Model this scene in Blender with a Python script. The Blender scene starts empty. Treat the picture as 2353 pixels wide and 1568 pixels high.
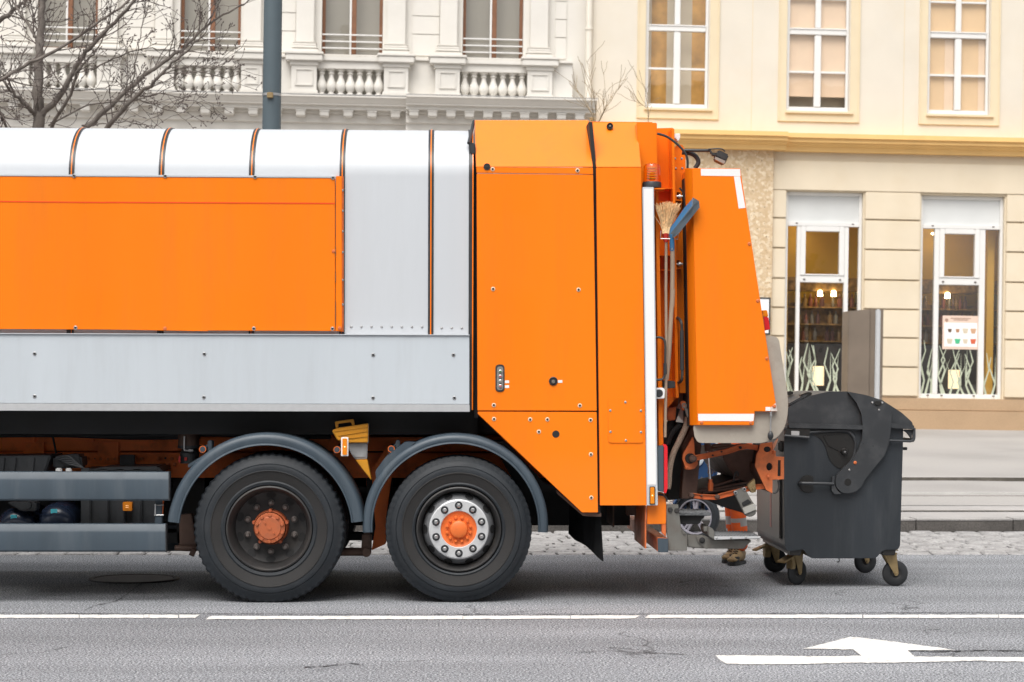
import bpy, bmesh, math, random
from mathutils import Vector, Matrix
C = bpy.context.scene.collection
SC = bpy.context.scene
PI = math.pi
rad = math.radians
rng = random.Random(7)

# ---------------------------------------------------------------- camera
FPX, CX, CY = 4706.0, 1176.5, 875.3          # focal length and principal point, in measured photo pixels
YAW, ROLL, CAMH, DIST = 0.034, 0.0025, 1.55, 14.287
F_ = Vector((math.sin(YAW), math.cos(YAW), 0))
R0 = Vector((math.cos(YAW), -math.sin(YAW), 0)); U0 = Vector((0, 0, 1))
R_ = R0*math.cos(ROLL) + U0*math.sin(ROLL)
U_ = U0*math.cos(ROLL) - R0*math.sin(ROLL)
CAM = Vector((0, -DIST, CAMH))
cam_data = bpy.data.cameras.new('camera'); cam = bpy.data.objects.new('camera', cam_data); C.objects.link(cam)
cam.matrix_world = Matrix(((R_.x, U_.x, -F_.x, CAM.x), (R_.y, U_.y, -F_.y, CAM.y), (R_.z, U_.z, -F_.z, CAM.z), (0, 0, 0, 1)))
cam_data.sensor_width = 36; cam_data.lens = 72.0; cam_data.shift_y = (CY-784)/2353.0
cam_data.clip_start = 0.1; cam_data.clip_end = 2000
cam_data.dof.use_dof = True; cam_data.dof.focus_distance = 14.6; cam_data.dof.aperture_fstop = 4.5
SC.camera = cam

# ---------------------------------------------------------------- light: bright overcast
SUN_EL, SUN_AZ = rad(60), rad(196)           # azimuth: direction the light comes from, clockwise from +Y
w = bpy.data.worlds.new('World'); SC.world = w; w.use_nodes = True
nt = w.node_tree; nt.nodes.clear()
sky = nt.nodes.new('ShaderNodeTexSky'); sky.sky_type = 'NISHITA'; sky.sun_disc = False
sky.sun_elevation = SUN_EL; sky.sun_rotation = SUN_AZ; sky.air_density = 1.0; sky.dust_density = 4.0
hs = nt.nodes.new('ShaderNodeHueSaturation'); hs.inputs['Saturation'].default_value = 0.16
bg = nt.nodes.new('ShaderNodeBackground'); bg.inputs['Strength'].default_value = 0.135
wo = nt.nodes.new('ShaderNodeOutputWorld')
nt.links.new(sky.outputs[0], hs.inputs['Color']); nt.links.new(hs.outputs[0], bg.inputs[0]); nt.links.new(bg.outputs[0], wo.inputs[0])
sd = bpy.data.lights.new('sun', 'SUN'); sd.energy = 1.85; sd.angle = rad(45); sd.color = (1, .96, .9)
so = bpy.data.objects.new('sun', sd); C.objects.link(so)
sdir = Vector((math.sin(SUN_AZ)*math.cos(SUN_EL), math.cos(SUN_AZ)*math.cos(SUN_EL), math.sin(SUN_EL)))
so.rotation_euler = sdir.to_track_quat('Z', 'Y').to_euler(); so.location = (0, -20, 30)
SC.view_settings.view_transform = 'Standard'; SC.view_settings.look = 'None'
SC.view_settings.exposure = 0.57; SC.view_settings.gamma = 1
SC.cycles.max_bounces = 8; SC.cycles.transparent_max_bounces = 12; SC.cycles.caustics_reflective = False; SC.cycles.caustics_refractive = False
try: SC.cycles.use_denoising = True
except Exception: pass

# ---------------------------------------------------------------- measuring: photo pixel -> point on a plane of the place
def ray(px, py):
    return F_*FPX + R_*(px-CX) - U_*(py-CY)
def P(px, py, Y):
    d = ray(px, py); t = (Y-CAM.y)/d.y
    return CAM + d*t
def G(px, py, z=0.0):
    d = ray(px, py); t = (z-CAM.z)/d.z
    return CAM + d*t
def PZ(pts, Y):
    return [(v.x, v.z) for v in (P(x, y, Y) for x, y in pts)]
def zA(x, y): return (x/2.975, y/2.975)
def zB(x, y): return (781.2+x/2.975, y/2.975)
def zC(x, y): return (1562.4+x/2.975, y/2.975)
def zD(x, y): return (x/2.975, 517.6+y/2.975)
def zE(x, y): return (781.2+x/2.975, 517.6+y/2.975)
def zF(x, y): return (1562.4+x/2.975, 517.6+y/2.975)
def zq1(x, y): return (x/4.165, 941.2+y/4.165)
def z2(x, y): return (376.5+x/3.332, 941.2+y/3.332)
def z3(x, y): return (800+x/3.332, 941.2+y/3.332)
def z4(x, y): return (1270.6+x/3.7015, 894.1+y/3.7015)
def z5(x, y): return (1468.2+x/3.331, 235.3+y/3.331)
def z6(x, y): return (1468.2+x/4.165, 658.8+y/4.165)
def z7(x, y): return (1487.1+x/4.165, 941.2+y/4.165)
def z8(x, y): return (1712.9+x/3.1427, 875.3+y/3.1427)
def zs(x, y): return (1298.8+x/9.256, 131.8+y/9.256)      # sapling crop
def za(x, y): return (1317.7+x/2.2727, 1298.8+y/2.2727)   # arrow crop
def M_(zf, pts): return [zf(x, y) for x, y in pts]
# facade frame: x along the wall, y into the building, z up
PHI = -YAW + 0.06
U3 = Vector((math.cos(PHI), math.sin(PHI), -0.012)).normalized()
N3 = Vector((-math.sin(PHI), math.cos(PHI), 0)).normalized()
V3 = U3.cross(N3).normalized()
_d = ray(2200, 987); ORG = CAM + _d*(40.0/FPX)
MF = Matrix(((U3.x, N3.x, V3.x, ORG.x), (U3.y, N3.y, V3.y, ORG.y), (U3.z, N3.z, V3.z, ORG.z), (0, 0, 0, 1)))
MFI = MF.inverted()
def FPt(px, py, off=0.0):
    o = MFI @ CAM; d = (MFI.to_3x3() @ ray(px, py)); t = (off-o.y)/d.y
    p = o + d*t
    return p.x, p.z
def FU(px, off=0.0, py=600): return FPt(px, py, off)[0]
def FV(px, py, off=0.0): return FPt(px, py, off)[1]

# ---------------------------------------------------------------- materials
def mat(name, col, rough=.5, metal=0.0, var=.06, vscale=3.0, bump=0.0, bscale=60.0, coat=0.0, streak=False, dirt=0.0, dirtcol=(.09, .08, .07), spec=.5, fine=0.0, dscale=2.0):
    m = bpy.data.materials.new(name); m.use_nodes = True
    nt = m.node_tree; b = nt.nodes['Principled BSDF']; L = nt.links.new
    b.inputs['Roughness'].default_value = rough; b.inputs['Metallic'].default_value = metal
    b.inputs['Coat Weight'].default_value = coat; b.inputs['Specular IOR Level'].default_value = spec
    tc = nt.nodes.new('ShaderNodeTexCoord'); mp = nt.nodes.new('ShaderNodeMapping'); L(tc.outputs['Object'], mp.inputs[0])
    if streak: mp.inputs['Scale'].default_value = (1, 1, .12)
    n = nt.nodes.new('ShaderNodeTexNoise'); n.inputs['Scale'].default_value = vscale; n.inputs['Detail'].default_value = 6
    L(mp.outputs[0], n.inputs['Vector'])
    r = nt.nodes.new('ShaderNodeMapRange'); r.inputs['From Min'].default_value = .3; r.inputs['From Max'].default_value = .7
    r.inputs['To Min'].default_value = 1-var; r.inputs['To Max'].default_value = 1+var
    L(n.outputs[0], r.inputs[0])
    mx = nt.nodes.new('ShaderNodeVectorMath'); mx.operation = 'SCALE'; mx.inputs[0].default_value = col[:3]
    L(r.outputs[0], mx.inputs['Scale']); out = mx.outputs[0]
    if fine:
        n3 = nt.nodes.new('ShaderNodeTexNoise'); n3.inputs['Scale'].default_value = bscale; n3.inputs['Detail'].default_value = 3; L(tc.outputs['Object'], n3.inputs['Vector'])
        r3 = nt.nodes.new('ShaderNodeMapRange'); r3.inputs['From Min'].default_value = .3; r3.inputs['From Max'].default_value = .7
        r3.inputs['To Min'].default_value = 1-fine; r3.inputs['To Max'].default_value = 1+fine; L(n3.outputs[0], r3.inputs[0])
        m3 = nt.nodes.new('ShaderNodeVectorMath'); m3.operation = 'SCALE'; L(out, m3.inputs[0]); L(r3.outputs[0], m3.inputs['Scale']); out = m3.outputs[0]
    if dirt:
        n2 = nt.nodes.new('ShaderNodeTexNoise'); n2.inputs['Scale'].default_value = dscale; n2.inputs['Detail'].default_value = 9; n2.inputs['Roughness'].default_value = .68
        L(mp.outputs[0], n2.inputs['Vector'])
        r2 = nt.nodes.new('ShaderNodeMapRange'); r2.inputs['From Min'].default_value = .48; r2.inputs['From Max'].default_value = .75; r2.inputs['To Max'].default_value = dirt
        L(n2.outputs[0], r2.inputs[0])
        mm = nt.nodes.new('ShaderNodeMix'); mm.data_type = 'RGBA'; L(r2.outputs[0], mm.inputs[0]); L(out, mm.inputs[6]); mm.inputs[7].default_value = (*dirtcol, 1)
        out = mm.outputs[2]
        rr = nt.nodes.new('ShaderNodeMapRange'); rr.inputs['To Min'].default_value = rough; rr.inputs['To Max'].default_value = min(1, rough+.35); L(r2.outputs[0], rr.inputs[0]); L(rr.outputs[0], b.inputs['Roughness'])
    L(out, b.inputs['Base Color'])
    if bump:
        nb = nt.nodes.new('ShaderNodeTexNoise'); nb.inputs['Scale'].default_value = bscale; nb.inputs['Detail'].default_value = 5; L(tc.outputs['Object'], nb.inputs['Vector'])
        bp = nt.nodes.new('ShaderNodeBump'); bp.inputs['Strength'].default_value = bump; bp.inputs['Distance'].default_value = .01
        L(nb.outputs[0], bp.inputs['Height']); L(bp.outputs[0], b.inputs['Normal'])
    return m
def emis(name, col, s):
    m = bpy.data.materials.new(name); m.use_nodes = True; b = m.node_tree.nodes['Principled BSDF']
    b.inputs['Base Color'].default_value = (*col, 1); b.inputs['Emission Color'].default_value = (*col, 1); b.inputs['Emission Strength'].default_value = s
    return m
def glass(name, tint=(1, 1, 1), refl=.12, rough=.02):
    m = bpy.data.materials.new(name); m.use_nodes = True; nt = m.node_tree; nt.nodes.clear(); L = nt.links.new
    o = nt.nodes.new('ShaderNodeOutputMaterial'); t = nt.nodes.new('ShaderNodeBsdfTransparent'); t.inputs[0].default_value = (*tint, 1)
    g = nt.nodes.new('ShaderNodeBsdfGlossy'); g.inputs['Roughness'].default_value = rough
    tc = nt.nodes.new('ShaderNodeTexCoord'); n = nt.nodes.new('ShaderNodeTexNoise'); n.inputs['Scale'].default_value = 1.6; L(tc.outputs['Object'], n.inputs['Vector'])
    bp = nt.nodes.new('ShaderNodeBump'); bp.inputs['Strength'].default_value = .12; bp.inputs['Distance'].default_value = .02; L(n.outputs[0], bp.inputs['Height']); L(bp.outputs[0], g.inputs['Normal'])
    fr = nt.nodes.new('ShaderNodeLayerWeight'); fr.inputs['Blend'].default_value = .5
    pw = nt.nodes.new('ShaderNodeMath'); pw.operation = 'POWER'; pw.inputs[1].default_value = 5; L(fr.outputs['Facing'], pw.inputs[0])
    ad = nt.nodes.new('ShaderNodeMath'); ad.operation = 'ADD'; ad.inputs[1].default_value = refl+.04; L(pw.outputs[0], ad.inputs[0]); ad.use_clamp = True
    mx = nt.nodes.new('ShaderNodeMixShader'); L(ad.outputs[0], mx.inputs[0]); L(t.outputs[0], mx.inputs[1]); L(g.outputs[0], mx.inputs[2]); L(mx.outputs[0], o.inputs[0])
    return m
def tint(name, col, rough=.15, trans=.6):
    m = bpy.data.materials.new(name); m.use_nodes = True; b = m.node_tree.nodes['Principled BSDF']
    b.inputs['Base Color'].default_value = (*col, 1); b.inputs['Roughness'].default_value = rough; b.inputs['Transmission Weight'].default_value = trans; b.inputs['IOR'].default_value = 1.3
    return m
ORANGE = mat('orange_paint', (.88, .20, .005), .34, spec=.3, coat=.45, var=.05, vscale=1.6, streak=True, bump=.06, bscale=1.8, dirt=.26, dirtcol=(.50, .12, .015), dscale=5)
ORANGE_TOP = ORANGE
ORANGE_DK = mat('chassis_paint', (.85, .17, .02), .5, var=.2, dirt=.6, dirtcol=(.05, .03, .02), dscale=5)
ORANGE_WORN = mat('worn_orange_paint', (.62, .15, .04), .5, var=.15, vscale=6, dirt=.6, dirtcol=(.10, .05, .03), dscale=7)
WHITE = mat('white_paint', (.52, .542, .568), .42, coat=.05, spec=.35, var=.03, streak=True, dirt=.16, dirtcol=(.3, .3, .3), dscale=3)
SKIRT = mat('light_grey_paint', (.50, .54, .575), .36, var=.035, vscale=2, streak=True, dirt=.16, dirtcol=(.25, .25, .25), dscale=6)
ALU = mat('brushed_aluminium', (.72, .73, .74), .35, metal=.6, var=.04, vscale=20)
SLATE = mat('slate_grey_plastic', (.042, .060, .078), .45, var=.12, streak=True, vscale=6, dirt=.4, dirtcol=(.095, .112, .127), dscale=9)
BLACK = mat('black_rubber', (.018, .019, .021), .6, var=.2, dirt=.3, dirtcol=(.07, .07, .07), dscale=6)
BLACKP = mat('black_plastic', (.025, .027, .03), .42, var=.15, dirt=.25, dirtcol=(.08, .08, .08), dscale=8)
UNDER = mat('black_underbody_and_shade', (.012, .012, .013), .7, var=.3, dirt=.5, dirtcol=(.03, .025, .02), dscale=4)  # also the flat black that paints shade in holes, gaps and backings
TYREB = mat('dusty_tyre_rubber', (.015, .014, .0138), .7, var=.2, vscale=5, bump=.1, bscale=90, dirt=.45, dirtcol=(.033, .030, .0285), dscale=4)
TYRE = mat('tyre_rubber', (.010, .0135, .018), .6, var=.2, vscale=5, bump=.15, bscale=90, dirt=.45, dirtcol=(.034, .036, .039), dscale=8)
RIMDK = mat('dark_rim_paint', (.024, .023, .023), .5, var=.25, dirt=.5, dirtcol=(.075, .062, .052), dscale=7)
STEEL = mat('steel', (.45, .45, .45), .35, metal=.8, var=.1, vscale=15)
SILVER = mat('silver_wheel_paint', (.58, .59, .60), .38, metal=.25, var=.05, dirt=.25, dirtcol=(.15, .13, .12), dscale=12)
HUBOR = mat('hub_orange', (.80, .17, .03), .45, var=.1, dirt=.35, dirtcol=(.2, .07, .03), dscale=12)
HUBRUST = mat('hub_rusty_orange', (.46, .105, .035), .6, var=.15, dirt=.5, dirtcol=(.18, .06, .03), dscale=14)
REFLW = mat('white_reflective_film', (.80, .79, .78), .4, var=.02, fine=.08, bscale=300)
RUSTY = mat('dirty_brown_steel', (.11, .062, .045), .6, var=.3, vscale=6, dirt=.6, dirtcol=(.03, .022, .02), dscale=5)
GREYST = mat('dirty_grey_steel', (.17, .165, .15), .5, metal=.3, var=.12, vscale=5, dirt=.55, dirtcol=(.12, .085, .06), dscale=6)
SHIELD = mat('stained_grey_sheet', (.36, .32, .27), .45, var=.1, vscale=3, dirt=.5, dirtcol=(.16, .12, .09), dscale=4)
YELLOW = mat('yellow_plastic', (.62, .27, .012), .45, var=.08, dirt=.3, dirtcol=(.2, .1, .03), dscale=9)
RED = tint('red_lens', (.75, .03, .04), .2, .15)
AMBER = tint('amber_lens', (.95, .30, .02), .18, .25)
BINGREY = mat('dark_grey_plastic', (.026, .031, .037), .38, var=.16, vscale=2.5, streak=True, dirt=.38, dirtcol=(.085, .09, .095), dscale=7, bump=.05, bscale=200)
BINLID = mat('dark_grey_lid_plastic', (.036, .039, .043), .4, var=.14, vscale=2.5, dirt=.35, dirtcol=(.12, .12, .12), dscale=5, bump=.05, bscale=200)
BINPIT = mat('dark_brown_grey_plastic', (.018, .017, .016), .35, var=.15)
BRASS = mat('zinc_yellow_steel', (.36, .26, .13), .42, metal=.5, var=.2, vscale=15, dirt=.5, dirtcol=(.08, .05, .03), dscale=14)
WOODH = mat('weathered_wood', (.33, .24, .17), .7, var=.25, vscale=9, streak=True, dirt=.4, dirtcol=(.14, .10, .08), dscale=12)
STRAW = mat('straw_bristles', (.78, .52, .27), .8, var=.35, vscale=60)
BLUE = mat('worn_blue_paint', (.025, .14, .30), .45, var=.15, vscale=8, dirt=.55, dirtcol=(.10, .11, .12), dscale=9)
REDP = mat('red_plastic', (.5, .03, .02), .45, var=.1)
HOSE = mat('braided_hose', (.33, .25, .19), .7, var=.1, bump=.8, bscale=160, fine=.3)
STICK = mat('white_sticker', (.8, .79, .78), .5, var=.02)
CYAN = mat('blue_sticker', (.06, .42, .50), .4, var=.2, vscale=30)
REDLINE = mat('red_line_paint', (.80, .06, .01), .4, var=.03)
CHROME = mat('chrome', (.75, .75, .75), .15, metal=1, var=.05)

# ---------------------------------------------------------------- mesh helper
class MB:
    def __init__(s): s.bm = bmesh.new(); s.mi = 0
    def m(s, i): s.mi = i; return s
    def v(s, p): return s.bm.verts.new(p)
    def f(s, vs):
        try: fc = s.bm.faces.new(vs)
        except ValueError: return None
        fc.material_index = s.mi; return fc
    def box(s, x0, x1, y0, y1, z0, z1, bev=0):
        return s.prism([(x0, z0), (x1, z0), (x1, z1), (x0, z1)], y0, y1, bev)
    def merge(s, b):
        for fc in b.faces: fc.material_index = s.mi
        me = bpy.data.meshes.new('t'); b.to_mesh(me); b.free(); s.bm.from_mesh(me); bpy.data.meshes.remove(me); return s
    def loft(s, A, B, bev=0):
        b = bmesh.new()
        va = [b.verts.new(p) for p in A]; vb = [b.verts.new(p) for p in B]
        b.faces.new(va); b.faces.new(vb[::-1]); n = len(A)
        for i in range(n): b.faces.new((va[i], vb[i], vb[(i+1) % n], va[(i+1) % n]))
        if bev:
            bmesh.ops.recalc_face_normals(b, faces=b.faces)
            bmesh.ops.bevel(b, geom=list(b.edges), offset=bev, segments=2, affect='EDGES', clamp_overlap=True)
        return s.merge(b)
    def prism(s, pts, y0, y1, bev=0, holes=()):
        if not holes:
            return s.loft([(x, y0, z) for x, z in pts], [(x, y1, z) for x, z in pts], bev)
        b = bmesh.new(); loops = []
        for y in (y0, y1):
            es = []; ls = []
            for lp in [pts]+list(holes):
                vs = [b.verts.new((x, y, z)) for x, z in lp]; ls.append(vs)
                es += [b.edges.new((vs[i], vs[(i+1) % len(vs)])) for i in range(len(vs))]
            bmesh.ops.triangle_fill(b, use_beauty=True, edges=es); loops.append(ls)
        for la, lb in zip(*loops):
            n = len(la)
            for i in range(n): b.faces.new((la[i], lb[i], lb[(i+1) % n], la[(i+1) % n]))
        return s.merge(b)
    def tube(s, pts, r, n=8, cap=True):
        pts = [Vector(p) for p in pts]; N = len(pts); rs = r if isinstance(r, (list, tuple)) else [r]*N
        rings = []; prev = None
        for i in range(N):
            t = (pts[min(i+1, N-1)] - pts[max(i-1, 0)])
            if t.length < 1e-9: t = Vector((0, 0, 1))
            t.normalize()
            if prev is None:
                a = Vector((0, 0, 1)) if abs(t.z) < .9 else Vector((1, 0, 0)); nrm = t.cross(a).normalized()
            else:
                nrm = prev - t*prev.dot(t)
                nrm = nrm.normalized() if nrm.length > 1e-6 else t.orthogonal().normalized()
            prev = nrm; bn = t.cross(nrm)
            rings.append([s.v(pts[i] + (nrm*math.cos(2*PI*k/n) + bn*math.sin(2*PI*k/n))*rs[i]) for k in range(n)])
        for a, b in zip(rings, rings[1:]):
            for k in range(n): s.f((a[k], a[(k+1) % n], b[(k+1) % n], b[k]))
        if cap: s.f(rings[0][::-1]); s.f(rings[-1])
        return s
    def cyl(s, p0, p1, r0, r1=None, n=16): return s.tube([p0, p1], [r0, r0 if r1 is None else r1], n)
    def lathe(s, c, prof, n=32, axis='Y', a0=0.0, a1=2*PI, rmod=None, scale=(1, 1)):
        # prof: list of (radius, offset along the axis)
        full = abs(a1-a0-2*PI) < 1e-6; cnt = n if full else n+1; rings = []
        for k in range(cnt):
            a = a0+(a1-a0)*k/n; ring = []
            for j, (r, o) in enumerate(prof):
                rr = r*(rmod(j, k) if rmod else 1)
                ca, sa = math.cos(a)*rr*scale[0], math.sin(a)*rr*scale[1]
                if axis == 'Y': p = (c[0]+ca, c[1]+o, c[2]+sa)
                elif axis == 'Z': p = (c[0]+ca, c[1]+sa, c[2]+o)
                else: p = (c[0]+o, c[1]+ca, c[2]+sa)
                ring.append(s.v(p))
            rings.append(ring)
        for k in range(n):
            A, B = rings[k], rings[(k+1) % cnt]
            for j in range(len(prof)-1): s.f((A[j], B[j], B[j+1], A[j+1]))
        if not full: s.f(rings[0]); s.f(rings[-1][::-1])
        bmesh.ops.remove_doubles(s.bm, verts=s.bm.verts[:], dist=1e-6) if any(abs(p[0]) < 1e-6 for p in prof) else None
        return s
    def mesh(s, name, mats, space=None, sharp=32):
        b = s.bm
        if space is not None: bmesh.ops.transform(b, matrix=space, verts=b.verts)
        bmesh.ops.recalc_face_normals(b, faces=b.faces)
        for e in b.edges:
            if len(e.link_faces) == 2 and e.calc_face_angle(0) > rad(sharp): e.smooth = False
        for fc in b.faces: fc.smooth = True
        me = bpy.data.meshes.new(name); b.to_mesh(me); b.free()
        for m in (mats if isinstance(mats, (list, tuple)) else [mats]): me.materials.append(m)
        return me
    def build(s, name, mats, parent=None, space=None, sharp=32, label=None):
        sp = space or Matrix()
        inv = WM[parent.name].inverted() if parent is not None else Matrix()
        o = bpy.data.objects.new(name, s.mesh(name, mats, inv @ sp, sharp)); C.objects.link(o)
        if parent is not None: o.parent = parent; WM[o.name] = WM[parent.name]
        else: WM[o.name] = Matrix()
        if label: o['label'] = label
        return o
WM = {}
def thing(name, label, cat, loc=(0, 0, 0), group=None, M=None):
    o = bpy.data.objects.new(name, None); C.objects.link(o); o.empty_display_size = .1
    M = M if M is not None else Matrix.Translation(loc)
    o.matrix_world = M; WM[o.name] = M.copy(); tag(o, label, cat, group); return o
def sub(name, parent):
    o = bpy.data.objects.new(name, None); C.objects.link(o); o.empty_display_size = .05; o.parent = parent; WM[o.name] = WM[parent.name]; return o
def tag(o, label=None, cat=None, group=None, kind=None):
    if label: o['label'] = label
    if cat: o['category'] = cat
    if group: o['group'] = group
    if kind: o['kind'] = kind
    return o
def inst(name, me, parent, loc):           # shared mesh placed under a part, loc in world
    o = bpy.data.objects.new(name, me); C.objects.link(o); o.parent = parent
    o.location = WM[parent.name].inverted() @ Vector(loc); WM[o.name] = WM[parent.name]; return o
def circ(cx, cz, r, n=20, rz=None): return [(cx+r*math.cos(2*PI*k/n), cz+(rz or r)*math.sin(2*PI*k/n)) for k in range(n)]
def rounded(pts, r, n=5):
    out = []; N = len(pts)
    for i in range(N):
        rr = r[i] if isinstance(r, (list, tuple)) else r
        p = Vector(pts[i]); a = Vector(pts[i-1])-p; b = Vector(pts[(i+1) % N])-p
        q = min(rr, a.length*.45, b.length*.45)
        if q < 1e-5: out.append(tuple(p)); continue
        s = p+a.normalized()*q; e = p+b.normalized()*q
        for k in range(n+1):
            t = k/n; out.append(tuple(s*(1-t)**2 + p*2*t*(1-t) + e*t*t))
    return out
def spline(pts, n=6):
    pts = [Vector(p) for p in pts]; out = []
    for i in range(len(pts)-1):
        p0, p1, p2, p3 = pts[max(i-1, 0)], pts[i], pts[i+1], pts[min(i+2, len(pts)-1)]
        for k in range(n):
            t = k/n
            out.append(.5*((2*p1)+(p2-p0)*t+(2*p0-5*p1+4*p2-p3)*t*t+(3*p1-p0-3*p2+p3)*t**3))
    out.append(pts[-1]); return out
# ================================================================= SETTING
def asphalt():
    m = bpy.data.materials.new('asphalt'); m.use_nodes = True; nt = m.node_tree; b = nt.nodes['Principled BSDF']; L = nt.links.new; N = nt.nodes.new
    tc = N('ShaderNodeTexCoord'); b.inputs['Roughness'].default_value = .85; b.inputs['Specular IOR Level'].default_value = .3
    n1 = N('ShaderNodeTexNoise'); n1.inputs['Scale'].default_value = 78; n1.inputs['Detail'].default_value = 3; n1.inputs['Roughness'].default_value = .7
    v1 = N('ShaderNodeTexVoronoi'); v1.inputs['Scale'].default_value = 75
    n2 = N('ShaderNodeTexNoise'); n2.inputs['Scale'].default_value = .9; n2.inputs['Detail'].default_value = 6
    for n in (n1, v1): L(tc.outputs['Object'], n.inputs['Vector'])
    mp2 = N('ShaderNodeMapping'); mp2.inputs['Scale'].default_value = (.22, 1.3, 1); L(tc.outputs['Object'], mp2.inputs[0]); L(mp2.outputs[0], n2.inputs['Vector'])
    cr = N('ShaderNodeValToRGB'); e = cr.color_ramp.elements
    e[0].position = .38; e[0].color = (.030, .036, .050, 1); e[1].position = .64; e[1].color = (.62, .63, .65, 1)
    x = cr.color_ramp.elements.new(.48); x.color = (.175, .184, .20, 1)
    L(n1.outputs[0], cr.inputs[0])
    vr = N('ShaderNodeMapRange'); vr.inputs['From Max'].default_value = .8; vr.inputs['To Min'].default_value = 1.15; vr.inputs['To Max'].default_value = .75; L(v1.outputs['Distance'], vr.inputs[0])
    r2 = N('ShaderNodeMapRange'); r2.inputs['From Min'].default_value = .3; r2.inputs['From Max'].default_value = .7; r2.inputs['To Min'].default_value = .74; r2.inputs['To Max'].default_value = 1.2; L(n2.outputs[0], r2.inputs[0])
    mu = N('ShaderNodeMath'); mu.operation = 'MULTIPLY'; L(vr.outputs[0], mu.inputs[0]); L(r2.outputs[0], mu.inputs[1])
    # cracks: edges of big warped cells, broken up by noise
    wn = N('ShaderNodeTexNoise'); wn.inputs['Scale'].default_value = 2.2; wn.inputs['Detail'].default_value = 5; L(tc.outputs['Object'], wn.inputs['Vector'])
    wm = N('ShaderNodeMix'); wm.data_type = 'VECTOR'; wm.inputs[0].default_value = .35; L(tc.outputs['Object'], wm.inputs[4]); L(wn.outputs['Color'], wm.inputs[5])
    vc = N('ShaderNodeTexVoronoi'); vc.feature = 'DISTANCE_TO_EDGE'; vc.inputs['Scale'].default_value = .75; L(wm.outputs[1], vc.inputs['Vector'])
    c1 = N('ShaderNodeMapRange'); c1.inputs['From Max'].default_value = .007; c1.inputs['To Min'].default_value = .38; c1.inputs['To Max'].default_value = 1; L(vc.outputs[0], c1.inputs[0])
    nb = N('ShaderNodeTexNoise'); nb.inputs['Scale'].default_value = 1.1; L(tc.outputs['Object'], nb.inputs['Vector'])
    cb = N('ShaderNodeMapRange'); cb.inputs['From Min'].default_value = .52; cb.inputs['From Max'].default_value = .58; L(nb.outputs[0], cb.inputs[0])
    mc = N('ShaderNodeMix'); mc.data_type = 'FLOAT'; L(cb.outputs[0], mc.inputs[0]); mc.inputs[2].default_value = 1; L(c1.outputs[0], mc.inputs[3])
    m2 = N('ShaderNodeMath'); m2.operation = 'MULTIPLY'; L(mu.outputs[0], m2.inputs[0]); L(mc.outputs[0], m2.inputs[1])
    sc = N('ShaderNodeVectorMath'); sc.operation = 'SCALE'; L(cr.outputs[0], sc.inputs[0]); L(m2.outputs[0], sc.inputs['Scale']); L(sc.outputs[0], b.inputs['Base Color'])
    bp = N('ShaderNodeBump'); bp.inputs['Strength'].default_value = .9; bp.inputs['Distance'].default_value = .006; L(n1.outputs[0], bp.inputs['Height']); L(bp.outputs[0], b.inputs['Normal'])
    return m
ASPH = asphalt()
CRACK = mat('tar_seam', (.03, .03, .032), .9, var=.4, vscale=30, bump=.5, bscale=80)
COBBLE = mat('grey_granite_setts', (.30, .292, .288), .75, var=.28, vscale=4.5, bump=.5, bscale=45, fine=.25)
JOINT = mat('dark_joint_sand', (.045, .042, .04), .95, var=.3, vscale=12, bump=.5, bscale=60)
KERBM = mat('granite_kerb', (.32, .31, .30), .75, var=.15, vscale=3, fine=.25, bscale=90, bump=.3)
KERBF = mat('dark_kerb_face', (.085, .078, .072), .85, var=.3, vscale=3, fine=.3, bscale=60, bump=.4)  # front face set much darker than the kerb top
PAVE = mat('pavement_concrete', (.35, .335, .325), .8, var=.13, vscale=.9, fine=.07, bscale=70, bump=.2, dirt=.25, dirtcol=(.27, .25, .23), dscale=.7)
PAVE_FAR = mat('pavement_asphalt', (.32, .305, .292), .85, var=.16, vscale=.5, fine=.08, bscale=60, bump=.2, dirt=.35, dirtcol=(.24, .22, .20), dscale=.5)
GRAVEL = mat('beige_gravel', (.46, .36, .29), .9, var=.15, vscale=4, fine=.35, bscale=40, bump=.8)
WPAINT = mat('worn_white_road_paint', (.74, .725, .69), .7, var=.06, vscale=3, fine=.06, bscale=90, dirt=.85, dirtcol=(.22, .22, .22), dscale=22, bump=.2)
EARTH = mat('ground_earth', (.2, .19, .17), .95, var=.2, vscale=.3)
YK = 6.66                                    # kerb face
YG = 3.93                                    # edge of the setts
def sheet(name, pts, z, m):
    b = MB(); b.f([b.v((x, y, z)) for x, y in pts]); o = b.build(name, m); tag(o, kind='structure'); return o
sheet('ground', [(-400, -400), (400, -400), (400, 400), (-400, 400)], -.12, EARTH)
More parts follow.
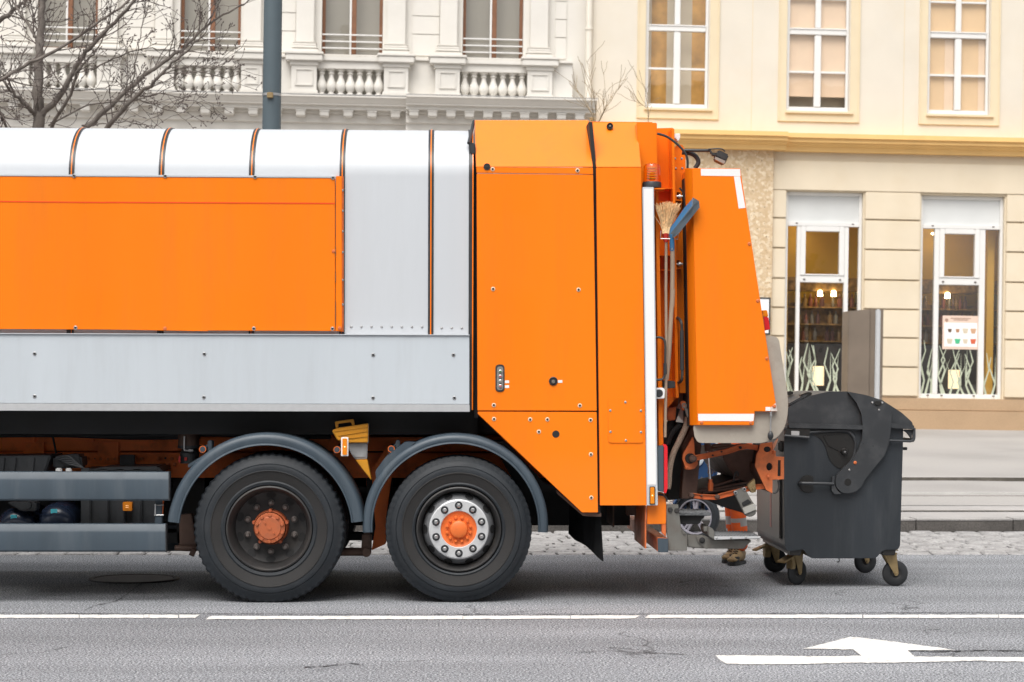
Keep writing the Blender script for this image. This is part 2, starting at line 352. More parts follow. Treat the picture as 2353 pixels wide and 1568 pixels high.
# road sheet, subdivided so its coordinates stay well conditioned
sheet('road', [(-60, -40), (60, -40), (60, YG), (-60, YG)], 0, ASPH)
sheet('gutter', [(-60, YG), (60, YG), (60, YK+.02), (-60, YK+.02)], -.006, JOINT)
b = MB()
nrow = 12; dy = (YK-YG)/nrow
for r in range(nrow):
    x = -8.0 + rng.random()*.2
    y0 = YG+r*dy
    while x < 10.5:
        wd = rng.uniform(.19, .29); g = .013
        sk = 0.10*(y0-YG)                    # rows drift slightly
        q = [(x+g, y0+g), (x+wd-g, y0+g), (x+wd-g, y0+dy-g), (x+g, y0+dy-g)]
        q = [(a+rng.uniform(-.005, .005)-sk, c+rng.uniform(-.004, .004)) for a, c in q]
        cx = sum(a for a, c in q)/4; cy = sum(c for a, c in q)/4; h = rng.uniform(.004, .016)
        base = [b.v((a, c, -.004)) for a, c in q]; mid = [b.v((cx+(a-cx)*.95, cy+(c-cy)*.95, h*.7)) for a, c in q]; top = [b.v((cx+(a-cx)*.78, cy+(c-cy)*.78, h+rng.uniform(-.002, .003))) for a, c in q]
        for A, B in ((base, mid), (mid, top)):
            for i in range(4): b.f((A[i], A[(i+1) % 4], B[(i+1) % 4], B[i]))
        b.f(top); x += wd
o = b.build('gutter_setts', COBBLE, sharp=60); tag(o, kind='structure')
# kerb
KZ = .138
b = MB(); x = -30.0
while x < 30:
    L_ = 1.0+rng.uniform(-.05, .2); z = KZ+rng.uniform(-.003, .003)
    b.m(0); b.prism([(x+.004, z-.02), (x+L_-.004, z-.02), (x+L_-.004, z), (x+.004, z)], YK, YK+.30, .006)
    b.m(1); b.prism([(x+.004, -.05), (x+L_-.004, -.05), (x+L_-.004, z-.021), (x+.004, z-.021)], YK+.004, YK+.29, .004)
    x += L_
o = b.build('kerb', [KERBM, KERBF]); tag(o, kind='structure')
# pavement rises gently from the kerb to the foot of the buildings
def farz(x):                                 # height of the facade foot line
    p = MF @ Vector(((x-ORG.x)/U3.x, 0, 0)); return p.y, p.z
def pav(x, t):
    y, z = farz(x); return Vector((x, YK+.30+(y+.2-YK-.30)*t, KZ-.004+(z+.004-KZ)*t))
def strip(name, t0, t1, x0, x1, m, up=0.0, n=24):
    b = MB(); A = []; B = []
    for i in range(n+1):
        x = x0+(x1-x0)*i/n
        A.append(b.v(pav(x, t0)+Vector((0, 0, up)))); B.append(b.v(pav(x, t1)+Vector((0, 0, up))))
    for i in range(n): b.f((A[i], A[i+1], B[i+1], B[i]))
    o = b.build(name, m); tag(o, kind='structure'); return o
def tof(px, py):                             # parameter across the pavement for a pixel row
    d = ray(px, py); lo, hi = 0.0, 1.0
    def err(t):
        k = (pav(0, t).y-CAM.y)/d.y; p = CAM+d*k; q = pav(p.x, t); return p.z-q.z
    for _ in range(40):
        m = (lo+hi)/2
        if err(m) > 0: lo = m
        else: hi = m
    return lo
strip('pavement', 0, 1, -40, 40, PAVE)
tl = tof(2250, 1163)
strip('pavement_asphalt', tl, 1, -40, 40, PAVE_FAR, .004)
SEAM = mat('dark_pavement_seam', (.10, .09, .075), .9, var=.3, vscale=6, bump=.4)
SEAML = mat('pale_pavement_edge', (.46, .45, .43), .8, var=.1)
def edging(name, px, py, h, mf, mt, dep=.16):
    t0 = tof(px, py); b = MB(); n = 80; rows = []
    for i in range(n+1):
        x = -40+80*i/n; p = pav(x, t0); q = rng.uniform(-.004, .004)
        rows.append([b.v(p+Vector(o)) for o in ((0, 0, -.03), (0, q, h+q), (0, dep, h+q), (0, dep+.03, -.03))])
    for A, B in zip(rows, rows[1:]):
        for k, m in enumerate((0, 1, 1)): b.m(m).f((A[k], B[k], B[k+1], A[k+1]))
    tag(b.build(name, [mf, mt]), kind='structure')
edging('pavement_edging', 2250, 1106, .045, SEAM, PAVE)
edging('pavement_edging', 2250, 1137, .022, SEAML, SEAML, .05)
edging('pavement_edging', 2250, 1142, .02, PAVE_FAR, PAVE_FAR, .05)
t_ = tof(2250, 1176); strip('pavement_joint', t_-.0025, t_+.0025, -40, 40, SEAM, .010, 60)
xg = P(1490, 1100, 10).x
strip('gravel_strip', tof(1300, 1177), tof(1300, 1140), -40, xg, GRAVEL, .008)
# painted marks
b = MB()
brk = [(-40, 0), (178, 0), (188, 0), (340, 0), (430, 0), (459, 0), (None,), (473, 0), (1060, 0), (1476, 0), (None,), (1483, 0), (1983, 0), (2250, 0), (3000, 0)]
segs = [(-2200, 181), (183, 330), (331, 342), (343, 409), (412, 459), (473, 1063), (1064, 1310), (1312, 1471), (1481, 1981), (1984, 2110), (2111, 2294), (2296, 4200)]
for k, (a, c) in enumerate(segs):
    A = []; B = []; n = max(2, int((c-a)/14))
    for i in range(n+1):
        x = a+(c-a)*i/n
        yy = 1416.5 if k >= 8 else (1419 if k >= 5 else 1416.5)
        if 5 <= k < 8: yy = 1419.5-1.5*max(0, (x-1000)/470)
        j = lambda: rng.uniform(-.6, .6)
        e0 = 6 if (i == 0 and k in (5, 8)) else 0; e1 = 8 if (i == n and k in (4, 7)) else 0
        p = G(x+e0*1.2, yy-3.6+j()+e0*.2, .004); q = G(x-e1*1.4, yy+3.6+j(), .004)
        A.append(b.v(p)); B.append(b.v(q))
    for i in range(n): b.f((A[i], A[i+1], B[i+1], B[i]))
o = b.build('lane_line', WPAINT); tag(o, 'thin worn white line painted along the whole road in front of the truck tyres', 'road line')
b = MB()
arr0 = M_(za, [(742, 471), (1100, 474), (1300, 476), (1505, 474), (1462, 440), (1195, 437), (1330, 404), (1448, 374), (1700, 403), (1995, 443), (1745, 445), (1782, 478), (2360, 482), (2900, 484), (2900, 504), (2200, 503), (2130, 498), (1780, 508), (1600, 510), (1450, 510), (1180, 517), (900, 518), (800, 515), (765, 495)])
arr = []
for (xa, ya), (xb, yb) in zip(arr0, arr0[1:]+arr0[:1]):
    n = max(1, int(math.hypot(xb-xa, yb-ya)/9))
    for i in range(n): k = i/n; arr.append((xa+(xb-xa)*k, ya+(yb-ya)*k+(rng.uniform(-.7, .7) if i else 0)))
vs = [b.v(G(x, y, .004)) for x, y in arr]
es = [b.bm.edges.new((vs[i], vs[(i+1) % len(vs)])) for i in range(len(vs))]
bmesh.ops.triangle_fill(b.bm, use_beauty=True, edges=es)
o = b.build('lane_arrow', WPAINT); tag(o, 'large white arrow with broad head painted on the asphalt at lower right', 'road arrow')
def crackline(name, pts, wid, z=.0045):
    b = MB(); P3 = []
    for (x0, y0), (x1, y1) in zip(pts, pts[1:]):
        n = max(2, int(abs(x1-x0)/14)+int(abs(y1-y0)/5))
        for i in range(n): P3.append((x0+(x1-x0)*i/n, y0+(y1-y0)*i/n))
    P3.append(pts[-1]); A = []; B = []
    for x, y in P3:
        p = G(x, y+rng.uniform(-.7, .7), z); ww = wid*rng.uniform(.25, 1.3)
        A.append(b.v(p+Vector((0, -ww, 0)))); B.append(b.v(p+Vector((rng.uniform(-.01, .01), ww, 0))))
    for i in range(len(A)-1): b.f((A[i], A[i+1], B[i+1], B[i]))
    o = b.build(name, CRACK); tag(o, kind='structure')
crackline('road_seam', [(-300, 1408), (400, 1410), (900, 1411.5), (1500, 1411), (2000, 1408), (2700, 1407)], .010)
crackline('road_crack', M_(za, [(1750, 446), (1900, 452), (2100, 444), (2360, 446), (2700, 450)]), .014)
crackline('road_crack', [(196, 1402), (215, 1392), (270, 1380), (296, 1362), (320, 1344), (350, 1338)], .012)
crackline('road_crack', [(700, 1533), (760, 1530), (800, 1523), (830, 1527)], .012)
crackline('road_crack', M_(za, [(0, 455), (250, 446), (330, 455), (600, 465)]), .008)
# manhole cover in the shade
mc = G(308, 1332)
t = thing('manhole_cover', 'round iron manhole cover in the road under the truck', 'manhole cover', (mc.x, mc.y, 0))
IRON = mat('cast_iron', (.05, .047, .045), .6, metal=.4, var=.3, bump=.6, bscale=70)
MB().lathe((mc.x, mc.y, .002), [(.30, 0), (.30, .008), (0, .008)], 40, 'Z').build('lid', IRON, t)
MB().lathe((mc.x, mc.y, .002), [(.31, 0), (.31, .011), (.345, .011), (.35, 0)], 40, 'Z').build('rim', IRON, t)

# ================================================================= BUILDINGS
STUCCO_W = mat('white_stucco', (.665, .638, .59), .8, var=.04, vscale=1.2, bump=.08, bscale=50, dirt=.22, dirtcol=(.5, .46, .40), dscale=.8)
STUCCO_C = mat('cream_stucco', (.68, .622, .53), .8, var=.04, vscale=1.0, bump=.08, bscale=50, dirt=.24, dirtcol=(.62, .5, .33), dscale=.7)
STUCCO_Y = mat('yellow_cream_stucco', (.70, .605, .46), .8, var=.04, vscale=1.2, bump=.08, bscale=50, dirt=.25, dirtcol=(.6, .46, .27), dscale=.9)
SURR = mat('yellow_window_surround', (.70, .59, .41), .8, var=.03)
OCHRE = mat('ochre_cornice', (.82, .52, .20), .7, var=.05, vscale=2)
PLINTH = mat('beige_stone_plinth', (.44, .30, .18), .8, var=.08, vscale=2, fine=.06, bscale=40, dirt=.3, dirtcol=(.3, .2, .13), dscale=2)
LEAD = mat('grey_sheet_flashing', (.33, .32, .31), .5, var=.1)
WFRAME = mat('white_window_paint', (.74, .73, .71), .45, var=.02)
BROWN = mat('brown_window_frame', (.20, .085, .04), .5, var=.12, vscale=8)
RECESS = mat('brightened_recess_stucco', (.74, .71, .64), .85, var=.08)  # paler than the wall stucco to offset shade inside the balustrade openings
def pebble():
    m = bpy.data.materials.new('pebbledash'); m.use_nodes = True; nt = m.node_tree; b = nt.nodes['Principled BSDF']; L = nt.links.new; N = nt.nodes.new
    tc = N('ShaderNodeTexCoord'); v = N('ShaderNodeTexVoronoi'); v.inputs['Scale'].default_value = 20; v2 = N('ShaderNodeTexNoise'); v2.inputs['Scale'].default_value = 17; v2.inputs['Detail'].default_value = 6
    L(tc.outputs['Object'], v.inputs['Vector']); L(tc.outputs['Object'], v2.inputs['Vector'])
    cr = N('ShaderNodeValToRGB'); e = cr.color_ramp.elements; e[0].position = 0; e[0].color = (.62, .47, .30, 1); e[1].position = 1; e[1].color = (.74, .62, .45, 1)
    x = e.new(.45); x.color = (.55, .40, .24, 1)
    sx = N('ShaderNodeSeparateColor'); L(v.outputs['Color'], sx.inputs[0]); L(sx.outputs[0], cr.inputs[0])
    r = N('ShaderNodeMapRange'); r.inputs['From Min'].default_value = .62; r.inputs['From Max'].default_value = .72; L(v2.outputs[0], r.inputs[0])
    mx = N('ShaderNodeMix'); mx.data_type = 'RGBA'; L(r.outputs[0], mx.inputs[0]); L(cr.outputs[0], mx.inputs[6]); mx.inputs[7].default_value = (.22, .14, .08, 1)
    L(mx.outputs[2], b.inputs['Base Color']); b.inputs['Roughness'].default_value = .8
    bp = N('ShaderNodeBump'); bp.inputs['Strength'].default_value = .6; bp.inputs['Distance'].default_value = .03; L(v2.outputs[0], bp.inputs['Height']); L(bp.outputs[0], b.inputs['Normal'])
    return m
PEBBLE = pebble()
PANE_L = glass('window_glass', (.70, .69, .66), .03)
PANE_R = glass('warm_window_glass', (.95, .92, .86), .05)
PANE_S = glass('shop_glass', (.92, .90, .86), .12)
PANE_W = mat('off_white_pane', (.66, .67, .66), .08, var=.06, vscale=1.2)  # opaque off-white for the transom panes
ROOM_D = mat('dark_room', (.16, .145, .12), .9, var=.5, vscale=.9)
ROOM_B = mat('brown_curtain', (.62, .36, .11), .85, var=.35, vscale=2.5)
BLIND_P = mat('glow_tinted_peach_blind', (.88, .70, .56), .8, var=.03)  # peach tone carries the warm glow over the upper right facade
BLIND_Y = mat('glow_tinted_sand_blind', (.84, .62, .40), .8, var=.03)  # sand tone warmed to take in that same glow
CURT_G = mat('grey_net_curtain', (.15, .135, .11), .85, var=.35, vscale=1.5)

def fthing(name, label, cat, u, off, v, group=None):
    return thing(name, label, cat, group=group, M=MF @ Matrix.Translation((u, off, v)))
def FB(b, x0, x1, y0, y1, z0, z1, bev=0): b.box(min(x0, x1), max(x0, x1), y0, y1, min(z0, z1), max(z0, z1), bev)
def FS(b, x0, x1, y, z0, z1): b.f([b.v((x0, y, z0)), b.v((x1, y, z0)), b.v((x1, y, z1)), b.v((x0, y, z1))])
def wavy(b, u0, u1, off, v0, v1, amp=.03, k=14, n=40):
    A = []; B = []
    for i in range(n+1):
        u = u0+(u1-u0)*i/n; y = off+amp*math.sin(k*(u-u0)+1.3*math.sin(3*(u-u0)))
        A.append(b.v((u, y, v0))); B.append(b.v((u, y*1.0, v1)))
    for i in range(n): b.f((A[i], A[i+1], B[i+1], B[i]))

# ------------------------------------------------ white building (left)
WB = fthing('white_building', 'ornate white stucco building with stone balustrades behind the truck tank', 'building', FU(600), .25, 0)
u_l, u_r = FU(-700), FU(1338, .25)
TOPV = 11.5
wins = [(85, 224, 111.5), (413, 553, 121), (739, 879, 128.5), (1063, 1202, 138)]
oW = .25
hol = []; wrect = []
for a, c, yb in wins:
    u0, u1 = FU(a, oW, 100), FU(c, oW, 100); v0 = FV((a+c)/2, yb, oW); v1 = v0+2.55
    wrect.append((u0, u1, v0, v1)); hol.append([(u0, v0), (u1, v0), (u1, v1), (u0, v1)])
def wall(b, u0, u1, v0, v1, y0, y1, holes): b.prism([(u0, v0), (u1, v0), (u1, v1), (u0, v1)], y0, y1, 0, holes)
b = MB(); wall(b, u_l, u_r, -.3, TOPV, oW, oW+.4, hol)
# faint block joints between the pilasters are real shallow ribs of stucco
W_wall = b.build('wall', STUCCO_W, WB, MF)
RF = rng
def louvre(): pass
for i, (u0, u1, v0, v1) in enumerate(wrect):
    wobj = sub('window', WB)
    b = MB(); y0, y1 = oW+.16, oW+.24; t_ = .065
    FB(b, u0, u0+t_, y0, y1, v0, v1, .006); FB(b, u1-t_, u1, y0, y1, v0, v1, .006); FB(b, u0+t_, u1-t_, y0, y1, v1-t_, v1); FB(b, u0+t_, u1-t_, y0, y1, v0, v0+.05)
    um = (u0+u1)/2; FB(b, um-.015, um+.075, y0-.02, y1, v0+.05, v1-t_, .006)
    b.build('frame', BROWN, wobj, MF)
    b = MB(); FB(b, um-.055, um-.018, y0-.012, y1, v0+.05, v1-t_, .004); b.build('mullion_edge', WFRAME, wobj, MF)
    b = MB(); FS(b, u0+t_, u1-t_, y0+.04, v0+.05, v1-t_); b.build('pane', PANE_L, wobj, MF)
    b = MB(); wavy(b, u0-.1, um-.25 if i != 3 else um-.5, y1+.25, v0-.2, v1, .04, 18); wavy(b, um+.2, u1+.1, y1+.22, v0-.2, v1, .04, 22)
    b.build('curtain', CURT_G, wobj, MF, sharp=180)
    b = MB(); FB(b, u0-.4, u1+.4, y1+.5, y1+.55, v0-.4, v1+.2); b.build('room', ROOM_D, wobj, MF)
    b = MB()
    for q in (.085, .215, .345): FB(b, u0+.01, u1-.01, oW+.03, oW+.055, v0+q+.05, v0+q+.075, .004)
    b.build('guard_rail', WFRAME, wobj, MF)
# levels taken at the fourth window
oP = oW-.42                                  # face of the balustrade, left section
def lev(z, off, x=1045): return FV(*zB(x, z), off)
capT, capB, openT, openB, botB = (lev(q, oP) for q in (398, 445, 496, 672, 690))
corT, corB, brkB = (lev(q, oP-.05) for q in (690, 776, 820))
secs = [(u_l, FU(928, oP), oP, False), (FU(928, oP), u_r, oP-.28, True)]
opens = [(66, 219), (400, 553), (728, 881), (1057, 1211)]
posts = [(222, 276), (349, 399), (553.5, 602), (669, 727.5), (882, 938), (1000, 1056.5), (1212, 1269), (-105, -55), (10, 65)]
pils = [(231, 270), (356, 396), (559, 600), (680, 722), (890, 932), (1011, 1051), (1219, 1260), (-98, -60), (17, 58)]
# ledge floor + back wall of the balustrade
oBal = oP
for a, c in opens:                           # top rail and bottom rail over each opening
    b = MB(); u0, u1 = FU(a-1, oBal, 190), FU(c+1, oBal, 190)
    FB(b, u0, u1, oBal, oBal+.22, openT, capB, .006); FB(b, u0-.04, u1+.04, oBal-.05, oBal+.27, capB, capB+.09, .012); FB(b, u0-.02, u1+.02, oBal-.02, oBal+.24, capB+.09, capT, .01)
    b.build('top_rail', STUCCO_W, WB, MF)
    b = MB(); FB(b, u0, u1, oBal-.02, oBal+.22, botB, openB, .012); b.build('bottom_rail', STUCCO_W, WB, MF)
    b = MB(); FB(b, u0-.02, u1+.02, oBal+.23, oBal+.26, botB, openT); b.build('balustrade_back', RECESS, WB, MF)
# balusters, one mesh shared
H = openT-openB
bp_ = [(0, 0), (.075, 0), (.075, .05*H), (.05, .08*H), (.05, .12*H), (.065, .16*H), (.092, .26*H), (.098, .36*H), (.085, .48*H), (.055, .62*H), (.042, .74*H), (.042, .80*H), (.062, .83*H), (.062, .86*H), (.045, .88*H), (.05, .93*H), (.078, .95*H), (.078, H), (0, H)]
bme = MB().lathe((0, 0, 0), bp_, 20, 'Z').mesh('baluster', STUCCO_W, sharp=40)
for a, c in opens:
    u0, u1 = FU(a, oBal, 190), FU(c, oBal, 190)
    for k in range(7):
        u = u0+(u1-u0)*(k+.5)/7
        inst('baluster', bme, WB, MF @ Vector((u, oBal+.11, openB)))
# solid panels between the posts, posts, pilasters
solid = [(276, 349, .1), (602, 669, .1), (938, 1000, .14), (1269, 1316, .04), (-55, 10, .1), (-700, -105, .1)]
for a, c, d in solid:
    b = MB(); u0, u1 = FU(a-.5, oBal, 190), FU(c+.5, oBal, 190)
    FB(b, u0, u1, oBal+d, oBal+.5, botB-.02, capB+.06, .004); FB(b, u0, u1, oBal+d-.05, oBal+.5, capB+.06, capT-.02, .01)
    b.build('balcony_panel', STUCCO_W, WB, MF)
for a, c in posts:
    u0, u1 = FU(a, oBal-.06, 190), FU(c, oBal-.06, 190); y = oBal-.06; b = MB()
    hh = capB-botB
    FB(b, u0, u1, y, oBal+.45, botB+.03, capB-.01, .004)
    FB(b, u0-.05, u1+.05, y-.05, oBal+.47, botB-.03, botB+.06, .008); FB(b, u0-.025, u1+.025, y-.025, oBal+.46, botB+.06, botB+.12, .008)
    FB(b, u0-.03, u1+.03, y-.03, oBal+.46, capB-.10, capB-.02, .008); FB(b, u0-.11, u1+.11, y-.10, oBal+.5, capB-.02, capB+.10, .014); FB(b, u0-.13, u1+.13, y-.12, oBal+.5, capB+.10, capT+.02, .012)
    # raised frame round a sunk panel
    fw, z0, z1 = .055, botB+.2, capB-.16; i0, i1 = u0+.07, u1-.07
    FB(b, i0, i1, y-.022, y+.01, z0, z0+.03, .004); FB(b, i0, i1, y-.022, y+.01, z1-.03, z1, .004); FB(b, i0, i0+.03, y-.022, y+.01, z0+.03, z1-.03, .004); FB(b, i1-.03, i1, y-.022, y+.01, z0+.03, z1-.03, .004)
    b.build('pedestal', STUCCO_W, WB, MF)
oPil = oW-.14
for a, c in pils:
    u0, u1 = FU(a, oPil, 60), FU(c, oPil, 60); b = MB(); zb = capT-.03
    z = lambda q: FV(*zB(1045, q+20), oPil)
    b0 = z(395); b1 = z(350); b2 = z(325); b3 = z(300)
    FB(b, u0, u1, oPil, oW+.02, b3, TOPV-.3, .01); FB(b, u0-.09, u1+.09, oPil-.09, oW+.02, zb, b1, .01)
    FB(b, u0-.075, u1+.075, oPil-.075, oW+.02, b1, b1+.07, .03); FB(b, u0-.045, u1+.045, oPil-.045, oW+.02, b1+.07, b1+.12, .01); FB(b, u0-.05, u1+.05, oPil-.05, oW+.02, b1+.12, b3, .025)
    b.build('pilaster', STUCCO_W, WB, MF)
# cornice: stepped profile extruded along the wall
def profile(b, u0, u1, prof):                # prof: (off, v) going down
    A = [b.v((u0, y, z)) for y, z in prof]; B = [b.v((u1, y, z)) for y, z in prof]
    b.f(A); b.f(B[::-1]); n = len(prof)
    for i in range(n): b.f((A[i], A[(i+1) % n], B[(i+1) % n], B[i]))
hC = corT-corB
for (u0, u1, off, right) in secs:
    y = off-.10; yb = oW+.02
    b = MB(); pr = [(yb, corT+.05), (off+.05, corT+.05), (y-.22, corT), (y-.22, corT-.03), (y-.19, corT-.035), (y-.15, corT-.10*hC/.25), (y-.10, corT-.15*hC/.25), (y-.10, corT-.17*hC/.25), (y-.02, corT-.18*hC/.25), (y-.02, corB), (y+.12, corB), (y+.12, corB-.06), (yb, corB-.06)]
    ue = u1+(.15 if right else 0)
    profile(b, u0, ue, pr)
    cr = b.build('cornice', STUCCO_W, WB, MF)
    b = MB(); profile(b, u0, ue+.01, [(off+.05, corT+.056), (y-.225, corT+.006), (y-.225, corT+.022), (off+.05, corT+.075)]); b.build('flashing', LEAD, cr, MF)
    step = (53.2 if not right else 41.4)/118.0; u = u1-(.2 if not right else .16)
    bm_ = MB(); bm_.loft([(-.088, 0, 0), (.088, 0, 0), (.088, 0, corB-brkB), (-.088, 0, corB-brkB)], [(-.088, .3, -.02), (.088, .3, -.02), (.088, .3, corB-brkB), (-.088, .3, corB-brkB)], .012); bm_.box(-.10, .10, -.012, .3, (corB-brkB)-.035, (corB-brkB)-.001, .004)
    me = bm_.mesh('bracket', STUCCO_W)
    while u > max(u0+.1, FU(-60, off)):
        inst('bracket', me, cr, MF @ Vector((u, y-.0, brkB-.002))); u -= step
    # the frieze and mouldings under the brackets
    b = MB(); profile(b, u0, ue-(.1 if right else 0), [(yb, corB-.05), (y+.20, corB-.05), (y+.20, brkB-.10), (y+.28, brkB-.12), (y+.28, brkB-.3), (y+.34, brkB-.33), (y+.34, brkB-.9), (yb, brkB-.95)]); b.build('frieze', STUCCO_W, WB, MF)
# floor slab of the balcony behind the balusters
b = MB(); FB(b, u_l, u_r, oBal-.05, oW+.05, corT+.03, botB); b.build('balcony_slab', STUCCO_W, WB, MF)
# faint ashlar joints as grooves between raised blocks
for a, c in [(602, 678), (934, 1008), (1262, 1300), (272, 354)]:
    b = MB(); u0, u1 = FU(a, oW), FU(c, oW)
    vv = [lev(q, oW, 460) for q in (384, 235, 110, -15, -140)]
    for z0, z1 in zip(vv, vv[1:]): FB(b, u0+.05, u1-.05, oW-.022, oW+.01, z0+.006, z1-.006, .006)
    b.build('ashlar_blocks', STUCCO_W, WB, MF)
b = MB(); FB(b, u_l, u_r+.1, oW-.5, oW+3, TOPV, TOPV+.25, .02); b.build('eaves', STUCCO_W, WB, MF)
b = MB(); FB(b, u_l, u_r, oW+.42, oW+8, -.3, TOPV); b.build('rear_block', STUCCO_W, WB, MF)
# ground floor openings of the white building (hidden by the truck from here)
for a in (150, 480, 808, 1130):
    b = MB(); u = FU(a, oW); FB(b, u-.75, u+.75, oW-.03, oW+.02, .9, 3.3, .01); b.build('shutter', BROWN, WB, MF)

# ------------------------------------------------ cream building (right)
CB = fthing('cream_building', 'cream stucco building with ochre ledge and shop windows at right', 'building', FU(1900), 0, 0)
cu0, cu1 = u_r+.002, FU(3300)
vLed = FV(2000, 332, 0)
ups = []
vb = [FV(1557, 248, .0), FV(1880, 256, .0), FV(2204, 265, 0)]
vbm = sum(vb)/3
for cx in (1556.5, 1880.5, 2203.5):
    u = FU(cx, 0, 150); hw = (143/2)/FPX*(FPt(cx, 150)[0]*0+40.2); ups.append((u-hw, u+hw))
ups.append((ups[-1][0]+2*(ups[2][0]-ups[1][0])-(ups[2][0]-ups[1][0]), ups[-1][1]+(ups[2][1]-ups[1][1])))
hol = [[(a, vbm), (c, vbm), (c, vbm+2.75), (a, vbm+2.75)] for a, c in ups]
b = MB(); wall(b, cu0, cu1, vLed-.1, TOPV, 0, .4, hol); b.build('upper_wall', STUCCO_C, CB, MF)
b = MB(); FB(b, cu0, cu1, .42, 8, vLed-.1, TOPV); b.build('rear_block', STUCCO_C, CB, MF)
b = MB(); FB(b, cu0, cu1, -.4, 3, TOPV, TOPV+.25, .02); b.build('eaves', STUCCO_C, CB, MF)
pxm = 1/117.5
for i, (u0, u1) in enumerate(ups):
    wobj = sub('window', CB)
    v0, v1 = vbm, vbm+2.75
    b = MB(); e = .155; g = .10                # yellow surround with an edge bead
    x0, x1 = u0-e, u1+e+.03; z0 = v0-.19; z1 = v1+.2
    for (a, c, p, q) in ((x0, u0-.02, z0, z1), (u1+.02, x1, z0, z1), (u0-.02, u1+.02, z0, v0-.02), (u0-.02, u1+.02, v1+.02, z1)): FB(b, a, c, -.018, .02, p, q)
    for (a, c, p, q) in ((x0-.02, x0+.012, z0-.02, z1), (x1-.012, x1+.02, z0-.02, z1), (x0+.012, x1-.012, z0-.02, z0+.012)): FB(b, a, c, -.032, .02, p, q, .006)
    b.build('surround', SURR, wobj, MF)
    b = MB(); FB(b, u0-.03, u1+.08, -.06, .2, v0-.05, v0-.002, .006); b.build('sill', SURR, wobj, MF)
    y0, y1 = .07, .14; t_ = .055
    um = (u0+u1)/2; tz = v0+198*pxm; 
    b = MB(); FB(b, u0, u0+t_, y0, y1, v0, v1, .008); FB(b, u1-t_, u1, y0, y1, v0, v1, .008); FB(b, u0+t_, u1-t_, y0, y1, v0, v0+.09, .008); FB(b, u0+t_, u1-t_, y0, y1, v1-.07, v1, .008)
    FB(b, u0+t_, u1-t_, y0-.02, y1, tz-.19, tz-.06, .01); FB(b, u0+t_, u1-t_, y0-.035, y1, tz-.09, tz-.065, .006)
    FB(b, um-.065, um+.065, y0-.012, y1, v0+.09, tz-.19, .012); FB(b, um-.055, um+.055, y0-.012, y1, tz-.06, v1-.07, .012)
    zc_ = v0+ .09 + (tz-.19-v0-.09)*.485
    FB(b, u0+t_, um-.065, y0+.01, y1, zc_-.022, zc_+.022, .006); FB(b, um+.065, u1-t_, y0+.01, y1, zc_-.022, zc_+.022, .006)
    FB(b, u0+t_, um-.055, y0+.01, y1, tz+.5, tz+.54, .006); FB(b, um+.055, u1-t_, y0+.01, y1, tz+.5, tz+.54, .006)
    b.build('frame', WFRAME, wobj, MF)
    b = MB(); FS(b, u0+t_, u1-t_, y0+.045, v0+.05, v1-.05); b.build('pane', PANE_R, wobj, MF)
    b = MB(); FB(b, u0-.4, u1+.4, .9, .95, v0-.4, v1+.2); b.build('room', ROOM_D if i == 0 else BLIND_Y, wobj, MF)
    b = MB()
    if i == 0:
        wavy(b, u0-.1, u1+.1, .42, v0-.2, v1, .05, 9); b.build('curtain', ROOM_B, wobj, MF, sharp=180)
    else:
        zq = v0+(.33 if i == 1 else -.1)
        FB(b, u0, u1, .16, .165, zq, v1); FB(b, u0, u1, .155, .175, zq-.03, zq, .004); b.build('roller_blind', BLIND_P if i == 1 else BLIND_Y, wobj, MF)
        if i == 2:
            b = MB(); FB(b, u0+.3*0+t_+.31, um-.068, .148, .156, v0+.1, tz-.2); FB(b, u1-t_-.13, u1-t_, .148, .156, v0+.1, tz-.2); b.build('blind_edge', BLIND_P, wobj, MF)
# vertical panel joints and downpipe
for px in (1728, 2077, 2352): 
    b = MB(); u = FU(px, 0, 150); FB(b, u-.006, u+.006, -.004, .01, vLed, TOPV-.1); b.build('render_joint', SURR, CB, MF)
PIPEW = mat('white_painted_pipe', (.72, .67, .58), .55, var=.04)
b = MB(); u = FU(1352, 0, 100); b.tube([(u, -.09, .2), (u, -.09, TOPV-.1)], .065, 14)
for z in (1.5, 3.5, 5.6, 7.6, 9.5): b.lathe((u, -.09, z), [(.066, 0), (.078, .005), (.078, .05), (.066, .055)], 14, 'Z')
b.build('downpipe', PIPEW, CB, MF)
# ochre string course
def ledge(u0, u1, off, vt, vbm_):
    h = vt-vbm_; b = MB()
    profile(b, u0, u1, [(.02, vt+.04), (off-.02, vt), (off-.02, vt-.26*h), (off+.03, vt-.30*h), (off+.03, vt-.50*h), (off+.08, vt-.54*h), (off+.08, vt-.62*h), (off+.18, vt-.74*h), (off+.20, vt-h), (.02, vt-h)])
    b.build('ledge', OCHRE, CB, MF)
uPier = FU(1778, -.12, 380)
ledge(cu0, uPier+.2, -.50, FV(1700, 300.5, -.5), FV(1700, 342.5, -.3))
ledge(uPier+.202, cu1, -.33, FV(2200, 314, -.33), FV(2200, 356, -.13))
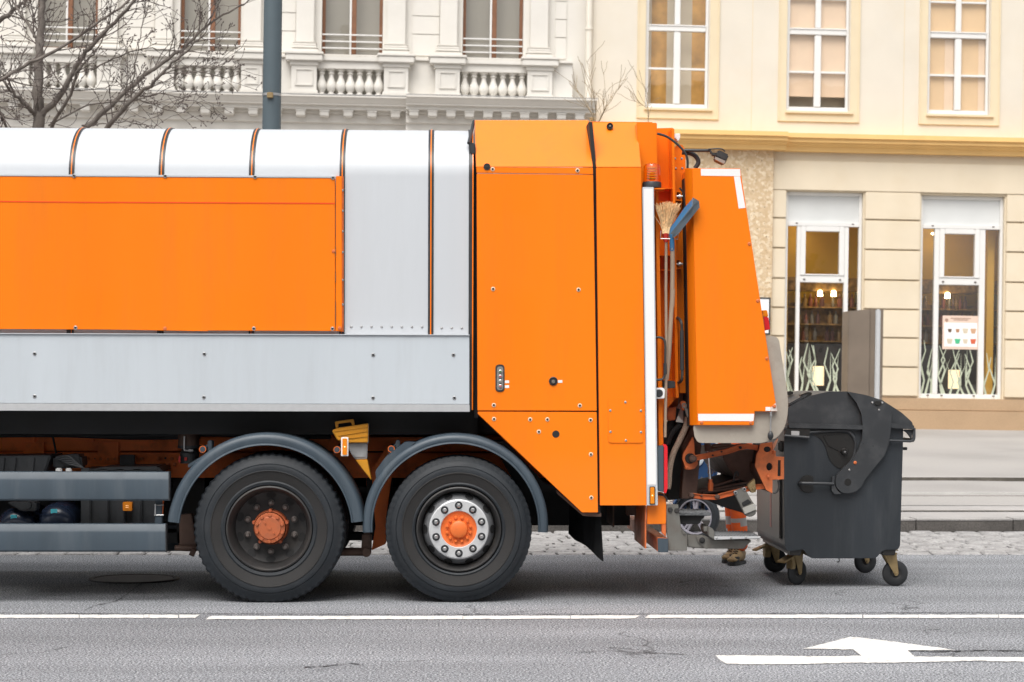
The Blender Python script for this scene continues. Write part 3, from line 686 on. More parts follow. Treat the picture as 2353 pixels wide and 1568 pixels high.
# ground floor: wall with shop openings
vP = FV(2200, 917, 0)                        # top of the plinth
shops = []
for a, c, yt in ((1803.5, 1981, 441), (2114.5, 2306, 450)):
    shops.append((FU(a, 0, 700), FU(c, 0, 700), vP+.004, FV((a+c)/2, yt, 0)))
nx = shops[1][0]+(shops[1][0]-shops[0][0]); shops.append((nx, nx+shops[1][1]-shops[1][0], vP+.004, shops[1][3]))
hol = [[(a, p), (c, p), (c, q), (a, q)] for a, c, p, q in shops]
b = MB(); wall(b, uPier-.3, cu1, vP, vLed-.1, .02, .42, hol); b.build('ground_wall', STUCCO_Y, CB, MF)
b = MB(); FB(b, cu0, uPier, -.12, .4, -.3, FV(1700, 342, -.12)+.05, .01); b.build('stone_pier', PEBBLE, CB, MF)
vT = FV(2048, 443, -.02); vBt = FV(2048, 911.5, -.02); joints = [vBt]
rows = [FV(2048, y, -.02) for y in (911.5, 844, 777, 711.5, 644.5, 575, 506.5, 441)]
cols = [(uPier+.004, shops[0][0]-.006), (shops[0][1]+.03, shops[1][0]-.03), (shops[1][1]+.03, shops[2][0]-.03), (shops[2][1]+.03, cu1)]
for a, c in cols:
    b = MB()
    for z0, z1 in zip(rows, rows[1:]): FB(b, a, c, -.035, .03, z0+.012, z1-.012, .012)
    b.build('rusticated_blocks', STUCCO_Y, CB, MF)
b = MB(); FB(b, uPier+.004, cu1, -.035, .03, vT+.012, vLed-.35, .01)
b.build('wall_band', STUCCO_Y, CB, MF)
b = MB(); z1 = FV(2200, 944.5, -.06)
FB(b, uPier-.02, cu1, -.06, .42, z1+.003, vP, .01); FB(b, uPier-.02, cu1, -.10, .42, -.35, z1, .012)
b.build('plinth', PLINTH, CB, MF)
# the shop rooms
SHOPB = mat('ochre_room_wall', (.92, .56, .09), .8, var=.12, vscale=.8)
SHOPD = mat('dark_wood_shelving', (.30, .17, .05), .6, var=.6, vscale=5, fine=.5, bscale=12)
SHOPF = mat('dark_counter', (.035, .035, .042), .5, var=.5, vscale=2.5)
SHOPP = mat('pale_green_wall', (.50, .52, .38), .8, var=.1)
DECAL = mat('pale_green_window_film', (.46, .50, .38), .6, var=.05)
GASK = mat('dark_gasket', (.12, .10, .09), .6)
bottle_cols = [mat('shelf_goods', tuple(q*.45+.03 for q in c), .3, var=.2) for c in ((.45, .10, .04), (.6, .35, .1), (.5, .45, .38), (.22, .06, .05))]
SPOT = emis('warm_spot', (1, .80, .45), 13)
LAMPM = emis('lit_lamp_shade', (1, .80, .50), .95)
for i, (u0, u1, v0, v1) in enumerate(shops):
    so_ = sub('shop_window', CB)
    y0, y1 = .10, .20; W = u1-u0
    f1, f2 = (.158*W+.0, .205*W), (.775*W, .83*W) 
    if i == 1: f1, f2 = (.178*W, .237*W), (.722*W, .79*W)
    a1, b1 = u0+f1[0], u0+f1[1]; a2, b2 = u0+f2[0], u0+f2[1]
    yt0 = FV(1900, 521, y0); yt1 = FV(1900, 511, y0); cb0 = FV(1900, 650, y0); cb1 = FV(1900, 634, y0)
    b = MB()
    FB(b, u0, u0+.06, y0, y1, v0, v1, .008); FB(b, u1-.06, u1, y0, y1, v0, v1, .008); FB(b, u0+.06, u1-.06, y0, y1, v0, v0+.09, .008); FB(b, u0+.06, u1-.06, y0, y1, v1-.07, v1, .008)
    FB(b, u0+.06, u1-.06, y0-.01, y1, yt0, yt1, .008); FB(b, a1, b1, y0, y1, v0+.09, yt0, .008); FB(b, a2, b2, y0, y1, v0+.09, yt0, .008); FB(b, b1, a2, y0, y1, cb0, cb1, .008)
    t_ = .10; FB(b, b1, b1+t_, y0-.015, y1, cb1, yt0, .01); FB(b, a2-t_, a2, y0-.015, y1, cb1, yt0, .01); FB(b, b1+t_, a2-t_, y0-.015, y1, cb1, cb1+t_*.3, .01); FB(b, b1+t_, a2-t_, y0-.015, y1, yt0-t_, yt0, .01)
    b.build('frame', WFRAME, so_, MF)
    for (a, z) in ((u0+.25*W*.6, yt1-.03), (u1-.2*W*.6, yt1-.03), (b1+.08, cb0+.06), (a2-.08, cb0+.06), (u0+.2*W*.6, v0+.06), (b1+.08, v0+.06), (a2-.08, v0+.06), (u1-.15*W*.6, v0+.06)): b = MB(); FB(b, a-.022, a+.022, y0-.018, y0, z-.012, z+.012, .003); b.build('drain_slot', GASK, so_, MF)
    b = MB()
    for (a, c, p, q) in ((u0+.06, a1, v0+.09, yt0), (b2, u1-.06, v0+.09, yt0), (b1, a2, v0+.09, cb0), (b1+t_, a2-t_, cb1, yt0-t_)): FS(b, a, c, y0+.05, p, q)
    b.build('pane', PANE_S, so_, MF)
    b = MB(); FS(b, u0+.06, u1-.06, y0+.05, yt1, v1-.07); b.build('transom_pane', PANE_W, so_, MF)
    # film of bare twigs stuck on the panes
    b = MB(); rr = random.Random(20+i)
    for (a, c, n) in ((u0+.07, a1-.01, 3), (b1+.02, a2-.02, 7), (b2+.02, u1-.08, 2)):
        for k in range(n):
            x = a+(c-a)*(k+.5)/n+rr.uniform(-.04, .04); z = v0+.09; pts = [(x, z)]; s_ = rr.choice((-1, 1)); topz = rr.uniform(.62, .98)
            while z < v0+.09+topz:
                dz = rr.uniform(.16, .36); x = min(max(x+s_*dz*rr.uniform(.15, .5), a), c); z += dz; s_ *= -1; pts.append((x, z))
            n_ = len(pts)
            for j, ((xa, za_), (xb, zb_)) in enumerate(zip(pts, pts[1:])):
                wa = .038*(1-j/n_)+.008; wb = .038*(1-(j+1)/n_)+.004
                vs = [b.v((xa-wa/2, y0+.046, za_)), b.v((xa+wa/2, y0+.046, za_)), b.v((xb+wb/2, y0+.046, zb_)), b.v((xb-wb/2, y0+.046, zb_))]; b.f(vs)
                if j == 1:
                    xe, ze = xb-s_*.12, zb_+.28; vs = [b.v((xa-wa/3, y0+.047, za_)), b.v((xa+wa/3, y0+.047, za_)), b.v((xe, y0+.047, ze))]; b.f(vs)
    b.build('twig_film', DECAL, so_, MF)
    # room behind
    yb = 1.75; zm = FV(1900, 650, y0)-.35; rm = sub('shop_room', CB)
    b = MB(); e = .25
    b.m(0); FB(b, u0-e, u1+e, yb, yb+.05, zm, v1+.3); FB(b, u0-e, u1+e, .42, yb, v1+.25, v1+.3); FB(b, u0-e, u1+e, 1.15, 1.2, cb0+.15, v1+.3)
    b.m(1); FB(b, u0-e, u1+e, yb-.3, yb+.05, v0-.2, zm); FB(b, u0-e, u1+e, 1.1, 1.2, cb0-.1, cb0+.149)
    b.m(2); FB(b, u0-e, u1+e, .45, yb, v0-.25, v0-.1); FB(b, u0-e, u1+e, .8, 1.3, v0-.1, v0+1.05, .02)
    b.m(3); FB(b, u0-e-.05, u0-e, .42, yb, v0-.2, v1+.3); FB(b, u1+e, u1+e+.05, .42, yb, v0-.2, v1+.3)
    b.m(0); FB(b, u0-.02, u0+.14, .45, .62, v0-.1, yt0+.2) if i == 0 else FB(b, u1-.2, u1-.06, .45, .62, v0-.1, yt0)
    b.build('room', [SHOPB, SHOPD, SHOPF, SHOPP], rm, MF)
    b = MB()
    for row in range(4):
        z = v0+1.12+row*.34; b2 = MB(); FB(b2, u0-e, u1+e, yb-.55, yb-.3, z-.03, z, .003); b2.build('shelf', SHOPD, rm, MF); x = u0-.15
        while x < u1+.15:
            q = rr.uniform(.05, .12); b.m(rr.randrange(1, 5))
            if rr.random() < .8: b.lathe((x+q/2, yb-.43, z), [(0, 0), (q*.42, 0), (q*.42, .16), (q*.16, .2), (q*.16, .26), (0, .26)], 8, 'Z')
            x += q+rr.uniform(.0, .05)
    og = b.build('shop_goods', [SHOPD]+bottle_cols, None, MF); tag(og, ('dim rows of red and brown goods on shelves inside the shop window beside the pebbled pier', 'dim rows of goods on shelves behind the drinks notice', 'dim rows of goods on shelves in the window beyond the right edge')[i], 'shop goods', 'goods on the shop shelves', 'stuff')
    for du in ((.60, .78) if i == 0 else (.5,)):
        b = MB(); b.lathe((u0+du*W, 1.05, cb0-.22), [(0, 0), (.055, 0), (.045, .1), (0, .12)], 14, 'Z')
        if i < 2: b.build('spotlight', SPOT, rm, MF)
    b = MB()
    if i < 2: b.lathe((u0+.3*W, .8, yt0-.06), [(0, 0), (.08, 0), (.08, .03), (0, .05)], 14, 'Z')
    if i < 2: b.build('ceiling_spot_and_fill', SPOT, rm, MF)  # the second room's spot is added to brighten its upper part
def table_lamp(px, pyt, pyb, label):
    u, vt = FPt(px, pyt, .5); _, vb_ = FPt(px, pyb, .5); t = fthing('table_lamp', label, 'lamp', u, .5, vP, 'lit lamps in the shop windows')
    r = .11
    MB().lathe((u, .5, vb_), [(r, 0), (r, vt-vb_), (r-.006, vt-vb_), (r-.006, 0), (r, 0)], 24, 'Z').build('lamp_shade', LAMPM, t, MF)
    b = MB(); b.tube([(u, .5, vP-.05), (u, .5, vb_+.1)], .009, 8); b.lathe((u, .5, vP-.1), [(0, 0), (.07, 0), (.06, .04), (0, .05)], 16, 'Z'); b.build('stand', BLACKP, t, MF)
table_lamp(1880.5, 842, 886, 'lit cream cylinder lamp in the shop window beside the grey pillar')
table_lamp(2192, 850.5, 893.5, 'lit cream cylinder lamp below the drinks notice in the rightmost shop window')
# notice with cups, hung inside the second shop window
a0, z0 = FPt(*zF(1793, 848), .14); a1, z1_ = FPt(*zF(2045, 622), .14)
PINK = mat('pale_pink_card', (.72, .55, .45), .6); CARDW = mat('white_card', (.85, .84, .83), .6)
cups = [mat('printed_cup', c, .6) for c in ((.12, .07, .04), (.4, .2, .1), (.6, .52, .4), (.55, .33, .2), (.06, .45, .22), (.6, .12, .05))]
t = fthing('drinks_notice', 'pale pink notice showing two rows of cups in the rightmost shop window', 'notice', (a0+a1)/2, .147, z0)
b = MB(); FB(b, a0, a1, .142, .149, z0, z1_, .003)
b.build('card', PINK, t, MF)
b = MB(); w_ = a1-a0; h_ = z1_-z0; FB(b, a0+.05*w_, a1-.05*w_, .1395, .142, z0+.08*h_, z0+.79*h_); b.build('sheet', CARDW, t, MF)
ci = [0, 1, 2, 3, 2, 4, 2, 5]
for k in range(8):
    cx = a0+w_*(.2+.215*(k % 4)); cz = z0+h_*(.56 if k < 4 else .25); s_ = (.035, .035, .05, .05, .05, .05, .045, .05)[k]*w_/.6
    b = MB(); b.prism([(cx-s_*.6, cz-s_*.9), (cx+s_*.6, cz-s_*.9), (cx+s_, cz+s_*.7), (cx-s_, cz+s_*.7)], .137, .1395); b.build('printed_cup', cups[ci[k]], t, MF)
b = MB(); 
for q, ww in ((.92, .28), (.875, .2)): FB(b, a0+w_*(.5-ww), a0+w_*(.5+ww), .1405, .142, z0+h_*q-.008, z0+h_*q+.008)
b.prism([(a0+w_*.06, z0+h_*.86), (a0+w_*.11, z0+h_*.8), (a0+w_*.16, z0+h_*.84), (a0+w_*.15, z0+h_*.9), (a0+w_*.09, z0+h_*.92)], .1405, .142)
b.build('print', mat('brown_print', (.35, .22, .16), .6), t, MF)
# white sign on the pier
a0, z0 = FPt(1752, 769, -.17); a1, z1_ = FPt(1771, 684, -.17); a0 = a1-.85*(z1_-z0)
t = fthing('wall_sign', 'white sign with thin black frame on the pebbled pier', 'sign', (a0+a1)/2, -.15, z0)
b = MB(); FB(b, a0+.03, a1-.03, -.16, -.125, z0+.03, z1_-.03); b.build('face', mat('white_sign_face', (.86, .86, .86), .4, var=.01), t, MF)
b = MB(); FB(b, a0, a0+.03, -.165, -.125, z0, z1_); FB(b, a1-.03, a1, -.165, -.125, z0, z1_); FB(b, a0+.03, a1-.03, -.165, -.125, z0, z0+.03); FB(b, a0+.03, a1-.03, -.165, -.125, z1_-.03, z1_); b.build('frame', BLACKP, t, MF)
# grey steel pillar box standing on the pavement
oD = -3.2
u0, vt = FPt(1950, 714, oD); u1 = FPt(1998, 714, oD)[0]; u2 = FPt(2030, 714, oD)[0]
gz = -.10
t = fthing('steel_pillar', 'tall brown-grey steel cabinet with bright edge strip beside the shop window', 'cabinet', (u0+u2)/2, oD, gz)
BRST = mat('brown_grey_steel', (.20, .16, .125), .45, metal=.35, var=.15, vscale=1.5)
b = MB(); b.loft([(u0, oD, gz), (u1, oD-.06, gz), (u1, oD-.06, vt+.03), (u0, oD, vt-.01)], [(u0, oD+.5, gz), (u1, oD+.5, gz), (u1, oD+.5, vt+.03), (u0, oD+.5, vt-.01)], .012); b.build('cabinet_body', BRST, t, MF)
b = MB(); W = u2-u1
FB(b, u1+.002, u1+.42*W, oD-.02, oD+.45, gz, vt+.035, .006); FB(b, u1+.78*W, u2, oD-.01, oD+.45, gz, vt+.035, .006); b.build('edge_profile', BRST, t, MF)
b = MB(); FB(b, u1+.422*W, u1+.778*W, oD-.05, oD+.45, gz, vt+.032, .02); b.build('bright_strip', ALU, t, MF)

# ================================================================= LAMP POST
YL = 7.7
p0 = P(624, 296, YL); p1 = P(627.5, 0, YL)
ax = (p1-p0).normalized(); base = p0 - ax*((p0.z-pav(p0.x, .05).z)/ax.z); top = p0+ax*7.0
POSTM = mat('grey_painted_post', (.08, .108, .124), .5, var=.05, vscale=3)
t = thing('lamp_post', 'thick grey lamp post with steel band rising behind the white tank', 'lamp post', tuple(base))
r0 = 21.3/(FPX/(YL+DIST)); r1 = 20.2/(FPX/(YL+DIST))
pts = [base+(top-base)*k/10 for k in range(11)]; kk = (p0-base).length/(top-base).length
b = MB(); b.tube(pts, [r0+(r1-r0)*(k/10-kk)*2.2 for k in range(11)], 40); b.tube([base, base+ax*.25], r0*1.25, 32); b.build('post', POSTM, t, sharp=50)
c_ = P(624.5, 219, YL); b = MB(); b.tube([c_-ax*.014, c_+ax*.014], r0+.004, 40); b.build('clamp_band', STEEL, t)
b = MB(); q = P(621, 219, YL-r0-.02); b.box(q.x-.035, q.x+.03, q.y-.012, q.y+.03, q.z-.03, q.z+.03, .006); b.build('clamp_lock', BRASS, t)
b = MB(); b.tube([top, top+ax*.2+Vector((0, -.3, 0)), top+ax*.35+Vector((0, -1.2, 0))], [.07, .06, .05], 16); b.box(top.x-.15, top.x+.15, top.y-1.9, top.y-1.1, top.z+.28, top.z+.42, .04); b.build('lamp_arm', POSTM, t)

# ================================================================= TREES
BARK = mat('grey_bark', (.135, .115, .10), .9, var=.3, vscale=12, bump=.6, bscale=50, dirt=.4, dirtcol=(.20, .185, .17), dscale=6)
TWIG = mat('dark_twig', (.10, .078, .07), .85, var=.3, vscale=8)
TWIGR = mat('brown_twig', (.30, .22, .13), .85, var=.3, vscale=8)
def twigs(b, start, d, length, r, rr, depth, buds):
    pts = [start.copy()]; p = start.copy(); dd = d.normalized(); n = max(4, int(length/.075)); rs = [r]
    for i in range(n):
        dd = (dd+Vector((rr.gauss(0, .16), rr.gauss(0, .16), rr.gauss(.035, .14)))).normalized()
        p = p+dd*length/n; pts.append(p.copy()); rs.append(max(.0028, r*(1-.75*(i+1)/n)))
        if depth > 0 and i > 0 and rr.random() < .50:
            side = dd.orthogonal().normalized(); side.rotate(Matrix.Rotation(rr.uniform(0, 2*PI), 3, dd))
            nd = (dd*.75+side*rr.uniform(.5, 1.0)); nd.y *= .7; nd.z += .12
            twigs(b, p, nd, length*rr.uniform(.25, .6)*(1-.4*i/n), max(.003, rs[-1]*.62), rr, depth-1, buds)
    b.tube(pts, rs, 5 if r < .01 else 7, True)
    if buds and r < .012: b.tube([pts[-1], pts[-1]+dd*.012, pts[-1]+dd*.03], [.004, .0075, .002], 5)
YT = 9.6
t0 = P(90, 290, YT)
ST = thing('bare_tree', 'bare leafless street tree with its trunk left of the grey lamp post', 'tree', (t0.x-.02, YT, KZ))
limbs = [([(262, 1700), (264, 1200), (265, 870), (262, 640), (270, 420), (285, 200), (290, 0), (300, -250), (310, -500)], [0]*9, .085, .02),
 ([(288, 790), (420, 640), (520, 450), (640, 300), (820, 120), (930, 0), (1000, -120)], [0, -.1, -.2, -.3, -.4, -.5, -.5], .05, .014),
 ([(275, 1200), (420, 1010), (600, 865), (800, 680), (1000, 500), (1240, 340), (1430, 160), (1640, 40), (1730, -5)], [0, .1, .3, .4, .5, .5, .5, .5, .5], .055, .005),
 ([(275, 1350), (540, 1100), (745, 868), (900, 690), (1050, 560), (1180, 430), (1330, 300), (1420, 200)], [0, -.2, -.4, -.6, -.8, -.9, -1, -1.1], .05, .005),
 ([(285, 1000), (360, 860), (480, 640), (540, 470), (640, 370), (720, 240)], [0, -.2, -.5, -.6, -.8, -.9], .035, .006),
 ([(255, 790), (215, 760), (110, 660), (30, 560), (-80, 470)], [0, -.1, -.3, -.4, -.5], .04, .01),
 ([(-322, 930), (-200, 680), (0, 555), (200, 430), (430, 320), (640, 180), (860, 20), (950, -60)], [0, -.7, -1.1, -1.1, -1, -1, -.9, -.9], .034, .012),
 ([(262, 300), (230, 230), (180, 150), (120, 60), (60, -60)], [0, .1, .2, .3, .4], .03, .01),
 ([(-330, 420), (-200, 260), (0, 150), (90, 70), (180, 0), (260, -90)], [0, .4, .6, .5, .5, .5], .05, .02),
 ([(-325, 560), (-120, 620), (0, 770), (30, 830), (70, 930)], [0, -.6, -.5, -.4, -.2], .03, .016),
 ([(895, 690), (905, 600), (925, 440), (960, 260), (985, 120), (1060, 50)], [-.6, -.6, -.6, -.5, -.5, -.5], .013, .004),
 ([(0, 540), (250, 590), (500, 620), (720, 600), (860, 560)], [-.3, -.2, -.1, 0, 0], .012, .004),
 ([(330, 860), (600, 720), (900, 690), (1100, 640), (1300, 690), (1400, 690)], [-.1, 0, .1, .2, .2, .3], .014, .004),
 ([(620, 480), (820, 380), (1000, 330), (1200, 350), (1440, 360)], [-.3, -.4, -.4, -.4, -.5], .013, .004),
 ([(60, 100), (260, 150), (500, 130), (700, 60)], [.3, .3, .2, .1], .014, .004),
 ([(560, 860), (700, 850), (900, 830), (1060, 870)], [.2, .1, .1, .1], .012, .004),
 ([(850, 640), (1000, 700), (1180, 760), (1290, 770)], [-.5, -.4, -.4, -.4], .011, .004),
 ([(1080, 520), (1300, 450), (1450, 470), (1530, 410)], [.5, .5, .4, .4], .011, .004),
 ([(1160, 460), (1400, 500), (1560, 530), (1680, 480)], [.5, .4, .4, .4], .010, .004)]
limbs.append(([(-335, 1700), (-325, 1200), (-322, 800), (-330, 300), (-345, -200), (-350, -600)], [0]*6, .085, .02))
t1 = P(*zA(-335, 870), YT)
ST2 = thing('bare_tree', 'second bare street tree whose grey boughs reach in over the left edge', 'tree', (t1.x, YT, KZ), 'bare street trees')
ST['group'] = 'bare street trees'
for li, (pl, dy, ra, rb) in enumerate(limbs):
    rr = random.Random(100+li); pts = []
    for (x, y), d in zip(pl, dy): pts.append(P(*zA(x, y), YT+d))
    pts = spline(pts, 5); n = len(pts); b = MB()
    pts = [p+Vector((rr.gauss(0, .008), rr.gauss(0, .01), rr.gauss(0, .008))) if 0 < i < n-1 else p for i, p in enumerate(pts)]
    if li in (0, 19): pts[0].z = KZ-.05
    ra *= .78 if li not in (0, 19) else 1; rs = [ra+(rb*.8-ra)*i/(n-1) for i in range(n)]; b.tube(pts, rs, 10)
    tree_ = ST2 if li in (6, 8, 9, 19) else ST; o = b.build('trunk' if li in (0, 19) else 'limb', BARK, tree_, sharp=80)
    b = MB()
    for i in range(n):
        if i < n*.25 and li < 5: continue
        for _ in range(1):
            if rr.random() < (.62 if li else .5):
                t = (pts[min(i+1, n-1)]-pts[max(i-1, 0)]).normalized(); side = t.orthogonal().normalized(); side.rotate(Matrix.Rotation(rr.uniform(0, 2*PI), 3, t))
                d = t*.8+side*rr.uniform(.5, 1.1); d.y *= .6; d.z += .15
                twigs(b, pts[i], d, rr.uniform(.25, .8)*(1 if rs[i] > .012 else .6), min(.008, rs[i]*.5), rr, 2, True)
    if len(b.bm.verts) > 400: b.build('twigs', TWIG, tree_, sharp=80)
def sapling(label, stems, Ys, base, group):
    bp = P(*base, Ys); gz = pav(bp.x, min(.95, (Ys-YK)/19)).z
    t = thing('bare_sapling', label, 'sapling', (bp.x, Ys, gz), group); b = MB(); tr = MB()
    tr.tube([Vector((bp.x, Ys, gz-.05)), Vector((bp.x+.02, Ys, (gz+bp.z)/2)), bp], [.03, .022, .011], 10); tr.build('trunk', BARK, t, sharp=80)
    for si, pl in enumerate(stems):
        rr = random.Random(si+int(base[0])); pts = spline([bp]+[P(*zs(x, y), Ys+rr.uniform(-.15, .15)) for x, y in pl], 5); n = len(pts)
        rs = [.0048*(1-.8*i/(n-1))+.001 for i in range(n)]; b.tube(pts, rs, 6)
        for i in range(4, n):
            if rr.random() < .38:
                tt = (pts[i]-pts[i-1]).normalized(); side = tt.orthogonal().normalized(); side.rotate(Matrix.Rotation(rr.uniform(0, 2*PI), 3, tt)); d = tt+side*.6; d.y *= .6
                twigs(b, pts[i], d, rr.uniform(.15, .4), .0032, rr, 0, False)
    b.build('stems', TWIGR, t, sharp=80)
sapling('larger bare multi-stemmed sapling above the orange tailgate seam', [[(580, 1250), (400, 950), (230, 640), (160, 200)], [(560, 1200), (460, 1000), (260, 700), (100, 500)], [(610, 1250), (560, 1000), (548, 700), (350, 500)], [(650, 1150), (610, 800), (545, 550), (500, 250), (450, 60)], [(730, 1330), (800, 1180), (880, 1050), (850, 700), (820, 330)], [(760, 1300), (860, 1080), (1020, 840), (1180, 600), (1300, 400)], [(800, 1200), (820, 1000), (780, 800), (640, 770)]], 13.0, zs(640, 1500), 'bare saplings on the pavement')
sapling('smaller bare sapling in front of the amber upper window', [[(1768, 1250), (1760, 1100), (1720, 850), (1690, 660), (1530, 450)], [(1755, 1150), (1650, 1020), (1480, 930), (1380, 820)], [(1762, 1120), (1745, 850), (1790, 600), (1820, 380)]], 14.0, zs(1766, 1500), 'bare saplings on the pavement')

# ================================================================= THE OTHER SIDE OF THE STREET (mirrored in glass and paint)
OPW = mat('grey_beige_facade', (.34, .31, .27), .85, var=.12, vscale=.4)
OPB = fthing('opposite_building', 'long grey-beige town house across the street behind the camera', 'building', 0, 0, 0)
OPB.matrix_world = Matrix.Translation((0, -33, 0)); WM[OPB.name] = OPB.matrix_world.copy()
b = MB(); b.box(-26, 26, -41, -33, -.1, 13.5); b.build('wall', OPW, OPB)
b = MB(); b.loft([(-26.4, -32.6, 13.5), (26.4, -32.6, 13.5), (26.4, -37, 16.5), (-26.4, -37, 16.5)], [(-26.4, -41.4, 13.5), (26.4, -41.4, 13.5), (26.4, -37.2, 16.5), (-26.4, -37.2, 16.5)]); b.build('roof', mat('dark_roof_tiles', (.10, .06, .05), .8), OPB)
ome = MB().box(-.6, .6, -.05, .03, 0, 2.2, .02).mesh('window', mat('dark_window', (.03, .035, .04), .1))
for fl in range(3):
    for k in range(16): inst('window', ome, OPB, (-24+3.2*k, -32.98, 1.4+4.0*fl))
# ================================================================= TRUCK
T = thing('garbage_truck', 'orange and white garbage truck filling the picture from left to centre', 'garbage truck', (P(800, 1386, 1.25).x, 1.25, 0))
def X(px, Y=0.0, py=800): return P(px, py, Y).x
def Zh(py, Y=0.0, px=800): return P(px, py, Y).z
XL = -6.4
bb = MB(); bb.m(0).lathe((0, 0, 0), [(0, -.0075), (.0072, -.0075), (.0072, -.003)], 6, 'Y'); bb.m(1).lathe((0, 0, 0), [(.0072, -.004), (.0105, -.0045), (.0135, -.002), (.0135, .001)], 14, 'Y')
BOLT = bb.mesh('bolt', [BLACKP, STEEL])
bb = MB(); bb.m(0).lathe((0, 0, 0), [(0, -.0075), (.0075, -.0075), (.0085, -.003)], 6, 'Y'); bb.m(1).lathe((0, 0, 0), [(.008, -.004), (.0115, -.0045), (.015, -.002), (.015, .001)], 14, 'Y')
PBOLT = bb.mesh('bolt', [RIMDK, mat('pale_washer', (.80, .58, .42), .4)])
OBOLT = MB().lathe((0, 0, 0), [(0, -.006), (.009, -.005), (.013, -.001), (.013, .002)], 14, 'Y').mesh('bolt', ORANGE_WORN)
RIVET = MB().lathe((0, 0, 0), [(0, -.006), (.005, -.005), (.009, -.001), (.009, .002)], 12, 'Y').mesh('rivet', STEEL)
def bolts(parent, pts, Y, me=None, name='bolt'):
    for x, y in pts:
        p = P(x, y, Y); inst(name, me or BOLT, parent, p)
def plate(name, pts, Y, th, m, parent=T, bev=.003, zf=None, holes=(), label=None, rnd=0):
    if zf: pts = M_(zf, pts); holes = [M_(zf, h) for h in holes]
    q = PZ(pts, Y)
    if rnd: q = rounded(q, rnd)
    b = MB(); b.prism(q, Y, Y+th, bev if not holes else 0, [PZ(h, Y) for h in holes]); return b.build(name, m, parent, label=label)
# ---- white body shell
Yb = .06; zt = Zh(294.5, .8, 500); zs_ = Zh(402, Yb, 400)
xr = X(1081, Yb, 600)
def shell(o=0.0):
    pr = [(Yb-o, 1.345)]
    pr += [(Yb-o, zs_)]
    for k in range(1, 15):
        a = PI/2*k/14; pr.append((Yb+.62-(.62+o)*math.cos(a), zs_+(zt-.03-zs_+o)*math.sin(a)))
    pr.append((1.25, zt+o))
    m = [(2.5-y, z) for y, z in pr[:-1]][::-1]
    return pr+m
def band(b, x0, x1, o, o2=None):
    pr = shell(o); A = [b.v((x0, y, z)) for y, z in pr]; B = [b.v((x1, y, z)) for y, z in pr]
    for i in range(len(pr)-1): b.f((A[i], A[i+1], B[i+1], B[i]))
    if o2 is not None:
        q = shell(o2); A2 = [b.v((x0, y, z)) for y, z in q]; B2 = [b.v((x1, y, z)) for y, z in q]
        for i in range(len(pr)-1): b.f((A2[i], A[i], A[i+1], A2[i+1])[::-1]); b.f((B2[i], B[i], B[i+1], B2[i+1]))
    else: b.f(A); b.f(B[::-1])
b = MB(); band(b, XL, xr, 0); BODY = b.build('tank_body', WHITE, T, sharp=30)
for px in (-45, 164.5, 371, 578.5, 786.5, 990.5):
    x = X(px, Yb, 380); b = MB()
    b.m(0); band(b, x-.019, x+.019, .006, -.004); b.m(1); band(b, x-.0038, x+.0038, .009, .004)
    b.build('strap', [BLACKP, ORANGE], BODY)
b = MB(); b.m(0); band(b, xr-.012, xr+.012, .008, -.004); b.m(1); band(b, xr+.012, xr+.020, .010, -.004); b.build('edge_trim', [BLACKP, ORANGE], BODY)
bolts(BODY, [zE(78+69*k, 697) for k in range(8)]+[zE(695+69*k, 705) for k in range(3)], Yb, RIVET, 'rivet')
# ---- orange side panel with flange
Yp = .015
pn = plate('side_panel', [(-900, 398), (0, 405.5), (769.8, 409.8), (770, 761), (478, 760), (477, 761.5), (240, 757.8), (-900, 752)], Yp, .035, ORANGE, bev=.002)
plate('top_rail', [(-900, 393), (0, 400.5), (769, 404.3), (769, 409.5), (0, 405.2), (-900, 397.5)], Yp-.004, .05, WHITE, pn)
plate('red_line', [(-900, 457), (0, 462.2), (242, 464.4), (243, 464), (770, 466.5), (770, 469), (243, 466.5), (242, 466.8), (0, 464.6), (-900, 459.5)], Yp-.0022, .004, REDLINE, pn, bev=0)
fl = plate('flange', [(771.5, 405), (785.8, 405.3), (785.8, 762), (771.2, 761)], Yp+.004, .045, ORANGE, pn)
b = MB(); q = PZ([(785.9, 405.5), (789.5, 406), (789.5, 763), (785.9, 762)], Yp+.02); b.prism(q, Yp+.02, Yb+.01); b.build('flange_edge', ORANGE_WORN, pn)
bolts(pn, [zA(506, 1203), zA(1129, 1205), zA(1743, 1211), zA(2276, 1217)], Yp-.004, BOLT)
bolts(pn, [zD(516, 702), zD(1735, 708), zD(2273, 709)], Yp, BOLT); bolts(pn, [zD(1128, 707), zD(2281, 180), zD(2322, 705)], Yp, OBOLT)
bolts(pn, [(787, y) for y in (438, 485, 532, 580, 644, 700)], Yp+.02, RIVET, 'rivet')
b = MB()                                      # chipped edge
for y0, y1 in ((565, 590), (622, 650), (690, 748)):
    q = PZ([(770.0, y0), (771.3, y0+3), (771.5, (y0+y1)/2), (771.2, y1-2), (770.0, y1)], Yp-.001); b.prism(q, Yp-.001, Yp+.006)
b.build('paint_chip', RUSTY, pn)
# lower ends of the straps and pale strip beneath the panel
for px in (158, 366, 576.5, 784):
    b = MB(); q = PZ([(px-5, 758), (px-1, 758), (px-1, 772), (px-5, 772)], Yb-.01); b.prism(q, Yb-.012, Yb+.01); q = PZ([(px+1, 758), (px+5, 758), (px+5, 772), (px+1, 772)], Yb-.01); b.prism(q, Yb-.012, Yb+.01); b.build('strap_foot', BLACKP, BODY)
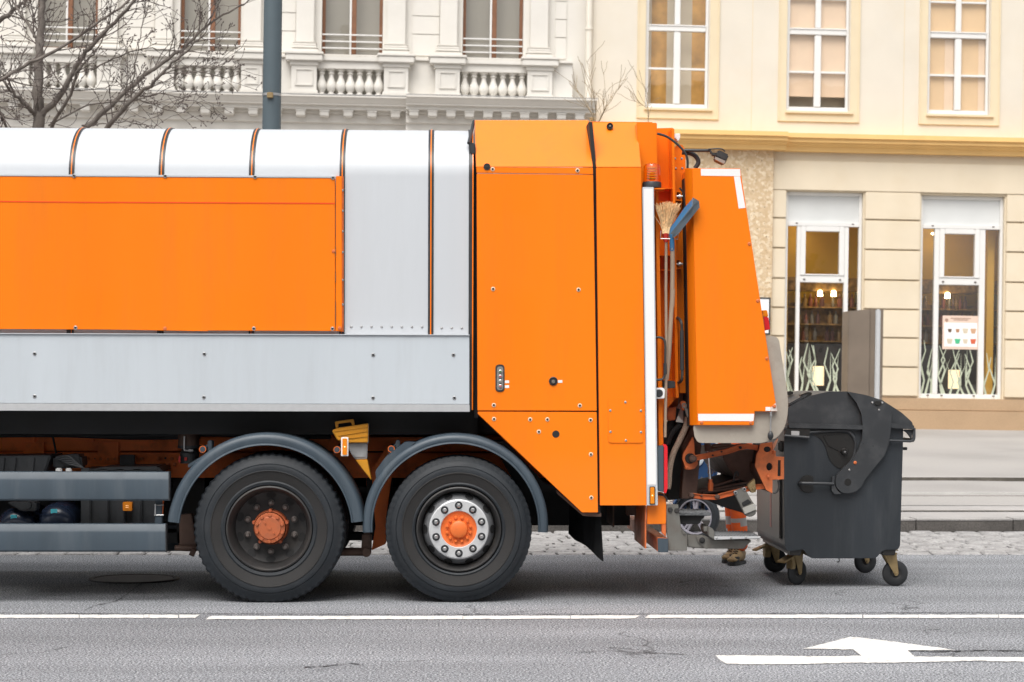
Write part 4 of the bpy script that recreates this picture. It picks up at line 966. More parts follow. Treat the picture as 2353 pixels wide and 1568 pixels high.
# ---- grey skirt
sk = plate('side_skirt', [(-900, 765.5), (1078.5, 771.3), (1078.5, 929.5), (-900, 925)], 0.0, .03, SKIRT, bev=.002)
plate('skirt_lip', [(-900, 763), (1079, 769.3), (1079, 771.2), (-900, 765.4)], -.012, .07, WHITE, sk, bev=.001)
plate('skirt_rail', [(-900, 925.4), (1079, 929.8), (1079.5, 946.8), (-900, 942)], -.006, .04, ALU, sk, bev=.002)
bolts(sk, [zD(237, 879), zD(1397, 882), zE(227, 888), zE(776, 888), zD(237, 1171), zD(1394, 1178), zE(226, 1181), zE(782, 1182)], 0.0, BOLT)
# ---- underbody: tank bottom, subframe, plates added to block light, chassis rails
b = MB(); zb0 = Zh(1003, .9, 500)
b.prism([(XL, 1.165), (X(1100), 1.165), (X(1100), 1.342), (XL, 1.342)], .30, 2.2); b.prism([(XL, 1.17), (X(1400), 1.17), (X(1400), 1.36), (XL, 1.36)], .45, 2.0); b.prism([(XL, .42), (X(1500), .42), (X(1500), 1.168), (XL, 1.168)], 1.70, 1.76); b.prism([(XL, .72), (X(1500), .72), (X(1500), .76), (XL, .76)], .95, 1.7); b.build('tank_floor_light_block', UNDER, T)  # lower black plates are added to block light reaching under the truck
for k, Y in enumerate((.80, 1.62)):
    b = MB(); zt_, zm, zb_ = Zh(1004, .8, 200), Zh(1040, .8, 200), Zh(1098, .8, 200)
    b.box(XL, X(1480, Y), Y+.004, Y+.08, zm+.012, zt_, .006); b.box(XL, X(1480, Y), Y, Y+.08, zb_, zm, .006)
    if k == 0:
        for (xa, ya, xc, yc) in ((228, 315, 428, 440), (938, 312, 1138, 512)):
            q = PZ(M_(zq1, [(xa, ya), (xc, ya), (xc, yc), (xa, yc)]), Y); b.prism(q, Y-.016, Y+.02, .003)
        for cx in (320, 888, 1470):
            q = PZ(M_(zq1, [(cx-25, 255), (cx+18, 250), (cx+15, 305), (cx-8, 312), (cx-14, 270), (cx-25, 270)]), Y); b.prism(q, Y-.02, Y+.02, .002)
    rail = b.build('chassis_rail', ORANGE_DK, T)
    if k == 0:
        bolts(rail, M_(zq1, [(838, 475), (966, 475), (1032, 475), (1100, 475), (1295, 472), (1357, 472), (1520, 470), (1645, 470), (1705, 470), (1550, 525), (1610, 525), (1672, 525)]), Y-.014, OBOLT)
        b = MB()
        for cx, cy, r in ((908, 472, .004), (1583, 466, .008)): p = P(*zq1(cx, cy), Y); b.cyl((p.x, Y-.004, p.z), (p.x, Y+.02, p.z), r, n=12)
        b.build('rail_hole_shade', UNDER, rail)  # black discs painted for the shade of holes in the rail
for px in (60, 330, 620, 860, 1120, 1400): MB().box(X(px, .8)-.06, X(px, .8)+.06, .885, 1.62, .77, .95).build('cross_member', ORANGE_DK, T)
b = MB(); b.tube(spline([P(-300, 1001, .6), P(60, 992, .6), P(250, 1002, .6), P(480, 997, .6), P(760, 1003, .6)], 5), .022, 8); b.tube(spline([P(-300, 1006, .62), P(100, 1000, .62), P(300, 1006, .62), P(460, 1004, .62)], 5), .016, 8)
b.tube(spline([P(*zq1(505, 262), .74), P(*zq1(520, 330), .72), P(*zq1(540, 440), .7)], 4), .008, 8); b.build('air_hose', BLACK, T)
# ---- brake canister beside first mudguard
b = MB(); p = P(*z2(185, 180), .45); b.lathe((p.x, .52, Zh(945+.0, .5)), [], 8) if False else None
z_a, z_b, z_c, z_d = (P(*z2(185, q), .5).z for q in (95, 275, 300, 412))
b.m(0).lathe((p.x, .5, 0), [(0, z_a), (.072, z_a), (.077, z_a-.01), (.077, z_b), (0, z_b)], 20, 'Z'); b.m(1).lathe((p.x+.006, .5, 0), [(0, z_b), (.085, z_b), (.085, z_b-.02), (.06, z_c), (.06, z_c-.02), (.070, z_c-.03), (.068, z_d), (0, z_d)], 20, 'Z')
can = b.build('brake_canister', [RUSTY, BLACKP], T)
b = MB(); b.tube(spline([P(*z2(158, 205), .41), P(*z2(157, 290), .41), P(*z2(165, 315), .41), P(*z2(225, 315), .41)], 4), .006, 8); b.tube([P(*z2(190, 315), .41), P(*z2(222, 316), .41)], .011, 8); b.build('fitting', STEEL, can)
b = MB(); q = PZ(M_(z2, [(112, 360), (127, 360), (127, 405), (112, 405)]), .42); b.prism(q, .42, .44); q = PZ(M_(z2, [(158, 367), (176, 367), (176, 392), (158, 392)]), .42); b.prism(q, .42, .44); b.build('red_tag', REDP, can)
for zf, cx, cy in ((z2, 297, 305), (z2, 1325, 308), (z3, 330, 303)):
    p = P(*zf(cx, cy), .12); b = MB()
    b.m(0); b.cyl((p.x, .125, p.z), (p.x, .6, p.z), .0235, n=16); b.cyl((p.x, .118, p.z), (p.x, .126, p.z), .019, n=16); b.m(1); b.lathe((p.x, .119, p.z), [(.0195, 0), (.0245, 0), (.0245, .012), (.0195, .012)], 18)
    b.m(0); b.box(p.x+.03, p.x+.06, .16, .3, p.z-.02, p.z+.06, .006); b.tube([(p.x-.02, .2, p.z-.03), (p.x+.05, .2, p.z+.05)], .009, 6)
    b.build('mudguard_bracket', [SLATE, HUBOR], T)
# ---- dark gear behind the side guard
b = MB(); q = PZ(M_(zq1, [(-600, 452), (490, 440), (430, 600), (430, 700), (-600, 700)]), .3); b.prism(q, .3, .8, .01)
for cx in (-200, 0, 110, 285): q = PZ(M_(zq1, [(cx-28, 462), (cx+45, 462), (cx+30, 600), (cx-28, 600)]), .28); b.prism(q, .285, .31, .004)
b.build('battery_box', BLACKP, T)
b = MB()
for k, cx in enumerate((820, 990, 1150, 1310)): q = PZ(M_(zq1, [(cx-45, 560), (cx+45, 560), (cx+45, 1120), (cx-45, 1120)]), .30); b.prism(q, .30, .34, .008)
q = PZ(M_(zq1, [(770, 570), (1500, 560), (1500, 1120), (770, 1120)]), .34); b.prism(q, .345, .8, .01)
q = PZ(M_(zq1, [(850, 590), (950, 555), (1510, 545), (1560, 600)]), .3); b.prism(q, .3, .8, .01)
b.build('ribbed_tank', BLACKP, T)
for cx, cy, r in ((535, 1075, 178), (150, 1130, 190)):
    p = P(*zq1(cx, cy), .3); r = r/4.165/323; tk = MB().lathe((p.x, .3, p.z), [(0, -.05), (r*.4, -.045), (r*.75, -.02), (r*.93, .015), (r, .06), (r, .6), (0, .62)], 36).build('air_tank', mat('dark_blue_paint', (.012, .018, .035), .25, var=.1), T)
    q = M_(zq1, [(cx-50, cy-120), (cx+12, cy-122), (cx+12, cy-72), (cx-50, cy-70)]) ; b = MB(); q = PZ(q, .262); b.prism(q, .262, .33, .001); b.build('sticker', CYAN, tk)
b = MB(); q = PZ(M_(zq1, [(60, 890), (345, 885), (345, 975), (200, 975)]), .24); b.prism(q, .24, .4, .01); p = P(*zq1(262, 915), .22); b.lathe((p.x, .21, p.z), [(0, 0), (.026, 0), (.028, .03), (.028, .1)], 20); b.build('valve', BLACKP, T)
b = MB(); q = PZ(M_(zq1, [(505, 450), (600, 440), (700, 425), (770, 440), (790, 500), (780, 560), (500, 570)]), .36); b.prism(q, .36, .6, .015)
for k in range(5): b.tube(spline([P(*zq1(540+25*k, 470+12*k), .33), P(*zq1(650+20*k, 450+22*k), .32), P(*zq1(740+14*k, 520+10*k), .32), P(*zq1(815, 590), .35)], 5), .009, 6)
cb_ = b.build('cable_junction', BLACKP, T)
b = MB()
for cx in (560, 655): q = PZ(M_(zq1, [(cx-28, 562), (cx+28, 562), (cx+28, 602), (cx-28, 602)]), .34); b.prism(q, .34, .38, .006)
b.build('white_cap', STICK, cb_)
plate('black_bracket', [(1145, 437), (1285, 434), (1285, 560), (1145, 560)], .74, .06, BLACKP, zf=zq1, bev=.005)
# ---- side guard rails
for (ya, yb_, xe) in ((597, 872, 1612), (1096, 1364, 1583)):
    za_, zb_ = P(*zq1(800, ya), -.02).z, P(*zq1(800, yb_), -.02).z; x1_ = P(*zq1(xe, 800), -.02).x; h = za_-zb_
    b = MB(); pr = [(.02, za_), (.004, za_-.004), (-.016, za_-.045), (-.02, za_-.06), (-.02, zb_+.012), (-.012, zb_), (.03, zb_), (.05, zb_+.01), (.05, za_)]
    A = [b.v((XL, y, z)) for y, z in pr]; B = [b.v((x1_, y, z)) for y, z in pr]; b.f(A); b.f(B[::-1])
    for i in range(len(pr)): b.f((A[i], A[(i+1) % len(pr)], B[(i+1) % len(pr)], B[i]))
    g = b.build('side_guard', SLATE, T)
    b = MB(); b.box(x1_, x1_+.008, -.022, .052, zb_-.002, za_+.002, .002); b.build('end_cap', BLACKP, g)
b = MB(); q = PZ(M_(zq1, [(1487, 800), (1555, 800), (1550, 1130), (1480, 1130)]), .06); b.prism(q, .06, .12, .006); b.build('guard_post', SLATE, T)
b = MB(); q = PZ(M_(zq1, [(1558, 800), (1570, 800), (1560, 1000), (1553, 1000)]), .07); b.prism(q, .07, .1); b.build('guard_brace', ORANGE_DK, T)
b = MB()
for y in (914, 1012): p = P(*zq1(1525, y), .05); b.tube([(p.x-.035, .055, p.z), (p.x+.03, .055, p.z)], .004, 6)
b.tube([P(*zq1(1487, 905), .05), P(*zq1(1485, 1015), .05)], .005, 6); b.build('guard_clip', STEEL, T)
b = MB(); q = rounded(PZ(M_(zq1, [(1174, 887), (1262, 887), (1262, 972), (1174, 972)]), .25), .008); b.prism(q, .25, .31, .004); ml = b.build('marker_lamp', AMBER, T)
b = MB()
for dx in (-8, 8):
    for dz in (-8, 8): p = P(*zq1(1216+dx, 929+dz), .248); b.cyl((p.x, .2475, p.z), (p.x, .252, p.z), .0022, n=8)
b.build('lamp_led', emis('marker_glow', (1, .8, .4), 1.2), ml)
# ---- wheels
def wheel(cx, cz, R, kind, Y=0.0, flip=False):
    w_ = sub('wheel', T); wd = .30
    n = 240 if kind == 1 else 264
    pr = [(.300, .012), (.306, -.006), (.325, -.012), (.335, -.006), (.398, -.021), (.401, -.026), (.406, -.026), (.409, -.022), (.43, -.024), (.445, -.020), (.449, -.012), (.453, -.014), (.475, -.006), (.492, .006), (R-.016, .010), (R-.004, .022), (R, .035), (R, .10), (R-.012, .105), (R-.012, .115), (R, .12), (R, .18), (R-.012, .185), (R-.012, .195), (R, .20), (R, .265), (R-.006, .28), (.47, .30), (.40, .315), (.30, .30)]
    k0 = R/.527; pr = [(r if r < .32 else r if r > .5 else r*k0, y) for r, y in pr]
    deep = .0085 if kind == 1 else .005
    def rm(j, k):
        if j in (14, 15, 16, 17): return 1-(deep/R if (k % 4) < (2 if kind == 1 else 1) else 0)
        return 1
    b = MB(); b.lathe((cx, Y, cz), pr, n, rmod=rm)
    for v in b.bm.verts:
        if v.co.z < .003: v.co.z = .003
    for fc in b.bm.faces:
        q_ = fc.calc_center_median(); rr_ = math.hypot(q_.x-cx, q_.z-cz)
        if .33 < rr_ < .405: fc.material_index = 1
    b.build('tyre', [TYRE, TYREB], w_, sharp=28)
    if kind == 0: 
        MB().lathe((cx, Y, cz), [(0, .16), (.17, .16), (.22, .12), (.24, .06), (.27, .03), (.30, .02), (.30, .29), (0, .29)], 40).build('rim', RIMDK, w_); return
    if kind == 1:      # drive wheel: deep dish
        holes = [(k*2*PI/10+.31) for k in range(10)]
        b = MB(); b.lathe((cx, Y, cz), [(.300, .02), (.298, -.008), (.288, -.012), (.280, -.004), (.272, .03), (.262, .05), (.255, .12), (.248, .16), (.20, .175), (.12, .17), (.12, .30)], 64)
        b.build('rim', RIMDK, w_)
        for a in holes:
            b = MB(); c, s = math.cos(a), math.sin(a); e = circ(0, 0, .022, 14, .034)
            b.m(0); A = [b.v((cx+c*(.226+u)-s*v, Y+.1645-.3125*u, cz+s*(.226+u)+c*v)) for u, v in e]; b.f(A); b.build('hand_hole_shade', UNDER, w_)  # flat black ellipse stands for the shade in each hand hole
        nme = MB().lathe((0, 0, 0), [(0, -.036), (.012, -.036), (.0165, -.03), (.0165, -.008), (.023, -.006), (.024, .01)], 12).mesh('wheel_nut', mat('dirty_nut_steel', (.16, .14, .13), .5, metal=.5, var=.2))
        for k in range(10):
            a = k*2*PI/10+PI/10; inst('wheel_nut', nme, w_, (cx+.172*math.cos(a), Y+.168, cz+.172*math.sin(a)))
        hx, hz = cx, cz; b = MB(); b.lathe((hx, Y, hz), [(.125, .17), (.118, .11), (.112, .105), (.112, .06)], 40); 
        for k in range(5):
            a = k*2*PI/5+PI/2; b.lathe((hx+.120*math.cos(a), Y, hz+.120*math.sin(a)), [(0, .08), (.012, .08), (.014, .10), (.014, .17)], 8)
        b.build('hub_drum', HUBRUST, w_)
        b = MB(); b.lathe((hx, Y, hz), [(0, .034), (.075, .034), (.079, .037), (.079, .040), (.104, .042), (.107, .046), (.107, .07), (.100, .075), (.10, .12)], 48)
        for k in range(10):
            a = k*2*PI/10+.3; b.lathe((hx+.092*math.cos(a), Y, hz+.092*math.sin(a)), [(0, .028), (.011, .028), (.0125, .031), (.0125, .045)], 6)
        b.lathe((hx, Y, hz), [(0, .030), (.012, .030), (.013, .035)], 14)
        for a in (2.3, 5.45): b.lathe((hx+.046*math.cos(a), Y, hz+.046*math.sin(a)), [(0, .026), (.006, .026), (.007, .036)], 8)
        b.build('hub', mat('dull_hub_orange', (.42, .105, .035), .55, var=.15, dirt=.6, dirtcol=(.17, .065, .035), dscale=14), w_)
    if kind == 2:      # trailing wheel: raised ring
        b = MB(); b.lathe((cx, Y, cz), [(.298, .02), (.296, -.008), (.288, -.012), (.28, -.004), (.268, .03), (.258, .06), (.255, .20)], 64); b.build('rim', RIMDK, w_)
        b = MB(); b.lathe((cx, Y, cz), [(.255, .10), (.246, .055), (.236, .04), (.222, .022), (.212, .010), (.205, .008), (.20, .03)], 64); b.build('disc', mat('worn_grey_disc', (.20, .205, .215), .45, metal=.3, var=.15, dirt=.5, dirtcol=(.06, .06, .06), dscale=9), w_)
        for k in range(10):
            b = MB(); a = k*2*PI/10+.0; c, s = math.cos(a), math.sin(a); e = circ(0, 0, .017, 14, .030)
            A = [b.v((cx+c*(.236+u)-s*v, Y+.035+1.4*u, cz+s*(.236+u)+c*v)) for u, v in e]; b.f(A); b.build('hand_hole_shade', UNDER, w_)  # hand hole shade laid on the disc as a black ellipse
        b = MB(); b.lathe((cx, Y, cz), [(.126, .02), (.126, -.004), (.130, -.008), (.200, -.008), (.208, -.003), (.208, .02)], 64); b.build('clamp_ring', SILVER, w_)
        sme = MB().lathe((0, 0, 0), [(0, -.0095), (.027, -.0095), (.0285, -.006), (.0285, 0)], 20).mesh('nut_seat', BLACKP); nme = MB().lathe((0, 0, 0), [(0, -.034), (.011, -.034), (.0155, -.030), (.0155, -.01)], 6).mesh('wheel_nut', STEEL)
        for k in range(10):
            a = k*2*PI/10+.32; q_ = (cx+.167*math.cos(a), Y, cz+.167*math.sin(a)); inst('nut_seat', sme, w_, q_); inst('wheel_nut', nme, w_, q_)
        b = MB(); b.lathe((cx, Y, cz), [(0, -.028), (.045, -.026), (.058, -.018), (.063, .004), (.066, .008), (.10, .010), (.118, .006), (.127, .0), (.127, .02)], 48)
        for k in range(12):
            a = k*2*PI/12+.26; b.lathe((cx+.084*math.cos(a), Y, cz+.084*math.sin(a)), [(0, -.014), (.008, -.014), (.0105, -.008), (.0105, .012)], 8)
        b.build('hub', HUBOR, w_)
c1 = P(618.4, 1215, .02); c2 = P(1054.2, 1217, .02)
wheel(c1.x, .516, .527, 1, .02); wheel(c2.x, .512, .513, 2, .02)
for c, r in ((c1, .527), (c2, .513)):
    if c is c1: wheel(c.x, r-.012, r, 0, .36)
    for Y in (1.86, 2.2): wheel(c.x, r-.012, r, 0, Y)
b = MB(); 
for c in (c1, c2): b.tube([(c.x, .3, .52), (c.x, 2.2, .52)], .09, 16); b.lathe((c.x, 1.25, .52), [(0, -.25), (.15, -.22), (.22, 0), (.15, .22), (0, .25)], 20)
b.build('axle', UNDER, T)
# suspension pieces seen between and before the wheels
plate('spring_hanger', [(115, 810), (210, 800), (245, 1000), (245, 1090), (120, 1085), (85, 1060), (120, 1030)], .62, .1, RUSTY, zf=z2, bev=.006)
b = MB(); b.tube([P(*z2(85, 1060), .6), P(*z2(250, 1065), .6)], .02, 10); b.tube([P(*z2(205, 1085), .55), P(*z2(240, 1100), .55)], .03, 10); b.build('spring_shackle', RUSTY, T)
b = MB(); b.tube([P(*z2(1300, 1090), .5), P(*z2(1545, 1090), .5)], .030, 12); q = PZ(M_(z2, [(1517, 950), (1590, 950), (1590, 1090), (1570, 1130), (1530, 1130), (1510, 1090)]), .42); b.prism(q, .42, .5, .012); p = P(*z2(1550, 1095), .4); b.lathe((p.x, .40, p.z), [(0, 0), (.03, .0), (.034, .006), (.034, .1)], 20); b.build('radius_rod', RUSTY, T)
plate('suspension_plate', [(1590, 470), (1725, 250), (1760, 400), (1700, 830), (1700, 1030), (1590, 1080), (1620, 900)], .66, .12, ORANGE_DK, zf=z2, bev=.005)
b = MB(); q = PZ([(840, 1010), (905, 1010), (900, 1240), (845, 1240)], .85); b.prism(q, .85, .9); b.build('inner_plate', UNDER, T); b = MB(); q = PZ([(395, 1090), (470, 1090), (470, 1262), (410, 1262)], .9); b.prism(q, .9, .95); b.build('inner_plate', UNDER, T)
b = MB(); b.box(X(378, 1.0), X(460, 1.0), .9, 1.3, Zh(1245, 1), Zh(1222, 1)); b.build('spring_seat', UNDER, T); b = MB(); b.tube([P(785, 1232, 1.2), P(905, 1232, 1.2)], .035, 10); b.build('stabiliser', UNDER, T)
# ---- mudguards
def mudguard(zf, cx, cy, R, Ri, a0, a1, lug=None):
    c = P(*zf(cx, cy), .0); r = R/3.332/329.4; ri = Ri/3.332/329.4
    t_ = .008
    pr = [(ri, -.006), (ri+.004, -.016), (ri+.010, -.014), (ri+.016, -.004), (r-.05, -.008), (r-.024, -.004), (r-.010, .010), (r-.002, .034), (r, .07), (r, .42), (r-t_, .42), (r-t_, .07), (r-.03, .012), (ri+.02, .006), (ri, .006)]
    b = MB(); b.lathe((c.x, -.01, c.z), pr+[pr[0]], 72, a0=rad(a0), a1=rad(a1))
    if lug: q = PZ(M_(zf, lug), .0); b.prism(q, .0, .3, .006)
    return b.build('mudguard', SLATE, T, sharp=40)
mudguard(z2, 780, 934, 754, 655, 6.0, 174.3)
mudguard(z3, 822, 896, 713, 632, -3.8, 183.8, [(208, 470), (290, 360), (435, 250), (525, 252), (430, 330), (300, 450), (215, 560)])
plate('mudguard_clip', [(150, 425), (460, 235), (470, 250), (160, 450)], .1, .2, SLATE, zf=lambda x, y: z2(x+30, y), bev=.004)
b = MB(); q = PZ(M_(z3, [(1100, 250), (1200, 245), (1500, 560), (1600, 600), (1600, 615), (1300, 600)]), .35); b.prism(q, .35, 1.2); b.build('inner_mudguard', UNDER, T)
# ---- chock holder and side marker
b = MB(); q = PZ(M_(z2, [(1395, 258), (1558, 256), (1560, 290), (1555, 384), (1470, 386), (1440, 350)]), .14); b.prism(q, .14, .17, .006); q = PZ(M_(z2, [(1450, 340), (1545, 338), (1545, 368), (1462, 370)]), .13); b.prism(q, .133, .15, .004); q = PZ(M_(z2, [(1562, 110), (1568, 110), (1566, 260), (1558, 260)]), .14); b.prism(q, .14, .15); b.build('chock_holder', mat('galvanised_sheet', (.36, .36, .36), .5, metal=.4, var=.15, vscale=12, dirt=.4, dirtcol=(.2, .19, .18), dscale=10), T)
def marker(zf, x0, y0, x1, y1, Y, frame):
    b = MB(); 
    q = rounded(PZ(M_(zf, [(x0, y0), (x1, y0), (x1, y1), (x0, y1)]), Y), .006)
    if frame:
        b.prism(q, Y, Y+.04, .003); o = b.build('marker_lamp', STICK, T); d = (x1-x0)*.18
        b = MB(); q = rounded(PZ(M_(zf, [(x0+d, y0+d), (x1-d, y0+d), (x1-d, y1-d), (x0+d, y1-d)]), Y-.012), .006); b.prism(q, Y-.012, Y, .004); b.build('lens', AMBER, o)
    else:
        b.prism(q, Y, Y+.04, .003); o = b.build('marker_lamp', BLACKP, T); d = (x1-x0)*.14
        b = MB(); q = rounded(PZ(M_(zf, [(x0+d, y0+d), (x1-d, y0+d), (x1-d, y1-d), (x0+d, y1-d)]), Y-.012), .006); b.prism(q, Y-.012, Y, .004); b.build('lens', AMBER, o)
    p = P(*zf((x0+x1)/2, (y0+y1)/2), Y-.014); b = MB(); b.lathe((p.x, Y-.0135, p.z), [(0, 0), (.004, .0005), (.004, .002)], 10); b.build('bulb', emis('bulb_glow', (1, .75, .3), 2), o)
marker(z2, 1357, 213, 1412, 358, .0, True)
# ---- tailgate front
G1 = .36
xa0, xa1 = 1094.5, 1361.5
zc0, zc1 = Zh(384, 0, 1230), Zh(274.5, G1, 1230)
def slope(xb0, xb1, xt0, xt1, yb_, yt_, m, name, Yb_=0.0, th=.03):
    pb0, pb1 = P(xb0, yb_, Yb_), P(xb1, yb_, Yb_); pt0, pt1 = P(xt0, yt_, G1), P(xt1, yt_, G1)
    d = Vector((0, th, 0)); b = MB(); A = [pb0, pb1, pt1, pt0]; b.loft(A, [p+d for p in A], .004); return b.build(name, m, T)
cov = slope(1094.3, 1362.2, 1091.0, 1352.6, 384.2, 276.3, ORANGE_TOP, 'upper_cover')
b = MB(); b.loft([P(1093.8, 384, .02), P(1090.6, 277, G1), P(1090.6, 277, 2.1), P(1093.8, 384, 2.45)], [P(1096, 384, .02), P(1093, 277, G1), P(1093, 277, 2.1), P(1096, 384, 2.45)]); b.build('cover_cheek', ORANGE_WORN, cov)
b = MB(); b.box(P(1092, 277, G1).x, P(1500, 282, G1).x, G1+.03, 2.1, zc1-.05, zc1-.01); b.build('tailgate_roof', ORANGE, T)
up = plate('cover_flange', [(1094.5, 384.5), (1362.3, 385.5), (1363.0, 400.6), (1095.5, 397.4)], 0.0, .03, ORANGE, bev=.002)
bolts(up, [zB(1044, 1158), zB(1624, 1167)], 0, PBOLT)
def vent(px, py, Y, r):
    p = P(px, py, Y); b = MB(); b.m(0); b.lathe((p.x, Y-.003, p.z), [(0, .001), (r, 0), (r, .03)], 24); b.m(1); b.lathe((p.x, Y-.004, p.z), [(0, -.004), (r*.3, -.003), (r*.32, .002)], 12); return b
vent(*zB(1005, 1141), -.002, .024).build('vent_hole_shade', [UNDER, BLACKP], up)  # vent opening is a black disc in place of shade
door = plate('access_panel', [(1095.3, 399.2), (1363.0, 401.8), (1371.2, 944.5), (1097.3, 944.0)], 0.0, .04, ORANGE, bev=.003)
bolts(door, [zE(1047, 437), zE(1631, 442), zE(1052, 1231), zE(1640, 1234)], 0, PBOLT)
low = plate('lower_panel', [(1097.6, 946.2), (1371.2, 947.2), (1374.0, 1178.3), (1337.5, 1178.3), (1097.8, 951.5)], -.002, .04, ORANGE, bev=.003)
bolts(low, [zE(1053, 1326), zE(1300, 1329), zE(1418, 1329), zE(1713, 1333), zE(1360, 1413), z4(323, 557), z4(326, 925)], -.002, PBOLT)
p = P(*zE(1476, 1429), -.004); MB().lathe((p.x, -.0035, p.z), [(0, 0), (.0255, 0), (.0255, .02)], 24).build('access_hole_shade', UNDER, low)  # black disc on the panel painted as the dark of a hole
# control panel with push buttons
b = MB(); q = rounded(PZ(M_(zE, [(1063, 953), (1125, 953), (1125, 1140), (1063, 1140)]), -.004), .03, 8); b.prism(q, -.006, .01, .002); cp = b.build('control_panel', BLACKP, door)
b = MB(); q = rounded(PZ(M_(zE, [(1073, 966), (1116, 966), (1116, 1128), (1073, 1128)]), -.0065), .022, 8); b.prism(q, -.0075, .0, .001); b.build('button_plate', mat('grey_plate', (.20, .19, .18), .5, var=.2), cp)
for y, c in ((1002, (.09, .16, .07)), (1035, (.40, .08, .08)), (1068, (.22, .22, .20)), (1101, (.42, .10, .09))):
    p = P(*zE(1097, y), -.01); b = MB(); b.m(0).lathe((p.x, -.0095, p.z), [(0, -.008), (.008, -.008), (.009, -.004), (.009, 0)], 16); b.m(1).lathe((p.x, -.008, p.z), [(.0092, -.006), (.013, -.004), (.013, .001)], 18); b.build('push_button', [mat('button_plastic', c, .4), STEEL], cp)
for x, y in ((1141, 1071), (1141, 1104)): q = PZ(M_(zE, [(x-14, y-9), (x+15, y-9), (x+15, y+9), (x-14, y+9)]), -.0015); b = MB(); b.prism(q, -.0015, .001); b.build('sticker', STICK, door)
b = MB(); q = PZ(M_(zE, [(1490, 1060), (1520, 1060), (1520, 1078), (1490, 1078)]), -.0015); b.prism(q, -.0015, .001); b.build('sticker', STICK, door)
p = P(*zE(1458, 1067), -.004); b = MB(); b.m(0).lathe((p.x, -.006, p.z), [(.020, .004), (.026, -.002), (.0305, 0), (.0305, .01)], 24); b.m(0).lathe((p.x, -.004, p.z), [(0, .001), (.021, .001)], 24); b.m(1).lathe((p.x, -.006, p.z-.004), [(0, -.012), (.011, -.012), (.013, -.006), (.013, .004)], 16); b.build('socket', [RIMDK, GREYST], door)
# black fillers standing for the shade in the seam and gap
b = MB(); q = PZ([(1353, 280), (1361, 281), (1372, 400), (1380, 1180), (1372, 1182), (1363, 400)], .05); b.prism(q, .05, .4); b.build('seam_shade_backing', UNDER, T)
b = MB(); q = PZ([(1080, 350), (1096, 345), (1099, 960), (1090, 960), (1082, 700)], .14); b.prism(q, .14, 2.3); b.build('gap_shade_filler', UNDER, T)
b = MB(); q = PZ(M_(zB, [(882, 980), (925, 975), (930, 1060), (885, 1060)]), .1); b.prism(q, .1, 2.3, .01); b.tube([P(*zB(915, 830), .4), P(*zB(880, 980), .12)], .012, 6); b.build('gap_bracket', BLACKP, T)
# rear pillar
pil = plate('rear_pillar', [(1370.0, 385.3), (1473.4, 385.0), (1486, 1162), (1378.8, 1162)], -.001, .05, ORANGE, bev=.003)
slope(1370.2, 1473.3, 1361.8, 1463.6, 384.6, 281.5, ORANGE_TOP, 'pillar_cover', -.001)
p = P(*zB(1845, 864), .30); b = MB(); b.m(0).lathe((p.x, .285, p.z), [(0, .01), (.021, .002), (.0225, -.002), (.0225, .06)], 24); b.m(1).lathe((p.x, .283, p.z), [(0, -.004), (.006, -.003), (.006, .012)], 10); b.build('vent_hole_shade', [UNDER, STEEL], T)  # shade of this vent put in as a black disc
hat = plate('hatch', [(1833, 1195), (2070, 1196), (2073, 1478), (2062, 1490), (1848, 1490), (1836, 1478)], -.007, .01, ORANGE, pil, zf=zE, bev=.002)
bolts(hat, [zE(1951, 1211), zE(1848, 1268), zE(2057, 1270), zE(1849, 1414), zE(2058, 1416), zE(1955, 1473)], -.007, RIVET, 'rivet')
# reflective strip post
stp = plate('reflective_post', [(1476.3, 430), (1502.5, 430.2), (1511.6, 1162), (1486.4, 1162)], -.012, .06, WHITE, bev=.003)
plate('reflective_film', [(1479.2, 434), (1500.2, 434), (1507.4, 1114), (1488.0, 1114)], -.0135, .004, REFLW, stp, bev=0)
marker(z4, 822, 830, 870, 983, -.02, False)
# frame columns behind the post
plate('frame_column', [(1463.5, 281.5), (1509.5, 282.5), (1518, 1000), (1524, 1036), (1480, 1036)], .20, .3, ORANGE, bev=.004)
plate('frame_column_edge', [(1506, 430), (1513, 430), (1524.5, 1028), (1514, 1028)], .10, .1, ORANGE, bev=.003)
plate('frame_recess', [(1508, 295), (1546, 294), (1562, 900), (1530, 940), (1520, 1000), (1515, 600)], .42, .25, ORANGE, bev=.003)
plate('frame_flange', [(1543.5, 294), (1549.5, 296), (1560, 914.5), (1553, 914.5)], .22, .22, ORANGE, bev=.003)
plate('frame_gusset', [(270, 1065), (380, 1010), (355, 1070), (272, 1170)], .40, .05, ORANGE, zf=z6, bev=.003)
fc = plate('hopper_cheek', [(1549, 340), (1556, 333), (1568, 333), (1575, 345), (1577.5, 600), (1581, 904), (1562, 904)], .34, .1, ORANGE, bev=.003)
bolts(fc, M_(z5, [(281, 507), (332, 507), (277, 432), (328, 432)]), .34, RIVET, 'rivet')
for y in (716, 1236):
    b = MB(); q = PZ(M_(z5, [(280, y-36), (320, y-36), (320, y-26), (290, y-26), (290, y+30), (332, y+30), (332, y+40), (280, y+40)]), .26); b.prism(q, .26, .36, .002); b.build('hinge_bracket', ORANGE, fc)
    b = MB(); p = P(*z5(303, y), .24); b.tube([(p.x-.025, .28, p.z), (p.x+.035, .28, p.z)], .008, 8); b.lathe((p.x+.012, .28, p.z), [(0, -.006), (.017, -.006), (.017, .006), (0, .006)], 6, 'X'); b.build('hinge_bolt', STEEL, fc)
